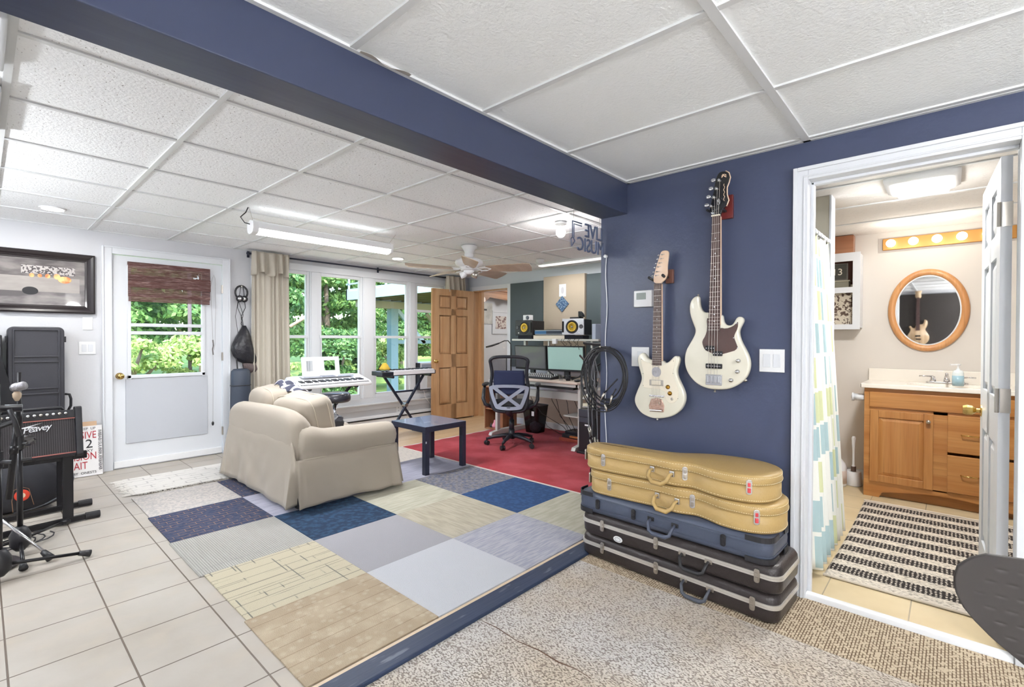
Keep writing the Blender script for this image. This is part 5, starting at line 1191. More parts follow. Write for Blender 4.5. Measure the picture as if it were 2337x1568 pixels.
# skirt: flat faces, gently flared, with an inverted pleat at each corner
def skirt():
    m = MB(); path = []
    c = [(SX0-.01, SY0+.0), (SX1+.0, SY0+.0), (SX1+.0, SY1), (SX0-.01, SY1)]
    N = 80
    for s_ in range(4):
        a, b = c[s_], c[(s_+1) % 4]
        for k in range(N):
            u = k/N; path.append((a[0]+(b[0]-a[0])*u, a[1]+(b[1]-a[1])*u, min(u, 1-u), s_, u))
    rings = []
    cen = ((SX0+SX1)/2, (SY0+SY1)/2)
    for j in range(17):
        v = j/16; r = []
        for (x, y, e, s_, u) in path:
            k = e*N
            nx, ny = ((0, -1), (1, 0), (0, 1), (-1, 0))[s_]
            top = .375 if s_ != 3 else .56
            if s_ == 3: top = .375+.185*min(1, k/6)
            z = top-(top-.035)*v
            vv = max(0, (.36-z)/.32)
            out = -.012+.016*min(1, v*5)+.026*vv
            wv = vv*(.007*math.sin(u*19+s_*2)+.024*nz.noise(Vector((x*7+z*5, y*7, z*2.5))))+.003*nz.noise(Vector((x*9, y*9, z*9)))
            if k < 1.6: out += -.085*vv; wv = 0
            else: out += .032*vv*math.exp(-(k-1.6)/3)
            if k < 6:
                dxn = (1 if x > cen[0] else -1); dyn = (1 if y > cen[1] else -1); cr = 1 if k < 1.6 else math.exp(-(k-1.6)/3)
                x2 = x+(nx*out if nx else dxn*(.018*vv*cr if k >= 1.6 else out)); y2 = y+(ny*out if ny else dyn*(.018*vv*cr if k >= 1.6 else out))
            else: x2 = x+nx*(out+wv); y2 = y+ny*(out+wv)
            r.append((x2, y2, z+.010*v*nz.noise(Vector((x*3, y*3, 5)))))
        rings.append(r)
    return m.loft(rings, caps=False)
build(skirt(), 'skirt', m_sofa, so, smooth=True, solid=.004)
for (x, y) in ((SX0+.06, SY0+.08), (SX1-.06, SY0+.08), (SX0+.06, SY1-.08), (SX1-.06, SY1-.08)): build(B(x-.025, x+.025, y-.025, y+.025, .0075, .11), 'leg', m_black, so)
sm = MB().tube([(SX0+.03, SY0+.013, .372)]+[(SX0+.03+.8*k/10, SY0+.012, .370+.003*math.sin(k)) for k in range(1, 11)], .0035, 6)
build(sm, 'arm_seam', m_piping, so)
bk = thing('black_bag', 'small black and grey bag lying on the loveseat seat behind the near arm', 'bag', (2.1, 3.85, .55))
bm = MB().ell((2.04, 3.90, .54), (.075, .07, .07), 18, 12, .8); rnd = random.Random(9); bm.v = [(a+rnd.uniform(-.008, .008), b+rnd.uniform(-.008, .008), c+rnd.uniform(-.008, .008)) for a, b, c in bm.v]
build(bm, 'bag_body', mat('black_bag_cloth', (52, 52, 58), .5), bk)
sk = thing('dark_scarf', 'dark blue and white crumpled cloth lying on top of the back cushions', 'cloth', (1.88, 4.35, .8))
def scf(u, v):
    x = 1.80+.14*u+.02*math.sin(v*9); y = 4.55-.36*v; z = .835-.06*v*v+.035*math.sin(u*PI)+.012*math.sin(v*16+u*5)
    return (x, y, z)
m_sc = mat('striped_cloth', (66, 68, 86), .8); add_lines(m_sc, .12, .10, .012, (190, 188, 196), .5)
build(MB().grid(scf, 14, 24), 'cloth', m_sc, sk, smooth=True, solid=.008)

# ============================================================ COFFEE TABLE
ta = thing('coffee_table', 'low square dark blue black coffee table on the carpet tiles', 'table', (2.98, 3.82, 0))
tx0, tx1, ty0, ty1 = 2.735, 3.235, 3.55, 4.09
m_top = mat('blue_grey_top', (96, 108, 134), .22, var=(9, (120, 132, 156), .45, .7), coat=.4)  # mottled pale blue-grey surface on the dark table body
build(B(tx0, tx1, ty0, ty1, .40, .449), 'table_top', m_navyleg, ta, bevel=.002)
build(B(tx0+.002, tx1-.002, ty0+.002, ty1-.002, .449, .4505), 'top_surface', m_top, ta)
for x in (tx0, tx1-.048):
    for y in (ty0, ty1-.048): build(B(x, x+.048, y, y+.048, .0072, .40), 'leg', m_navyleg, ta, bevel=.002)
build(MB().box(tx0+.004, tx0+.014, ty0-.001, ty0, .30, .318), 'price_sticker', m_white, ta)

# ============================================================ OFFICE CHAIR
ocM = Matrix.Translation((4.18, 3.80, .0185)) @ Matrix.Rotation(math.radians(36), 4, 'Z')
oc = thing('office_chair', 'black mesh office chair with a grey X shaped lumbar frame on the red rug', 'office chair', rot=ocM, loc=(0, 0, 0))
m_of = mat('chair_black', (36, 38, 46), .35)
m_lum = mat('chair_grey_frame', (142, 148, 164), .42)
m_mesh = glassify(mat('chair_mesh'), (.42, .42, .46))
m_pad = mat('navy_mesh_pad', (34, 42, 74), .8, bump=(400, .001))
for k in range(5):
    a = k*2*PI/5+math.radians(22)
    ca, sa = math.cos(a), math.sin(a)
    lg_ = L(MB().tube([(0, 0, .115), (.10*ca, .10*sa, .115), (.22*ca, .22*sa, .095), (.285*ca, .285*sa, .075)], [.026, .024, .019, .015], 10), 'star_leg', m_of, oc, smooth=True)
    M = Matrix.Translation((.29*ca, .29*sa, .028)) @ Matrix.Rotation(a+.8, 4, 'Z')
    L(MB().cyl((0, -.024, 0), (0, -.006, 0), .027).cyl((0, .006, 0), (0, .024, 0), .027).cyl((0, 0, .01), (0, 0, .06), .010).cyl((0, -.02, 0), (0, .02, 0), .008).xf(M), 'caster', m_black, lg_, bevel=.002)
L(MB().cyl((0, 0, .08), (0, 0, .19), .038, .034).cyl((0, 0, .19), (0, 0, .30), .031).cyl((0, 0, .30), (0, 0, .42), .020), 'gas_column', m_of, oc, smooth=True)
L(MB().box(-.14, .12, -.09, .09, .40, .44), 'tilt_mechanism', m_black, oc, bevel=.01)
L(MB().ell((.03, 0, .475), (.25, .245, .05), 32, 12, .5), 'seat', mat('seat_fabric', (30, 32, 40), .9), oc, smooth=True)
BK = -.235
def backx(z): return BK-.03-.14*max(0, z-.62)**1.5+.02*math.sin((z-.45)*5)
fr_ = smooth_poly([(-.185, .46), (-.205, .60), (-.215, .72), (-.190, .84), (-.205, .96), (-.215, 1.005), (-.17, 1.04), (0, 1.045), (.17, 1.04), (.215, 1.005), (.205, .96), (.190, .84), (.215, .72), (.205, .60), (.185, .46), (.12, .43), (-.12, .43)], 2)
L(MB().tube([(backx(z), y, z) for y, z in fr_], .019, 10, True), 'back_frame', m_of, oc, smooth=True)
def bmf(u, v):
    z = .46+.56*v; w = .20-.02*math.exp(-((z-.84)/.08)**2); y = -w+2*w*u
    return (backx(z)+.012-.02*(1-(2*u-1)**2), y, z)
L(MB().grid(bmf, 14, 20), 'back_mesh', m_mesh, oc, smooth=True)
def pdf(u, v):
    z = .64+.25*v; w = .165+.01*math.sin(v*3); y = -w+2*w*u
    return (backx(z)-.005-.015*(1-(2*u-1)**2), y, z-.02*(1-v)*(1-(2*u-1)**2))
L(MB().grid(pdf, 12, 10), 'lumbar_pad', m_pad, oc, smooth=True, solid=.012)
# grey X frame
xf_ = lambda y, z: (backx(z)-.035-.02*(1-(y/.2)**2), y, z)
out = smooth_poly([(-.225, .735), (.225, .735), (.220, .66), (.165, .50), (.13, .455), (-.13, .455), (-.165, .50), (-.220, .66)], 2)
inn = [(y*.80, .60+(z-.60)*.76) for y, z in out]
n = len(out)
vs = [xf_(y, z) for y, z in out]+[xf_(y, z) for y, z in inn]
xo = L(MB().add(vs, [(i, (i+1) % n, n+(i+1) % n, n+i) for i in range(n)]), 'lumbar_frame', m_lum, oc, solid=.014, smooth=False)
for s in (-1, 1):
    a = [xf_(s*(.165-.30*t), .70-.215*t) for t in [k/8 for k in range(9)]]
    m = MB()
    for p, q in zip(a[:-1], a[1:]): m.bar(p, q, .036, .014, (1, 0, 0))
    L(m, 'cross_brace', m_lum, xo)
L(MB().ell(xf_(.19, .71), (.004, .008, .008)).ell(xf_(-.19, .71), (.004, .008, .008)), 'screw_cap', m_black, xo)
L(MB().tube([(backx(.48)-.02, 0, .50), (BK-.02, 0, .42), (-.16, 0, .39), (-.05, 0, .41)], [.05, .045, .035, .03], 10), 'back_bracket', m_of, oc, smooth=True)
for s in (-1, 1):
    arm = L(MB().tube([(-.16, s*.20, .46), (-.17, s*.285, .50), (-.16, s*.31, .56), (-.10, s*.31, .66), (-.05, s*.31, .70)], [.018, .022, .022, .018, .016], 10), 'armrest', m_of, oc, smooth=True)
    L(MB().ell((-.02, s*.305, .715), (.15, .032, .018), 20, 10, .7), 'arm_pad', m_black if s > 0 else m_of, arm, smooth=True)

# ============================================================ DESK
dk = thing('computer_desk', 'light grey metal computer desk with a raised shelf against the far wall', 'desk', (4.8, 3.75, 0))
m_dfr = mat('desk_metal', (198, 198, 194), .4, .2)
m_dtop = mat('desk_laminate', (208, 190, 178), .4)
DZ = .775; dY0, dY1 = 3.05, 4.42
build(MB().prism([(4.46, dY0+.03), (4.50, dY0), (5.20, dY0), (5.20, dY1), (4.56, dY1), (4.56, dY1-.2), (4.46, dY1-.4)], DZ-.025, DZ, 'z'), 'desk_top', m_dtop, dk, bevel=.006)
build(B(4.48, 4.52, dY0+.03, dY1-.05, DZ-.06, DZ-.026).box(4.48, 5.18, dY0+.02, dY0+.06, DZ-.06, DZ-.026).box(4.48, 5.18, dY1-.06, dY1-.02, DZ-.06, DZ-.026), 'top_rail', m_dfr, dk, bevel=.003)
for y in (dY0+.04, dY1-.04):
    build(B(4.52, 4.575, y-.02, y+.02, .07, DZ-.03), 'leg', m_dfr, dk, bevel=.006)
    build(B(5.08, 5.13, y-.02, y+.02, .07, 1.235), 'rear_upright', m_dfr, dk, bevel=.005)
    build(MB().prism([(4.40, .0195), (5.2, .0195), (5.2, .075), (4.60, .085), (4.42, .058)], y-.028, y+.028, 'y'), 'foot', m_dfr, dk, bevel=.006)
build(B(4.60, 4.62, dY0+.06, dY1-.06, .55, .64), 'modesty_bar', m_dfr, dk, bevel=.003)
build(B(4.50, 4.80, dY0+.10, dY1-.15, .685, .70).box(4.49, 4.505, dY0+.10, dY1-.15, .685, .715), 'keyboard_tray', m_black, dk, bevel=.003)
build(B(4.84, 5.16, dY0-.01, dY1-.02, 1.235, 1.260), 'upper_shelf', m_dfr, dk, bevel=.004)
build(MB().box(4.86, 4.88, 3.78, 3.80, .78, 1.235).box(4.86, 4.88, 3.14, 3.16, .78, 1.235), 'shelf_post', m_dfr, dk)
build(B(4.58, 5.1, dY0-.0, dY0+.3, .36, .375), 'side_tray', m_dfr, dk)
kb_ = thing('desk_keyboard', 'black computer keyboard on the tray under the desk top', 'keyboard', (4.64, 3.8, .70))
build(B(4.53, 4.72, 3.50, 3.98, .7005, .72), 'keys', m_black, kb_, bevel=.003)
def monitor(label, y0, y1, x, z0, z1, m_scr, tilt=0, rz=0):
    t = thing('monitor', label, 'monitor', (x, (y0+y1)/2, DZ), rz)
    w = (y1-y0)/2; yc = (y0+y1)/2
    M = Matrix.Rotation(math.radians(-4), 4, 'Y')
    zz = z0-DZ
    L(MB().box(0, .035, -w, w, zz, z1-DZ).xf(M), 'housing', m_black, t, bevel=.005)
    L(MB().box(-.002, .0, -w+.014, w-.014, zz+.025, z1-DZ-.014).xf(M), 'screen', m_scr, t)
    L(MB().box(.02, .06, -.035, .035, .0, .20), 'neck', m_black, t, bevel=.004)
    L(MB().lathe([(.12, 0.001), (.12, .010), (.03, .018), (0, .018)], (.04, 0, 0)), 'base', m_black, t, smooth=True)
m_s1 = mat('off_screen_grey', (92, 90, 98), .25, coat=.3)
m_s2 = mat('pale_green_screen', (150, 178, 172), .3, emit=((140, 176, 168), .12))
monitor('left monitor with a dark grey screen standing on the desk', 3.80, 4.36, 4.86, .86, 1.175, m_s1, rz=math.radians(-4))
monitor('right monitor with a pale green screen standing on the desk', 3.26, 3.78, 4.86, .86, 1.175, m_s2, rz=math.radians(6))
def speaker(label, yc, z0, x, rz, m_face, grey=False, mirror=1):
    t = thing('studio_speaker', label, 'speaker', (x, yc, z0), rz)
    L(MB().box(.005, .26, -.14, .14, .0, .19), 'cabinet', m_black, t, bevel=.006)
    L(MB().box(-.010, .006, -.145, .145, -.004, .196), 'front_baffle', m_face, t, bevel=.012)
    cy = .0-.01*mirror
    L(MB().lathe([(.082, 0), (.082, .004), (.068, .006), (.066, .001), (.058, .001)], (-.010, cy, .097), (-1, 0, 0), 40), 'woofer_ring', m_black, t, smooth=True)
    L(MB().lathe([(.060, .001), (.052, .006), (.030, -.006), (.022, -.006)], (-.013, cy, .097), (-1, 0, 0), 40), 'woofer_cone', mat('yellow_cone', (226, 190, 66), .45), t, smooth=True)
    L(MB().lathe([(.018, -.004), (.016, .006), (.008, .012), (0, .013)], (-.011, cy, .097), (-1, 0, 0), 24), 'dust_cap', m_nickel, t, smooth=True)
    L(MB().lathe([(.026, 0), (.026, .003), (.018, .004), (.010, .001), (0, .004)], (-.010, .108*mirror, .10), (-1, 0, 0), 24), 'tweeter', mat('tweeter_grey', (70, 70, 76), .35), t, smooth=True)
    L(MB().box(-.0125, -.009, -.128*mirror-.012, -.128*mirror+.012, .03, .165), 'bass_port', mat('port_black', (10, 10, 12), .8), t, bevel=.002)
    L(MB().box(-.0125, -.010, .085*mirror-.010, .085*mirror+.010, .022, .034), 'badge', m_white2, t)
    L(MB().box(.02, .22, -.12, .12, -.05, -.006), 'foam_stand', mat('foam_black', (34, 36, 44), .95), t, bevel=.004)
speaker('black studio speaker with a yellow cone on the left end of the desk shelf', 4.20, 1.312, 4.86, math.radians(2), m_black)
speaker('silver faced studio speaker with a yellow cone on the right end of the shelf', 3.40, 1.312, 4.84, math.radians(12), mat('silver_baffle', (168, 170, 174), .35, .5), mirror=-1)
wcam = thing('white_camera_box', 'small white and grey camera box standing on the left studio speaker', 'camera', (4.93, 4.20, 1.509))
build(B(4.90, 4.98, 4.145, 4.255, 1.509, 1.578), 'box_body', m_white2, wcam, bevel=.004)
build(MB().lathe([(.026, 0), (.026, .006), (.018, .012), (.010, .008), (0, .008)], (4.90, 4.175, 1.543), (-1, 0, 0)), 'lens', mat('lens_grey', (90, 96, 108), .3), wcam, smooth=True)
hp2 = thing('desk_lamp_head', 'black curved clip lamp lying on the right studio speaker', 'lamp', (4.92, 3.36, 1.51))
build(B(4.88, 4.98, 3.34, 3.48, 1.509, 1.53), 'lamp_base', m_black, hp2, bevel=.006)
build(MB().prism([(3.30, 1.53), (3.37, 1.53), (3.37, 1.60), (3.345, 1.598), (3.315, 1.57)], 4.90, 4.95, 'x'), 'lamp_fin', m_of, hp2, bevel=.006)
bk1 = thing('ring_binder', 'blue and black binder lying on the desk shelf between the speakers', 'binder', (4.98, 3.80, 1.31))
build(B(4.87, 5.12, 3.58, 4.02, 1.318, 1.372), 'binder_pages', m_white, bk1)
build(MB().box(4.865, 5.13, 3.57, 4.03, 1.372, 1.380).box(4.865, 5.13, 3.57, 4.03, 1.308, 1.316), 'binder_cover', m_black, bk1)
build(MB().box(4.862, 4.87, 3.83, 4.02, 1.325, 1.365), 'blue_spine', mat('blue_spine', (34, 92, 140), .4), bk1)
build(MB().box(4.862, 4.87, 3.58, 3.83, 1.325, 1.365), 'black_spine', mat('dark_navy_spine', (30, 38, 60), .4), bk1)
bk2 = thing('cream_box_file', 'flat cream box file beneath the binder on the desk shelf', 'box file', (4.98, 3.80, 1.2605))
build(B(4.87, 5.12, 3.55, 4.05, 1.2605, 1.3075), 'box_body', mat('cream_card', (222, 212, 196), .7), bk2, bevel=.003)
wb = thing('white_slab_box', 'tall thin white box standing on the shelf at the right of the speakers', 'box', (4.95, 3.13, 1.26))
build(B(4.87, 5.05, 3.10, 3.15, 1.2605, 1.44), 'box_body', mat('pale_blue_box', (188, 200, 222), .4), wb, bevel=.003)
pw_ = thing('white_adapter', 'small white power adapter hanging on the front edge of the desk shelf', 'adapter', (4.82, 3.66, 1.22))
build(B(4.80, 4.838, 3.63, 3.69, 1.20, 1.262), 'adapter_body', m_white2, pw_, bevel=.004)
sc = thing('shelf_cables', 'tangle of thin black cables hanging behind the monitors below the desk shelf', 'cable', (4.87, 3.5, 1.2))
m_ = MB(); rnd = random.Random(21)
for k in range(7):
    y = 3.32+.05*k+rnd.uniform(-.02, .02); m_.tube([(4.835, y, 1.262), (4.82, y+.01, 1.235), (4.83, y+rnd.uniform(-.05, .05), 1.20), (4.85, y+rnd.uniform(-.05, .05), 1.15), (4.9, y, 1.0)], .003, 5)
build(m_, 'cable_run', m_black, sc)
# clutter on the desk top
mx = thing('audio_mixer', 'black mixer covered in white and silver knobs on the desk in front of the monitors', 'audio mixer', (4.64, 3.72, DZ))
build(MB().prism([(4.56, DZ+.001), (4.78, DZ+.001), (4.78, DZ+.05), (4.56, DZ+.025)], 3.52, 4.02, 'y'), 'mixer_body', m_black, mx, bevel=.003)
for i in range(16):
    for j in range(5):
        x = 4.585+.042*j; y = 3.545+.030*i; z = DZ+.025+.025*(x-4.56)/.22
        build(MB().cyl((x, y, z), (x-.002, y, z+.014), .0065, .005, n=8), 'knob', (m_white2, m_nickel, m_white2)[(i*3+j) % 3], mx)
pp = thing('desk_papers', 'white papers and a grey pad lying at the left of the mixer on the desk', 'papers', (4.62, 4.12, DZ))
build(B(4.57, 4.78, 4.05, 4.30, DZ+.0005, DZ+.012), 'paper_stack', m_white, pp); build(B(4.56, 4.66, 3.90 + .14, 4.22, DZ+.012, DZ+.02), 'grey_pad', m_lum, pp)
for (lab, x, y, r, h, m) in (('clear glass jar on the desk right of the mixer', 4.60, 3.40, .028, .06, m_clear), ('dark mug on the desk beside the glass jar', 4.62, 3.31, .032, .065, m_of)):
    t = thing('desk_cup', lab, 'cup', (x, y, DZ))
    build(MB().lathe([(r*.9, .0005), (r, h), (r*.88, h), (r*.8, .006), (0, .006)], (x, y, DZ), n=24), 'cup_body', m, t, smooth=True)
    if m is m_of: build(MB().tube([(x-r, y, DZ+.05), (x-r-.02, y, DZ+.045), (x-r-.02, y, DZ+.02), (x-r, y, DZ+.015)], .004, 8), 'handle', m, t, smooth=True)
ms_ = thing('computer_mouse', 'dark computer mouse at the right front corner of the desk', 'mouse', (4.56, 3.15, DZ))
build(MB().ell((4.56, 3.14, DZ+.014), (.05, .03, .014)), 'mouse_body', m_of, ms_, smooth=True)
dm = thing('desk_microphone_arm', 'thin black microphone arm rising from the desk corner to the right', 'microphone stand', (4.62, 3.24, DZ))
build(MB().tube([(4.62, 3.26, DZ+.012), (4.55, 3.05, .86), (4.50, 2.90, .94), (4.46, 2.78, 1.0)], .008, 8), 'arm_tube', m_black, dm, smooth=True)
build(MB().tube([(4.57, 3.11, .84), (4.52, 2.96, .91)], .012, 10), 'arm_grip', m_of, dm, smooth=True)
ph = thing('clip_microphone', 'small black microphone leaning up before the pale green monitor', 'microphone', (4.68, 3.60, DZ+.04))
build(MB().tube([(4.66, 3.55, DZ+.045), (4.66, 3.60, DZ+.075), (4.66, 3.635, DZ+.10)], [.005, .009, .012], 10), 'mic_body', m_black, ph, smooth=True)
# acoustic panels on the desk wall
def panel(lab, y0, y1, z0, z1, m, d=.05):
    o = build(B(XD-d, XD-.001, y0, y1, z0, z1), 'acoustic_panel', m, bevel=.004); tag(o, lab, 'wall panel', 'acoustic panels on the desk wall')
m_ap = mat('dark_green_felt', (82, 92, 96), .95, bump=(200, .002)); m_ap2 = mat('tan_felt', (182, 169, 152), .95, bump=(200, .002))
panel('dark grey green acoustic panel at the left beside the doorway', 4.265, 4.90, .85, 2.085, m_ap)
panel('tan acoustic panel in the middle with a paper card and a blue diamond', 3.565, 4.25, .85, 2.125, m_ap2, .07)
panel('dark grey green acoustic panel at the right beside the navy wall', 2.6, 3.55, .85, 2.11, m_ap)
t = thing('paper_card', 'small white card with a faint drawing pinned to the tan panel', 'card', (XD-.075, 3.92, 1.85))
build(B(XD-.074, XD-.071, 3.86, 3.975, 1.835, 2.005), 'card', m_white, t); build(MB().ell((XD-.0745, 3.917, 1.92), (.0005, .024, .045)), 'card_drawing', mat('faint_drawing', (196, 196, 204), .7), t)
t = thing('blue_diamond_tile', 'blue and white patterned diamond tile hung on the tan panel under the card', 'wall ornament', (XD-.08, 3.92, 1.72))
m_dia = mat('diamond_blue', (38, 76, 118), .35); add_speckle(m_dia, 60, .5, .56, (140, 164, 190), .7)
build(MB().prism([(3.92, 1.845), (4.03, 1.735), (3.92, 1.625), (3.81, 1.735)], XD-.082, XD-.071, 'x'), 'tile', m_dia, t, bevel=.002)
# beneath and around the desk
pc = thing('computer_tower', 'black computer tower standing on the rug at the right of the desk legs', 'computer', (4.62, 2.96, 0))
build(B(4.40, 4.84, 2.83, 3.01, .02, .50), 'case', m_black, pc, bevel=.006)
build(MB().box(4.39, 4.402, 2.835, 3.005, .42, .50).box(4.392, 4.402, 2.84, 3.0, .36, .41), 'drive_bay', mat('silver_black', (96, 100, 112), .25, .6), pc, bevel=.002)
build(B(4.396, 4.402, 2.85, 2.93, .325, .34), 'badge', m_white2, pc)
build(B(4.38, 4.86, 2.815, 3.025, .0195, .04), 'case_foot', m_black, pc, bevel=.003)
pbx = thing('paper_tray_box', 'grey two shelf paper box hanging at the right side of the desk', 'paper tray', (4.75, 2.93, .6))
build(MB().box(4.50, 5.0, 2.85, 3.03, .505, .52).box(4.50, 5.0, 2.85, 3.03, .60, .612).box(4.50, 5.0, 2.85, 3.03, .69, .70).box(4.98, 5.0, 2.85, 3.03, .5, .70).box(4.50, 5.0, 2.845, 2.855, .505, .70), 'tray', m_dfr, pbx)
build(B(4.49, 4.9, 2.87, 3.02, .521, .55).box(4.50, 4.9, 2.87, 3.02, .613, .64), 'paper', mat('cream_paper', (226, 220, 196), .8), pbx)
gr_ = thing('power_strip_pile', 'pile of black power bricks and an orange edged box on the rug under the desk', 'electronics', (4.9, 3.35, 0))
build(B(4.78, 5.05, 3.20, 3.56, .0195, .06), 'lower_box', mat('rust_box', (150, 66, 50), .5), gr_, bevel=.004)
build(B(4.80, 5.04, 3.22, 3.53, .0605, .105), 'middle_box', m_black, gr_, bevel=.004)
build(B(4.775, 4.80, 3.22, 3.40, .075, .095), 'orange_strip', mat('orange_strip', (196, 120, 66), .5), gr_)
build(B(4.82, 5.02, 3.24, 3.50, .1055, .14), 'upper_box', m_of, gr_, bevel=.004)
uc = thing('under_desk_cables', 'thin black cables drooping from the desk to the power bricks', 'cable', (4.9, 3.6, .1))
m_ = MB()
for (y0, y1, s) in ((3.95, 3.52, .1), (3.62, 3.50, -.03), (3.55, 3.44, .05), (3.40, 3.38, .02), (3.28, 3.12, .02)):
    m_.tube([(4.66, y0, .62), (4.70, y0-.02, .50), (4.78, (y0+y1)/2+s, .32), (4.85, y1+s*.3, .18), (4.88, y1, .13)], .0035, 6)
m_.tube([(5.0, 3.55, .03), (5.1, 3.8, .03), (5.3, 4.15, .05), (5.36, 4.3, .2)], .0035, 6)
build(m_, 'cable_run', m_black, uc, smooth=True)
wbn = thing('waste_bin', 'clear smoked plastic waste bin under the left half of the desk', 'waste bin', (5.0, 4.12, 0))
def rb_(z, w, d, k=0): return [(5.0+a, 4.12+b, z) for a, b in rrect(-d+k, d-k, -w+k, w-k, .03, 5)]
build(MB().loft([rb_(.020, .10, .09), rb_(.38, .14, .12)], caps=False).add(rb_(.022, .10, .09), [tuple(range(24))]), 'bin_wall', m_smoke, wbn, solid=.003)
build(MB().tube([p for p in rb_(.38, .14, .12)], .006, 6, True), 'bin_rim', m_black, wbn)
build(B(4.875, 4.882, 4.04, 4.08, .25, .31), 'bin_sticker', m_white2, wbn)
bc = MB().ell((5.0, 4.12, .08), (.07, .08, .055), 12, 8); rnd = random.Random(4); bc.v = [(a+rnd.uniform(-.02, .02), b+rnd.uniform(-.02, .02), c+rnd.uniform(-.015, .03)) for a, b, c in bc.v]
tr_ = thing('crumpled_paper', 'crumpled pale paper inside the smoked waste bin', 'paper', (5.0, 4.12, .03)); build(bc, 'paper', m_white, tr_)
sh_ = thing('small_bookcase', 'low brown wooden bookcase with two shelves left of the desk', 'bookcase', (5.0, 4.62, 0))
m_shw = wood('brown_shelf', (172, 120, 86), (140, 90, 62), 2, .45)
bx0, bx1, by0, by1 = 4.72, 5.0, 4.45, 4.80
build(MB().box(bx0, bx1, by0, by0+.015, .0195, .60).box(bx0, bx1, by1-.015, by1, .0195, .60).box(bx1-.01, bx1, by0, by1, .0195, .60), 'carcass', m_shw, sh_, bevel=.001)
build(B(bx0, bx1, by0, by1, .59, .605), 'top_board', m_shw, sh_, bevel=.002); build(B(bx0+.004, bx1, by0+.015, by1-.015, .29, .305), 'shelf', m_shw, sh_); build(B(bx0, bx1, by0, by1, .0195, .035), 'bottom_board', m_shw, sh_)
build(B(bx0+.06, bx0+.075, by0+.015, by0+.16, .035, .29), 'divider', m_shw, sh_)
for lab, y, z, r, c in (('pink round ornament on the lowest shelf of the bookcase', 4.66, .036, .04, (226, 150, 170)), ('dark small figure ornament on the lowest shelf of the bookcase', 4.73, .036, .022, (50, 44, 48)), ('white and grey ornament beside the pink one on the lowest shelf', 4.59, .036, .035, (206, 200, 206))):
    t = thing('shelf_ornament', lab, 'ornament', (4.78, y, z)); build(MB().lathe([(r*.8, 0), (r, r*.6), (r*.7, r*1.4), (r*.35, r*1.9), (r*.4, r*2.4), (0, r*2.8)], (4.78, y, z), n=16), 'figure', mat('ornament_colour', c, .4), t, smooth=True)
t = thing('folded_clothes', 'blue grey folded clothes on the middle shelf of the bookcase', 'clothes', (4.82, 4.63, .306))
build(B(4.74, 4.95, 4.50, 4.74, .3055, .36), 'cloth_pile', mat('blue_cloth', (120, 132, 156), .9), t, bevel=.015); build(B(4.73, 4.93, 4.52, 4.72, .361, .40), 'cloth_top', mat('grey_cloth', (100, 104, 112), .9), t, bevel=.012)
pt = thing('label_printer', 'small white printer with a black slot on top of the bookcase', 'printer', (4.86, 4.60, .605))
build(B(4.76, 4.98, 4.50, 4.76, .6055, .70), 'printer_body', m_white2, pt, bevel=.008); build(MB().box(4.755, 4.762, 4.53, 4.60, .66, .675).box(4.755, 4.762, 4.66, 4.74, .66, .675), 'slot', m_black, pt)
gl_ = thing('gooseneck_lamp', 'black gooseneck lamp rising behind the office chair, its arm bent left', 'lamp', (4.85, 4.43, .0))
build(MB().tube([(4.86, 4.43, DZ), (4.86, 4.43, 1.10), (4.86, 4.44, 1.19), (4.84, 4.47, 1.235), (4.82, 4.52, 1.235), (4.80, 4.60, 1.20)], .007, 8), 'gooseneck', m_black, gl_, smooth=True)
build(MB().tube([(4.80, 4.60, 1.20), (4.78, 4.72, 1.165), (4.77, 4.82, 1.145)], [.010, .014, .012], 10), 'lamp_head', m_black, gl_, smooth=True)
build(MB().cyl((4.86, 4.43, DZ+.0005), (4.86, 4.43, DZ+.02), .05).cyl((4.84, 4.50, DZ+.0005), (4.84, 4.50, 1.0), .006), 'lamp_base', m_black, gl_)

# ============================================================ KEYBOARDS, STAND, STOOL, AIR CONDITIONER
m_kw = mat('white_keys', (240, 240, 242), .25); m_kb = mat('black_keys', (26, 26, 34), .3)
k1 = thing('white_keyboard', 'white electronic keyboard with an upright music rest in front of the left windows', 'keyboard', (2.72, 5.3, .70))
KA = .115   # rake of the playing surface
KM = Matrix.Translation((2.27, 5.15, .705)) @ Matrix.Rotation(KA, 4, 'X')
def K(mb, name, m, p, **k): return build(mb.xf(KM), name, m, p, **k)
W1 = .92
ob = MB().loft([[(x0, y, 0.0) for x0, y in ()] or [(.03, 0, .0), (W1-.03, 0, .0), (W1, .06, .0), (W1-.01, .33, .0), (W1-.08, .36, .0), (.08, .36, 0), (.01, .33, 0), (0, .06, 0)],
                [(.02, -.005, .02), (W1-.02, -.005, .02), (W1+.005, .05, .03), (W1, .33, .05), (W1-.09, .36, .06), (.09, .36, .06), (0, .33, .05), (-.005, .05, .03)],
                [(.035, .0, .04), (W1-.035, .0, .04), (W1-.015, .05, .05), (W1-.015, .32, .085), (W1-.10, .345, .09), (.10, .345, .09), (.015, .32, .085), (.015, .05, .05)]])
K(ob, 'keyboard_body', m_white2, k1, bevel=.006)
for k in range(36):
    w = (W1-.12)/36; x = .06+w*k
    K(MB().box(x+.0006, x+w-.0006, .012, .15, .045, .060), 'white_key', m_kw, k1, bevel=.001)
K(MB().box(.05, W1-.05, .008, .155, .040, .046), 'key_bed', m_kb, k1)
for k in range(35):
    w = (W1-.12)/36; x = .06+w*(k+1)
    if k % 7 in (0, 1, 3, 4, 5): K(MB().box(x-w*.28, x+w*.28, .06, .15, .060, .070), 'black_key', m_kb, k1)
K(MB().box(.15, W1-.15, .19, .30, .086, .090), 'control_panel', mat('panel_grey', (196, 198, 206), .35), k1)
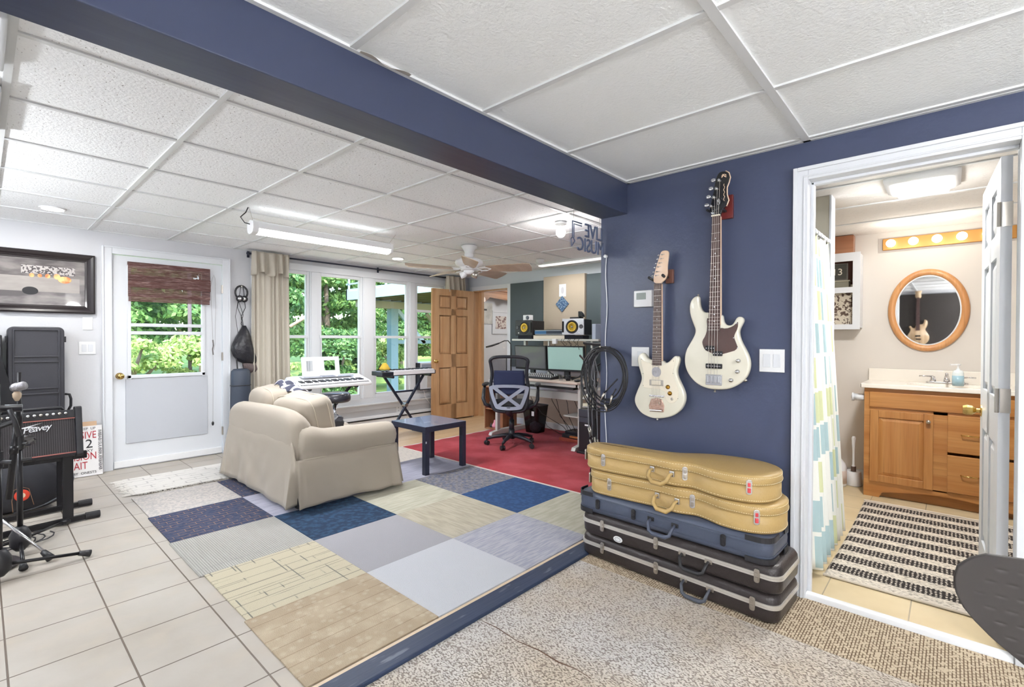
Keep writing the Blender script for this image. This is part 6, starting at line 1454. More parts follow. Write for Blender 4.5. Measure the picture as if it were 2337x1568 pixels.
K(MB().box(.38, .54, .20, .27, .090, .094), 'display', mat('panel_lcd', (128, 136, 156), .2), k1)
for k in range(10): K(MB().box(.17+.02*k, .184+.02*k, .21, .225, .090, .094).box(.58+.02*k, .594+.02*k, .21, .225, .090, .094), 'button', m_lum, k1)
def rest(parent):
    x0, x1, z0, z1 = .20, .66, 0, .22
    m = MB(); t_ = .004
    xs = [x0, x0+.055, x0+.13, x0+.27, x0+.355, x1]
    # outer plate with two windows
    m.box(x0, x0+.055, 0, t_, z0, z1).box(x0+.13, x0+.27, 0, t_, z0, z1).box(x1-.055, x1, 0, t_, z0, z1)
    for a, b in ((x0+.055, x0+.13), (x0+.27, x1-.055)): m.box(a, b, 0, t_, z0, .055).box(a, b, 0, t_, .175, z1)
    M = Matrix.Translation((2.27, 5.15, .705)) @ Matrix.Rotation(KA, 4, 'X') @ Matrix.Translation((0, .325, .085)) @ Matrix.Rotation(-.28, 4, 'X')
    m.xf(M); return build(m, 'music_rest', m_white2, parent)
rest(k1)
def xstand(lab, x0, x1, y, zt, zb, xc0, xc1, name='keyboard_stand'):
    t = thing(name, lab, 'keyboard stand', ((x0+x1)/2, y, 0))
    b1 = build(MB().bar((xc0, y-.03, zb), (x1, y-.03, zt), .028, .028), 'crossing_leg', m_navyleg, t, bevel=.003)
    b2_ = build(MB().bar((xc1, y+.03, zb), (x0, y+.03, zt), .028, .028), 'crossing_leg', m_navyleg, t, bevel=.003)
    for x in (x0, x1):
        build(MB().bar((x, y-.16, zt), (x, y+.16, zt), .03, .025), 'top_arm', m_black, t, bevel=.003)
        build(MB().cyl((x, y-.175, zt), (x, y-.14, zt), .016).cyl((x, y+.14, zt), (x, y+.175, zt), .016), 'end_cap', m_black, t)
    for x in (xc0, xc1):
        build(MB().bar((x, y-.19, zb), (x, y+.19, zb), .028, .028), 'foot_bar', m_navyleg, t, bevel=.003)
    build(MB().cyl(((x0+x1+xc0+xc1)/4, y-.05, (zt+zb)/2), ((x0+x1+xc0+xc1)/4, y+.05, (zt+zb)/2), .025), 'pivot', m_nickel, t)
    f = .27
    xa = x0+(xc1-x0)*f; xb_ = x1+(xc0-x1)*f; z = zt+(zb-zt)*f
    build(MB().bar((xa, y, z), (xb_, y, z), .022, .022), 'cross_bar', m_navyleg, t)
    return t
xstand('folding X shaped keyboard stand under the white keyboard, mostly behind the loveseat', 2.42, 2.98, 5.33, .702, .03, 2.36, 3.04)
k2 = thing('black_keyboard', 'slim black ended stage keyboard on an X stand in front of the right windows', 'keyboard', (3.9, 5.2, .78))
KM2 = Matrix.Translation((3.28, 5.10, .795)) @ Matrix.Rotation(.03, 4, 'X')
def K2(mb, name, m, p, **k): return build(mb.xf(KM2), name, m, p, **k)
W2 = .82
K2(MB().box(0, W2, 0, .24, 0, .052), 'keyboard_body', m_of, k2, bevel=.006)
K2(MB().box(.16, W2-.02, -.004, .006, .012, .050), 'front_lip', m_kw, k2)
for k in range(30):
    w = (W2-.20)/30; x = .17+w*k
    K2(MB().box(x+.0006, x+w-.0006, .004, .14, .050, .066), 'white_key', m_kw, k2)
    if k % 7 in (0, 1, 3, 4, 5): K2(MB().box(x+w*.72, x+w*1.28, .055, .14, .066, .077), 'black_key', m_kb, k2)
for k in range(5): K2(MB().box(.02+.028*k, .032+.028*k, .06, .16, .052, .060), 'pad_button', m_kb if k % 2 else m_lum, k2)
xstand('folding X shaped keyboard stand with dark legs under the black keyboard', 3.40, 3.97, 5.22, .787, .03, 3.42, 3.95)
yc_ = thing('yellow_cloth', 'crumpled yellow cloth lying on the left end of the black keyboard', 'cloth', (3.42, 5.25, .86))
cl = MB().loft([[(3.40+a*math.cos(2*PI*k/18)*(1+.22*math.sin(k*2.3+j)), 5.23+b*math.sin(2*PI*k/18)*(1+.2*math.sin(k*1.7+j)), z) for k in range(18)] for j, (z, a, b) in enumerate(((.868, .055, .05), (.885, .068, .05), (.905, .05, .04), (.925, .045, .03), (.945, .03, .02), (.955, .015, .012)))])
build(cl, 'cloth', mat('yellow_cotton', (214, 178, 70), .9), yc_, smooth=True)
stl = thing('drum_stool', 'round black padded stool on a chrome column in front of the white keyboard', 'stool', (2.56, 4.87, 0))
cx_, cy_ = 2.545, 4.85
build(MB().lathe([(0, .585), (.135, .585), (.155, .60), (.158, .63), (.152, .668), (.135, .683), (.08, .688), (0, .687)], (cx_, cy_, 0), n=40), 'seat', mat('black_vinyl', (42, 42, 50), .3, coat=.3), stl, smooth=True)
build(MB().cyl((cx_, cy_, .25), (cx_, cy_, .585), .013), 'column', m_chrome, stl, smooth=True)
for k in range(3):
    a = k*2*PI/3; build(MB().bar((cx_, cy_, .35), (cx_+.2*math.cos(a), cy_+.2*math.sin(a), .014), .02, .012), 'leg', m_blackm, stl)
ac = thing('window_air_conditioner', 'white window air conditioner set in the bottom of the rightmost window', 'air conditioner', (4.5, 5.75, .50))
build(B(4.37, 4.90, 5.80, YW+.25, .505, .90), 'housing', mat('cool_grey_plastic', (206, 210, 216), .4), ac, bevel=.008)
gm = MB()
for k in range(14): gm.box(4.50, 4.86, 5.792, 5.802, .535+.017*k, .545+.017*k)
build(gm, 'front_grille', mat('warm_grille', (192, 184, 174), .5), ac); build(B(4.40, 4.88, 5.794, 5.804, .80, .88), 'control_panel', m_lum, ac, bevel=.002)
build(B(4.37, 4.90, 5.79, 5.82, .498, .512).box(4.362, 4.372, 5.80, 5.9, .50, .90), 'dark_trim', m_of, ac)
build(MB().tube([(4.45, 5.82, .50), (4.50, 5.84, .38), (4.62, 5.85, .25), (4.75, 5.86, .18)], .004, 6), 'power_cord', m_white2, ac)
cr = thing('white_wire', 'thin white wire running from the outlet below the windows down to the floor', 'cord', (4.1, 5.85, .1))
build(MB().tube([(4.07, 5.88, .25), (4.10, 5.80, .20), (4.2, 5.74, .10), (4.35, 5.68, .012)], .0035, 6), 'cord_run', m_white2, cr, smooth=True)
cr2 = thing('blue_bottle', 'small blue object on the window sill between the second last and last windows', 'bottle', (4.27, 5.86, .8)) if False else None
# ============================================================ BATHROOM
va = thing('vanity_cabinet', 'honey oak vanity cabinet with a panel door and two drawers in the bathroom', 'vanity', (5.1, 0, 0))
VX0, VX1, VY0, VY1 = 4.84, 5.358, -.42, .525
build(MB().box(VX0+.02, VX1, VY1-.018, VY1, .0025, .875).box(VX0+.02, VX1, VY0, VY0+.018, .0025, .875).box(VX0+.10, VX1, VY0, VY1, .10, .12).box(VX1-.01, VX1, VY0, VY1, .0025, .875), 'carcass', m_oak, va)
ff = MB().box(VX0, VX0+.02, VY1-.045, VY1, .0025, .875).box(VX0, VX0+.02, VY0, VY1-.045, .835, .875).box(VX0, VX0+.02, .02, .10, .12, .72).box(VX0, VX0+.02, VY0, VY1-.045, .70, .735).box(VX0, VX0+.02, VY0, VY0+.04, .0025, .835)
ap = [(VY1-.045, .0025), (VY1-.045, .13), (VY0+.04, .13), (VY0+.04, .0025), (VY0+.07, .0025)]
for k in range(13):
    y = VY0+.08+(VY1-VY0-.20)*k/12; ap.append((y, .045+.045*math.sin(PI*k/12)))
ap.append((VY1-.10, .0025))
ff.prism(ap, VX0, VX0+.02, 'x')
build(ff, 'face_frame', m_oakh, va)
build(B(VX0+.06, VX0+.07, VY0+.02, VY1-.02, .0025, .12), 'toe_kick', m_oakh, va)
build(B(VX0-.014, VX0, -.38, .49, .725, .845), 'false_drawer_front', m_oakh, va, bevel=.004)
def pdoor(y0, y1, z0, z1):
    o = build(MB().box(VX0-.018, VX0, y0, y0+.055, z0, z1).box(VX0-.018, VX0, y1-.055, y1, z0, z1).box(VX0-.018, VX0, y0+.055, y1-.055, z0, z0+.055).box(VX0-.018, VX0, y0+.055, y1-.055, z1-.055, z1), 'cabinet_door', m_oak, va, bevel=.003)
    a, b, c, d = y0+.055, y1-.055, z0+.055, z1-.055
    R = lambda k, x: [(x, a+k, c+k), (x, b-k, c+k), (x, b-k, d-k), (x, a+k, d-k)]
    build(MB().loft([R(0, VX0-.004), R(0, VX0-.006), R(.028, VX0-.016)]), 'door_panel', m_oak, o)
    return o
dd = pdoor(.10, .485, .13, .70)
build(MB().lathe([(.006, 0), (.006, .012), (.015, .018), (.014, .026), (0, .03)], (VX0-.018, .128, .645), (-1, 0, 0), 20), 'knob', m_nickel, dd, smooth=True)
for (z0, z1) in ((.43, .705), (.135, .41)):
    d_ = build(B(VX0-.018, VX0, -.33, .02, z0, z1), 'drawer', m_oakh, va, bevel=.004)
    build(MB().tube([(VX0-.018, -.055, (z0+z1)/2), (VX0-.038, -.06, (z0+z1)/2), (VX0-.040, -.10, (z0+z1)/2), (VX0-.038, -.145, (z0+z1)/2), (VX0-.018, -.15, (z0+z1)/2)], .004, 8), 'pull', m_brass, d_, smooth=True)
ct_ = thing('marble_worktop', 'cream cultured marble vanity top with a backsplash', 'worktop', (5.1, .05, .876))
m_marb = mat('cultured_marble', (238, 232, 222), .22, coat=.3)
def sinkf(u, v):
    x = 4.815+.54*u; y = -.45+1.0*v
    r = math.hypot((x-5.06)/.17, (y-.03)/.23); z = .908-(.10*max(0, 1-r*r)**.5 if r < 1 else 0)
    return (x, y, z)
build(MB().grid(sinkf, 40, 60), 'basin_surface', m_marb, ct_, smooth=True)
build(MB().box(4.812, 4.825, -.45, .552, .876, .9085).box(4.812, 5.357, .54, .553, .876, .9085).box(4.812, 5.357, -.452, -.44, .876, .9085), 'edge', m_marb, ct_, bevel=.004)
build(B(5.335, 5.357, -.45, .55, .905, 1.01), 'backsplash', m_marb, ct_, bevel=.005)
fc = thing('basin_faucet', 'chrome two handle faucet on the vanity top', 'faucet', (5.27, .03, .908))
build(MB().prism(rrect(-.10, .16, -.025, .025, .024), .909, .922, 'z').xf(Matrix.Translation((5.27, 0, 0)) @ Matrix.Rotation(PI/2, 4, 'Z')), 'base_plate', m_chrome, fc, bevel=.002)
build(MB().lathe([(.022, 0), (.018, .03), (.014, .05), (.010, .058), (.012, .066), (.006, .076), (0, .077)], (5.27, .03, .92)), 'spout_body', m_chrome, fc, smooth=True)
build(MB().tube([(5.27, .03, .95), (5.22, .03, .965), (5.16, .03, .955), (5.15, .03, .94)], [.012, .011, .010, .010], 10), 'spout', m_chrome, fc, smooth=True)
for y in (-.055, .115):
    s = 1 if y > .03 else -1
    build(MB().lathe([(.022, 0), (.020, .02), (.014, .035), (.014, .045), (0, .048)], (5.27, y, .92)), 'valve', m_chrome, fc, smooth=True)
    build(MB().tube([(5.27, y, .962), (5.25, y+s*.04, .966), (5.235, y+s*.085, .965)], [.009, .006, .007], 8), 'lever_handle', m_chrome, fc, smooth=True)
sp = thing('soap_dispenser', 'soap pump bottle with blue liquid on the vanity beside the open door', 'soap bottle', (5.12, -.04, .909))
build(MB().lathe([(.032, 0), (.034, .01), (.034, .10), (.028, .118), (.012, .125), (.012, .135), (0, .135)], (5.05, -.035, .909)), 'bottle', mat('clear_soap_bottle', (222, 230, 232), .15, coat=.5), sp, smooth=True)
build(MB().cyl((5.05, -.035, .914), (5.05, -.035, .99), .0348, n=28), 'liquid_band', mat('blue_soap', (160, 192, 206), .2), sp, smooth=True)
build(MB().cyl((5.05, -.035, 1.044), (5.05, -.035, 1.07), .006).cyl((5.05, -.035, 1.07), (5.05, -.035, 1.08), .016).bar((5.05, -.035, 1.075), (5.03, .01, 1.073), .012, .009), 'pump', m_white2, sp)
# mirror
mr = thing('oval_mirror', 'oval mirror in a honey wood frame above the vanity', 'mirror', (5.35, .157, 1.19))
cy, cz, ry, rz_ = .157, 1.512, .262, .345
el = lambda k, x, n=72: [(x, cy+(ry-k)*math.cos(2*PI*i/n), cz+(rz_-k)*math.sin(2*PI*i/n)) for i in range(n)]
build(MB().loft([el(0, 5.358), el(0, 5.345), el(.010, 5.330), el(.035, 5.328), el(.048, 5.338), el(.052, 5.350)], caps=False), 'mirror_frame', wood('frame_wood', (214, 158, 104), (196, 136, 84), 2, .35), mr, smooth=True)
m_mir = mat('mirror_silver', (225, 225, 225), .02, 1)
build(MB().add(el(.050, 5.346), [tuple(range(72))]), 'mirror_glass', m_mir, mr)
build(MB().loft([el(.050, 5.3455), el(.060, 5.345)], caps=False), 'bevel_edge', m_white, mr)
# vanity light bar
lb = thing('vanity_light_bar', 'brass light bar with four lit round bulbs above the oval mirror', 'wall lamp', (5.34, .12, 2.05))
build(B(5.335, 5.358, -.36, .46, 2.045, 2.145), 'bar', mat('gold_bar', (200, 146, 80), .35, .3), lb, bevel=.005)
build(B(5.355, 5.359, -.38, .49, 2.03, 2.155), 'back_plate', mat('plate_grey', (190, 182, 176), .5), lb)
for y in (.40, .25, .10, -.05, -.20):
    build(MB().lathe([(.024, 0), (.024, .012), (.016, .018)], (5.335, y, 2.095), (-1, 0, 0)), 'socket_ring', m_brass, lb, smooth=True)
    build(MB().ell((5.292, y, 2.095), (.034, .034, .034), 20, 14), 'bulb', m_bulb, lb, smooth=True)
for y in (.33, .02): point('vanity_lamp', (4.95, y, 2.03), 4*L_BATH, .05, (1, .95, .88), lb)
# ceiling light and vent
cb = thing('bath_ceiling_light', 'rounded rectangular white ceiling light with a lit lens in the bathroom', 'ceiling lamp', (3.75, .14, 2.2))
build(MB().loft([[(3.74+a, .14+b, z) for a, b in rrect(-w, w, -h, h, .04, 5)] for w, h, z in ((.20, .17, 2.205), (.20, .17, 2.185), (.17, .145, 2.165), (.165, .14, 2.165))]), 'housing', m_white2, cb, smooth=True)
build(B(3.76, 3.90, .02, .26, 2.150, 2.168), 'lens', m_tube, cb, bevel=.006)
area('bath_lamp', (3.80, .14, 2.14), (0, 0, 0), .22, .22, 42*L_BATH, (1, .99, .97), cb)
point('bath_glow', (3.80, .14, 2.08), 11*L_BATH, .08, (1, .99, .97), cb)
# wall cabinet left of the mirror
wc_ = thing('wall_shelf_box', 'white open wall box with two compartments left of the mirror', 'wall shelf', (5.3, .72, 1.4))
cx0_, cx1_ = 5.20, 5.358; a0, a1 = .60, 1.0
build(MB().box(cx0_, cx1_, a0, a0+.02, 1.37, 2.02).box(cx0_, cx1_, a1-.02, a1, 1.37, 2.02).box(cx0_, cx1_, a0+.02, a1-.02, 1.37, 1.40).box(cx0_, cx1_, a0+.02, a1-.02, 1.69, 1.72).box(cx0_, cx1_, a0+.02, a1-.02, 1.98, 2.02), 'box_frame', m_white, wc_)
build(MB().box(cx0_-.012, cx0_-.0005, a0, a0+.055, 1.355, 2.035).box(cx0_-.012, cx0_-.0005, a0+.055, a1, 1.355, 1.40).box(cx0_-.012, cx0_-.0005, a0+.055, a1, 1.68, 1.73).box(cx0_-.012, cx0_-.0005, a0+.055, a1, 1.96, 2.035), 'face_frame', m_white, wc_)
build(B(cx1_-.006, cx1_-.001, a0+.02, a1-.02, 1.72, 1.98), 'back_board', mat('mahogany_back', (132, 86, 70), .5), wc_)
wcu = thing('wood_wall_cabinet', 'brown wood panel cabinet on the wall above the white shelf box', 'cabinet', (5.3, .8, 2.04)); build(B(5.25, 5.357, .66, 1.0, 2.038, 2.20), 'cabinet_front', wood('brown_panel', (176, 124, 92), (154, 100, 70), 1, .4), wcu, bevel=.002)
m_bl = mat('speckled_print', (206, 196, 178), .7); add_speckle(m_bl, 42, .50, .54, (92, 74, 64), 1)
t = thing('speckled_art', 'cream art print with dark brown speckles in the lower compartment', 'print', (5.26, .8, 1.40)); build(B(5.25, 5.258, a0+.03, a1-.025, 1.4015, 1.685), 'print', m_bl, t)
t = thing('number_frame', 'dark little frame showing the number 13 in the upper compartment', 'picture', (5.27, .78, 1.80)); build(B(5.268, 5.28, .70, .86, 1.801, 1.955), 'frame', mat('pewter', (104, 98, 90), .4), t, bevel=.003)
build(B(5.266, 5.269, .71, .85, 1.811, 1.945), 'panel', mat('dark_olive', (62, 60, 52), .5), t)
me = text_mesh('13', .085, .001); build(MB().mesh_in(me, Matrix.Translation((5.264, .78, 1.875)) @ Matrix.Rotation(-PI/2, 4, 'Z') @ Matrix.Rotation(PI/2, 4, 'X')), 'number', m_cream, t)
t = thing('green_tin_box', 'small green grey lidded box under the number frame', 'box', (5.27, .8, 1.72)); build(B(5.235, 5.33, .69, .95, 1.7205, 1.785), 'box_body', mat('sage_tin', (126, 122, 106), .5), t, bevel=.003); build(B(5.228, 5.335, .68, .96, 1.785, 1.797), 'lid', mat('sage_lid', (160, 154, 136), .5), t, bevel=.003)
t = thing('little_tub', 'small cream tub at the right end of the upper compartment', 'tub', (5.25, .65, 1.72)); build(MB().lathe([(.022, .001), (.024, .03), (.026, .035), (0, .036)], (5.26, .655, 1.7205)), 'tub_body', m_cream, t, smooth=True)
# toilet paper, brush, jug
tp = thing('paper_roll_holder', 'white toilet paper roll holder on the side of the vanity', 'toilet paper holder', (4.9, .56, .78)); build(MB().cyl((4.885, .526, .79), (4.885, .60, .79), .028).lathe([(.034, 0), (.034, .012), (0, .012)], (4.885, .600, .79), (0, 1, 0)), 'roll', m_white, tp, smooth=True); build(MB().cyl((4.885, .612, .79), (4.885, .616, .79), .016), 'roll_core', mat('core_brown', (110, 80, 62), .8), tp)
tb = thing('toilet_brush', 'white toilet brush standing in its white holder beside the vanity', 'toilet brush', (5.12, .64, 0))
build(MB().lathe([(.062, .003), (.066, .01), (.055, .12), (.050, .125), (.046, .12), (0, .118)], (5.10, .625, 0)), 'holder', m_white2, tb, smooth=True)
build(MB().lathe([(.018, .12), (.016, .16), (.008, .18), (.009, .30), (.013, .36), (.016, .41), (.010, .425), (0, .426)], (5.10, .625, 0)), 'brush_handle', m_white2, tb, smooth=True)
build(MB().cyl((5.10, .625, .122), (5.10, .625, .165), .019), 'brush_collar', mat('brown_collar', (92, 72, 62), .6), tb)
jg = thing('bleach_jug', 'white plastic jug with a blue cap on the bathroom floor beside the wall edge', 'jug', (5.05, .73, 0))
build(MB().lathe([(.06, .003), (.066, .02), (.066, .16), (.055, .20), (.022, .24), (.020, .262), (0, .262)], (5.0, .725, 0)), 'jug_body', m_white2, jg, smooth=True)
build(MB().cyl((5.0, .725, .262), (5.0, .725, .285), .021), 'cap', mat('blue_cap', (66, 74, 150), .4), jg); build(MB().cyl((5.0, .725, .03), (5.0, .725, .14), .0668), 'jug_label', mat('beige_label', (214, 196, 184), .6), jg, smooth=True)
# shower curtain
scu = thing('shower_curtain', 'white shower curtain with pale green and blue squares just inside the bathroom door', 'shower curtain', (3.35, .60, .03))
m_sc2 = bpy.data.materials.new('patchwork_curtain'); m_sc2.use_nodes = True
nt, b = nodes_of(m_sc2); b.inputs['Roughness'].default_value = .7
tc = nt.nodes.new('ShaderNodeTexCoord'); br = nt.nodes.new('ShaderNodeTexBrick'); br.offset = .5; br.squash = 1; br.inputs['Scale'].default_value = 1
br.inputs['Brick Width'].default_value = .15; br.inputs['Row Height'].default_value = .19; br.inputs['Mortar Size'].default_value = .012; br.inputs['Mortar'].default_value = (*lin((236, 236, 230)), 1)
mp = nt.nodes.new('ShaderNodeMapping'); nt.links.new(tc.outputs['UV'], mp.inputs[0]); nt.links.new(mp.outputs[0], br.inputs['Vector'])
br.inputs['Color1'].default_value = (0, 0, 0, 1); br.inputs['Color2'].default_value = (1, 1, 1, 1); br.inputs['Mortar'].default_value = (.5, .5, .5, 1)
rmp = nt.nodes.new('ShaderNodeValToRGB'); rmp.color_ramp.interpolation = 'CONSTANT'; el_ = rmp.color_ramp.elements; el_[0].color = (*lin((172, 196, 200)), 1); el_[1].position = .30; el_[1].color = (*lin((238, 238, 232)), 1); e3 = el_.new(.68); e3.color = (*lin((212, 216, 172)), 1)
nt.links.new(br.outputs[0], rmp.inputs[0]); nt.links.new(rmp.outputs[0], b.inputs['Base Color'])
def scf2(u, v):
    flare = (1-v)
    x = 2.93+.74*u*(.95+.16*flare)+.02*flare; z = .035+1.83*v
    a = .010+.028*flare
    return (x, .565+.03*v-.03*flare+a*math.sin(u*2*PI*8+.8*math.sin(u*9)), z+.01*math.sin(u*40)*(v > .95))
mbx = MB().grid(scf2, 160, 30)
o = build(mbx, 'curtain_panel', m_sc2, scu, smooth=True, solid=.002)
uvl = o.data.uv_layers.new(name='UVMap')
for lp in o.data.loops:
    vi = lp.vertex_index; i = vi % 161; j = vi//161; uvl.data[lp.index].uv = (i/160*1.5, j/30*1.83)
rdd = thing('shower_rod', 'white shower curtain rod across the top of the bath alcove', 'curtain rod', (3.3, .60, 1.90)); build(MB().cyl((2.835, .60, 1.90), (3.735, .60, 1.90), .012), 'rod', m_white, rdd, smooth=True)
for k in range(9): build(MB().tube([(2.95+.085*k, .60+.02*math.cos(t), 1.885+.022*math.sin(t)) for t in [2*PI*i/12 for i in range(12)]], .002, 5, True), 'curtain_ring', m_chrome, rdd)
# striped rug
sr = thing('striped_bath_rug', 'black and cream striped woven rug on the bathroom floor', 'rug', (3.8, .2, 0))
def srf(u, v):
    x = 3.03+1.62*u; y = -.42+.92*v
    return (x, y-.01*math.sin(u*3), .004+.011*min(1, min(u, 1-u, v, 1-v)*60)+.0012*math.sin(u*170))
m_str = mat('woven_black_cream', (212, 202, 188), .95)
nt, b = nodes_of(m_str)
tc = nt.nodes.new('ShaderNodeTexCoord'); sep = nt.nodes.new('ShaderNodeSeparateXYZ'); nt.links.new(tc.outputs['Object'], sep.inputs[0])
def mth(op, a, b_=None, c=None):
    n = nt.nodes.new('ShaderNodeMath'); n.operation = op
    for i, q in enumerate((a, b_, c)):
        if q is None: continue
        if isinstance(q, (int, float)): n.inputs[i].default_value = q
        else: nt.links.new(q, n.inputs[i])
    return n.outputs[0]
fr1 = mth('FRACT', mth('MULTIPLY', sep.outputs[0], 1/.172))
stripe = mth('LESS_THAN', fr1, .58)
chk = nt.nodes.new('ShaderNodeTexVoronoi'); chk.voronoi_dimensions = '2D'; chk.inputs['Scale'].default_value = 52; chk.inputs['Randomness'].default_value = .25; nt.links.new(tc.outputs['Object'], chk.inputs['Vector'])
dots = mth('GREATER_THAN', chk.outputs['Distance'], .26)
n2 = nt.nodes.new('ShaderNodeTexNoise'); n2.inputs['Scale'].default_value = 160; mpn = nt.nodes.new('ShaderNodeMapping'); mpn.inputs['Scale'].default_value = (1, .35, 1); nt.links.new(tc.outputs['Object'], mpn.inputs[0]); nt.links.new(mpn.outputs[0], n2.inputs['Vector'])
soft = mth('MULTIPLY', mth('GREATER_THAN', n2.outputs[0], .53), .45)
fac = mth('ADD', mth('MULTIPLY', stripe, dots), mth('MULTIPLY', mth('SUBTRACT', 1, stripe), soft))
mx_ = nt.nodes.new('ShaderNodeMix'); mx_.data_type = 'RGBA'; nt.links.new(fac, mx_.inputs[0]); mx_.inputs[6].default_value = (*lin((214, 204, 190)), 1); mx_.inputs[7].default_value = (*lin((44, 38, 36)), 1)
nt.links.new(mx_.outputs[2], b.inputs['Base Color'])
bp_ = nt.nodes.new('ShaderNodeBump'); bp_.invert = True; bp_.inputs['Distance'].default_value = .006; nt.links.new(chk.outputs['Distance'], bp_.inputs['Height']); nt.links.new(bp_.outputs[0], b.inputs['Normal'])
build(MB().grid(srf, 200, 60), 'woven_panel', m_str, sr, smooth=True)
m_hem = mat('cream_hem', (206, 196, 182), .9)
for x in (3.03, 4.65): build(MB().tube([(x, -.42, .010), (x, .0, .011), (x, .50, .010)], .007, 8), 'hem', m_hem, sr)

# ============================================================ NEAR CHAIR (bottom right corner)
nc = thing('moulded_chair', 'dark grey moulded chair back with rows of small dimples at the lower right corner', 'chair', (1.55, -.33, 0))
m_nc = mat('charcoal_shell', (50, 46, 45), .55)
HALF = [(0, .838), (.10, .841), (.19, .842), (.235, .835), (.265, .820), (.288, .795), (.294, .765), (.290, .735), (.280, .71), (.262, .685), (.235, .655), (.205, .63), (.170, .60), (.14, .565), (.12, .52), (.115, .48)]
def ncx(y, z): return 1.37-.20*(z-.84)*-.0+.10*(.84-z)+.45*y*y
ynorm = -.30
n = len(HALF)
mbn = MB()
cols = 18; vs = []
for (w, z) in HALF[1:]:
    pass
rows_ = 30; prof = []
for j in range(rows_+1):
    z = .48+(.842-.48)*(j/rows_)
    w = 0
    for (w0, z0), (w1, z1) in zip(HALF[3:][::-1][:-1], HALF[3:][::-1][1:]):
        if z0 <= z <= z1: w = w0+(w1-w0)*(z-z0)/max(1e-6, z1-z0)
    if z > .835: w = .235-(z-.835)/.007*.20
    prof.append((w, z))
def nf(u, v):
    j = v*rows_; i = min(int(j), rows_-1); f = j-i
    w = prof[i][0]*(1-f)+prof[i+1][0]*f; z = prof[i][1]*(1-f)+prof[i+1][1]*f
    y = (2*u-1)*w
    return (1.385-.08*(1-(y/.3)**2)*-1*.0+.12*(.84-z)+.55*y*y*.0, ynorm+y, z)
g_ = MB().grid(nf, 190, rows_*6)
def dent(y, z):
    r = round((.805-z)/.028)
    if not 0 <= r <= 6: return 0
    c = round((y-ynorm-.016*(r % 2))/.032); yc = ynorm+.032*c+.016*(r % 2); zc = .805-.028*r
    w = max([w_ for w_, z_ in prof if abs(z_-zc) < .014] or [0])
    if abs(yc-ynorm) > w-.035: return 0
    q = ((y-yc)/.009)**2+((z-zc)/.0045)**2
    return .0016*max(0, 1-q)
g_.v = [(v[0]-.35*(v[1]-ynorm)**2+dent(v[1], v[2]), v[1], v[2]) for v in g_.v]
sh2 = build(g_, 'back_shell', m_nc, nc, smooth=True, solid=.010)
build(MB().ell((1.70, ynorm, .455), (.20, .15, .012), 40, 8, .8), 'seat', m_nc, nc, smooth=True)
build(MB().grid(lambda u, v: (1.43+.06*v*v*1.0+.03*v, ynorm+(2*u-1)*(.115+.06*v), .485-.03*math.sin(v*PI/2)), 12, 8), 'seat_neck', m_nc, nc, smooth=True, solid=.010)
for sx, sy in ((-1, -1), (-1, 1), (1, -1), (1, 1)): build(MB().cyl((1.63+.08*sx, ynorm+.08*sy, .45), (1.63+.20*sx, ynorm+.20*sy, .007), .010), 'leg', m_chrome, nc, smooth=True)

# ============================================================ SEEN IN THE MIRROR: far left wall of the near room
t = build(B(XL+.001, XL+.05, -.35, .80, 1.05, 2.16), 'acoustic_panel', mat('charcoal_felt', (58, 54, 52), .95)); tag(t, 'charcoal acoustic panel behind the bass on the near room wall, seen in the mirror', 'wall panel')
nb = thing('natural_bass', 'natural wood bass guitar hung on the charcoal panel, seen in the oval mirror', 'bass guitar', (XL+.1, .50, 1.15))
nbM = Matrix.Translation((XL+.10, 0, 0)) @ Matrix.Scale(-1, 4, (1, 0, 0)) @ Matrix.Translation((-XG, 0, 0))
def flipY(poly): return [(.5-(p[0]-.93), p[1]+.16) for p in poly]
m_nat = mat('natural_ash', (206, 180, 146), .3, var=(2, (180, 150, 116), .4, .6, (8, 8, .6)), coat=.4)
def body2(poly, x0, x1, name, m):
    P = smooth_poly(poly, 2)
    return build(MB().loft([[(x, a, b_) for a, b_ in offs(P, d)] for d, x in ((0.0, x0), (0, x1-.01), (.006, x1))]), name, m, nb, smooth=True)
body2(flipY(BASS_BODY), XL+.06, XL+.10, 'body', m_nat)
hdp = [(.47, 2.07), (.45, 2.12), (.46, 2.17), (.44, 2.22), (.47, 2.25), (.50, 2.23), (.53, 2.25), (.56, 2.22), (.54, 2.17), (.55, 2.12), (.53, 2.07)]
body2(hdp, XL+.07, XL+.085, 'headstock', m_nat)
build(MB().prism([(.477, 2.09), (.523, 2.09), (.53, 1.45), (.47, 1.45)], XL+.085, XL+.112, 'x'), 'neck', m_rosew, nb)
build(MB().box(XL+.10, XL+.112, .46, .54, 1.33, 1.355).box(XL+.10, XL+.112, .45, .53, 1.27, 1.29), 'pickup', m_black, nb)
build(MB().box(XL+.10, XL+.112, .46, .54, 1.17, 1.21), 'bridge', m_chrome, nb)

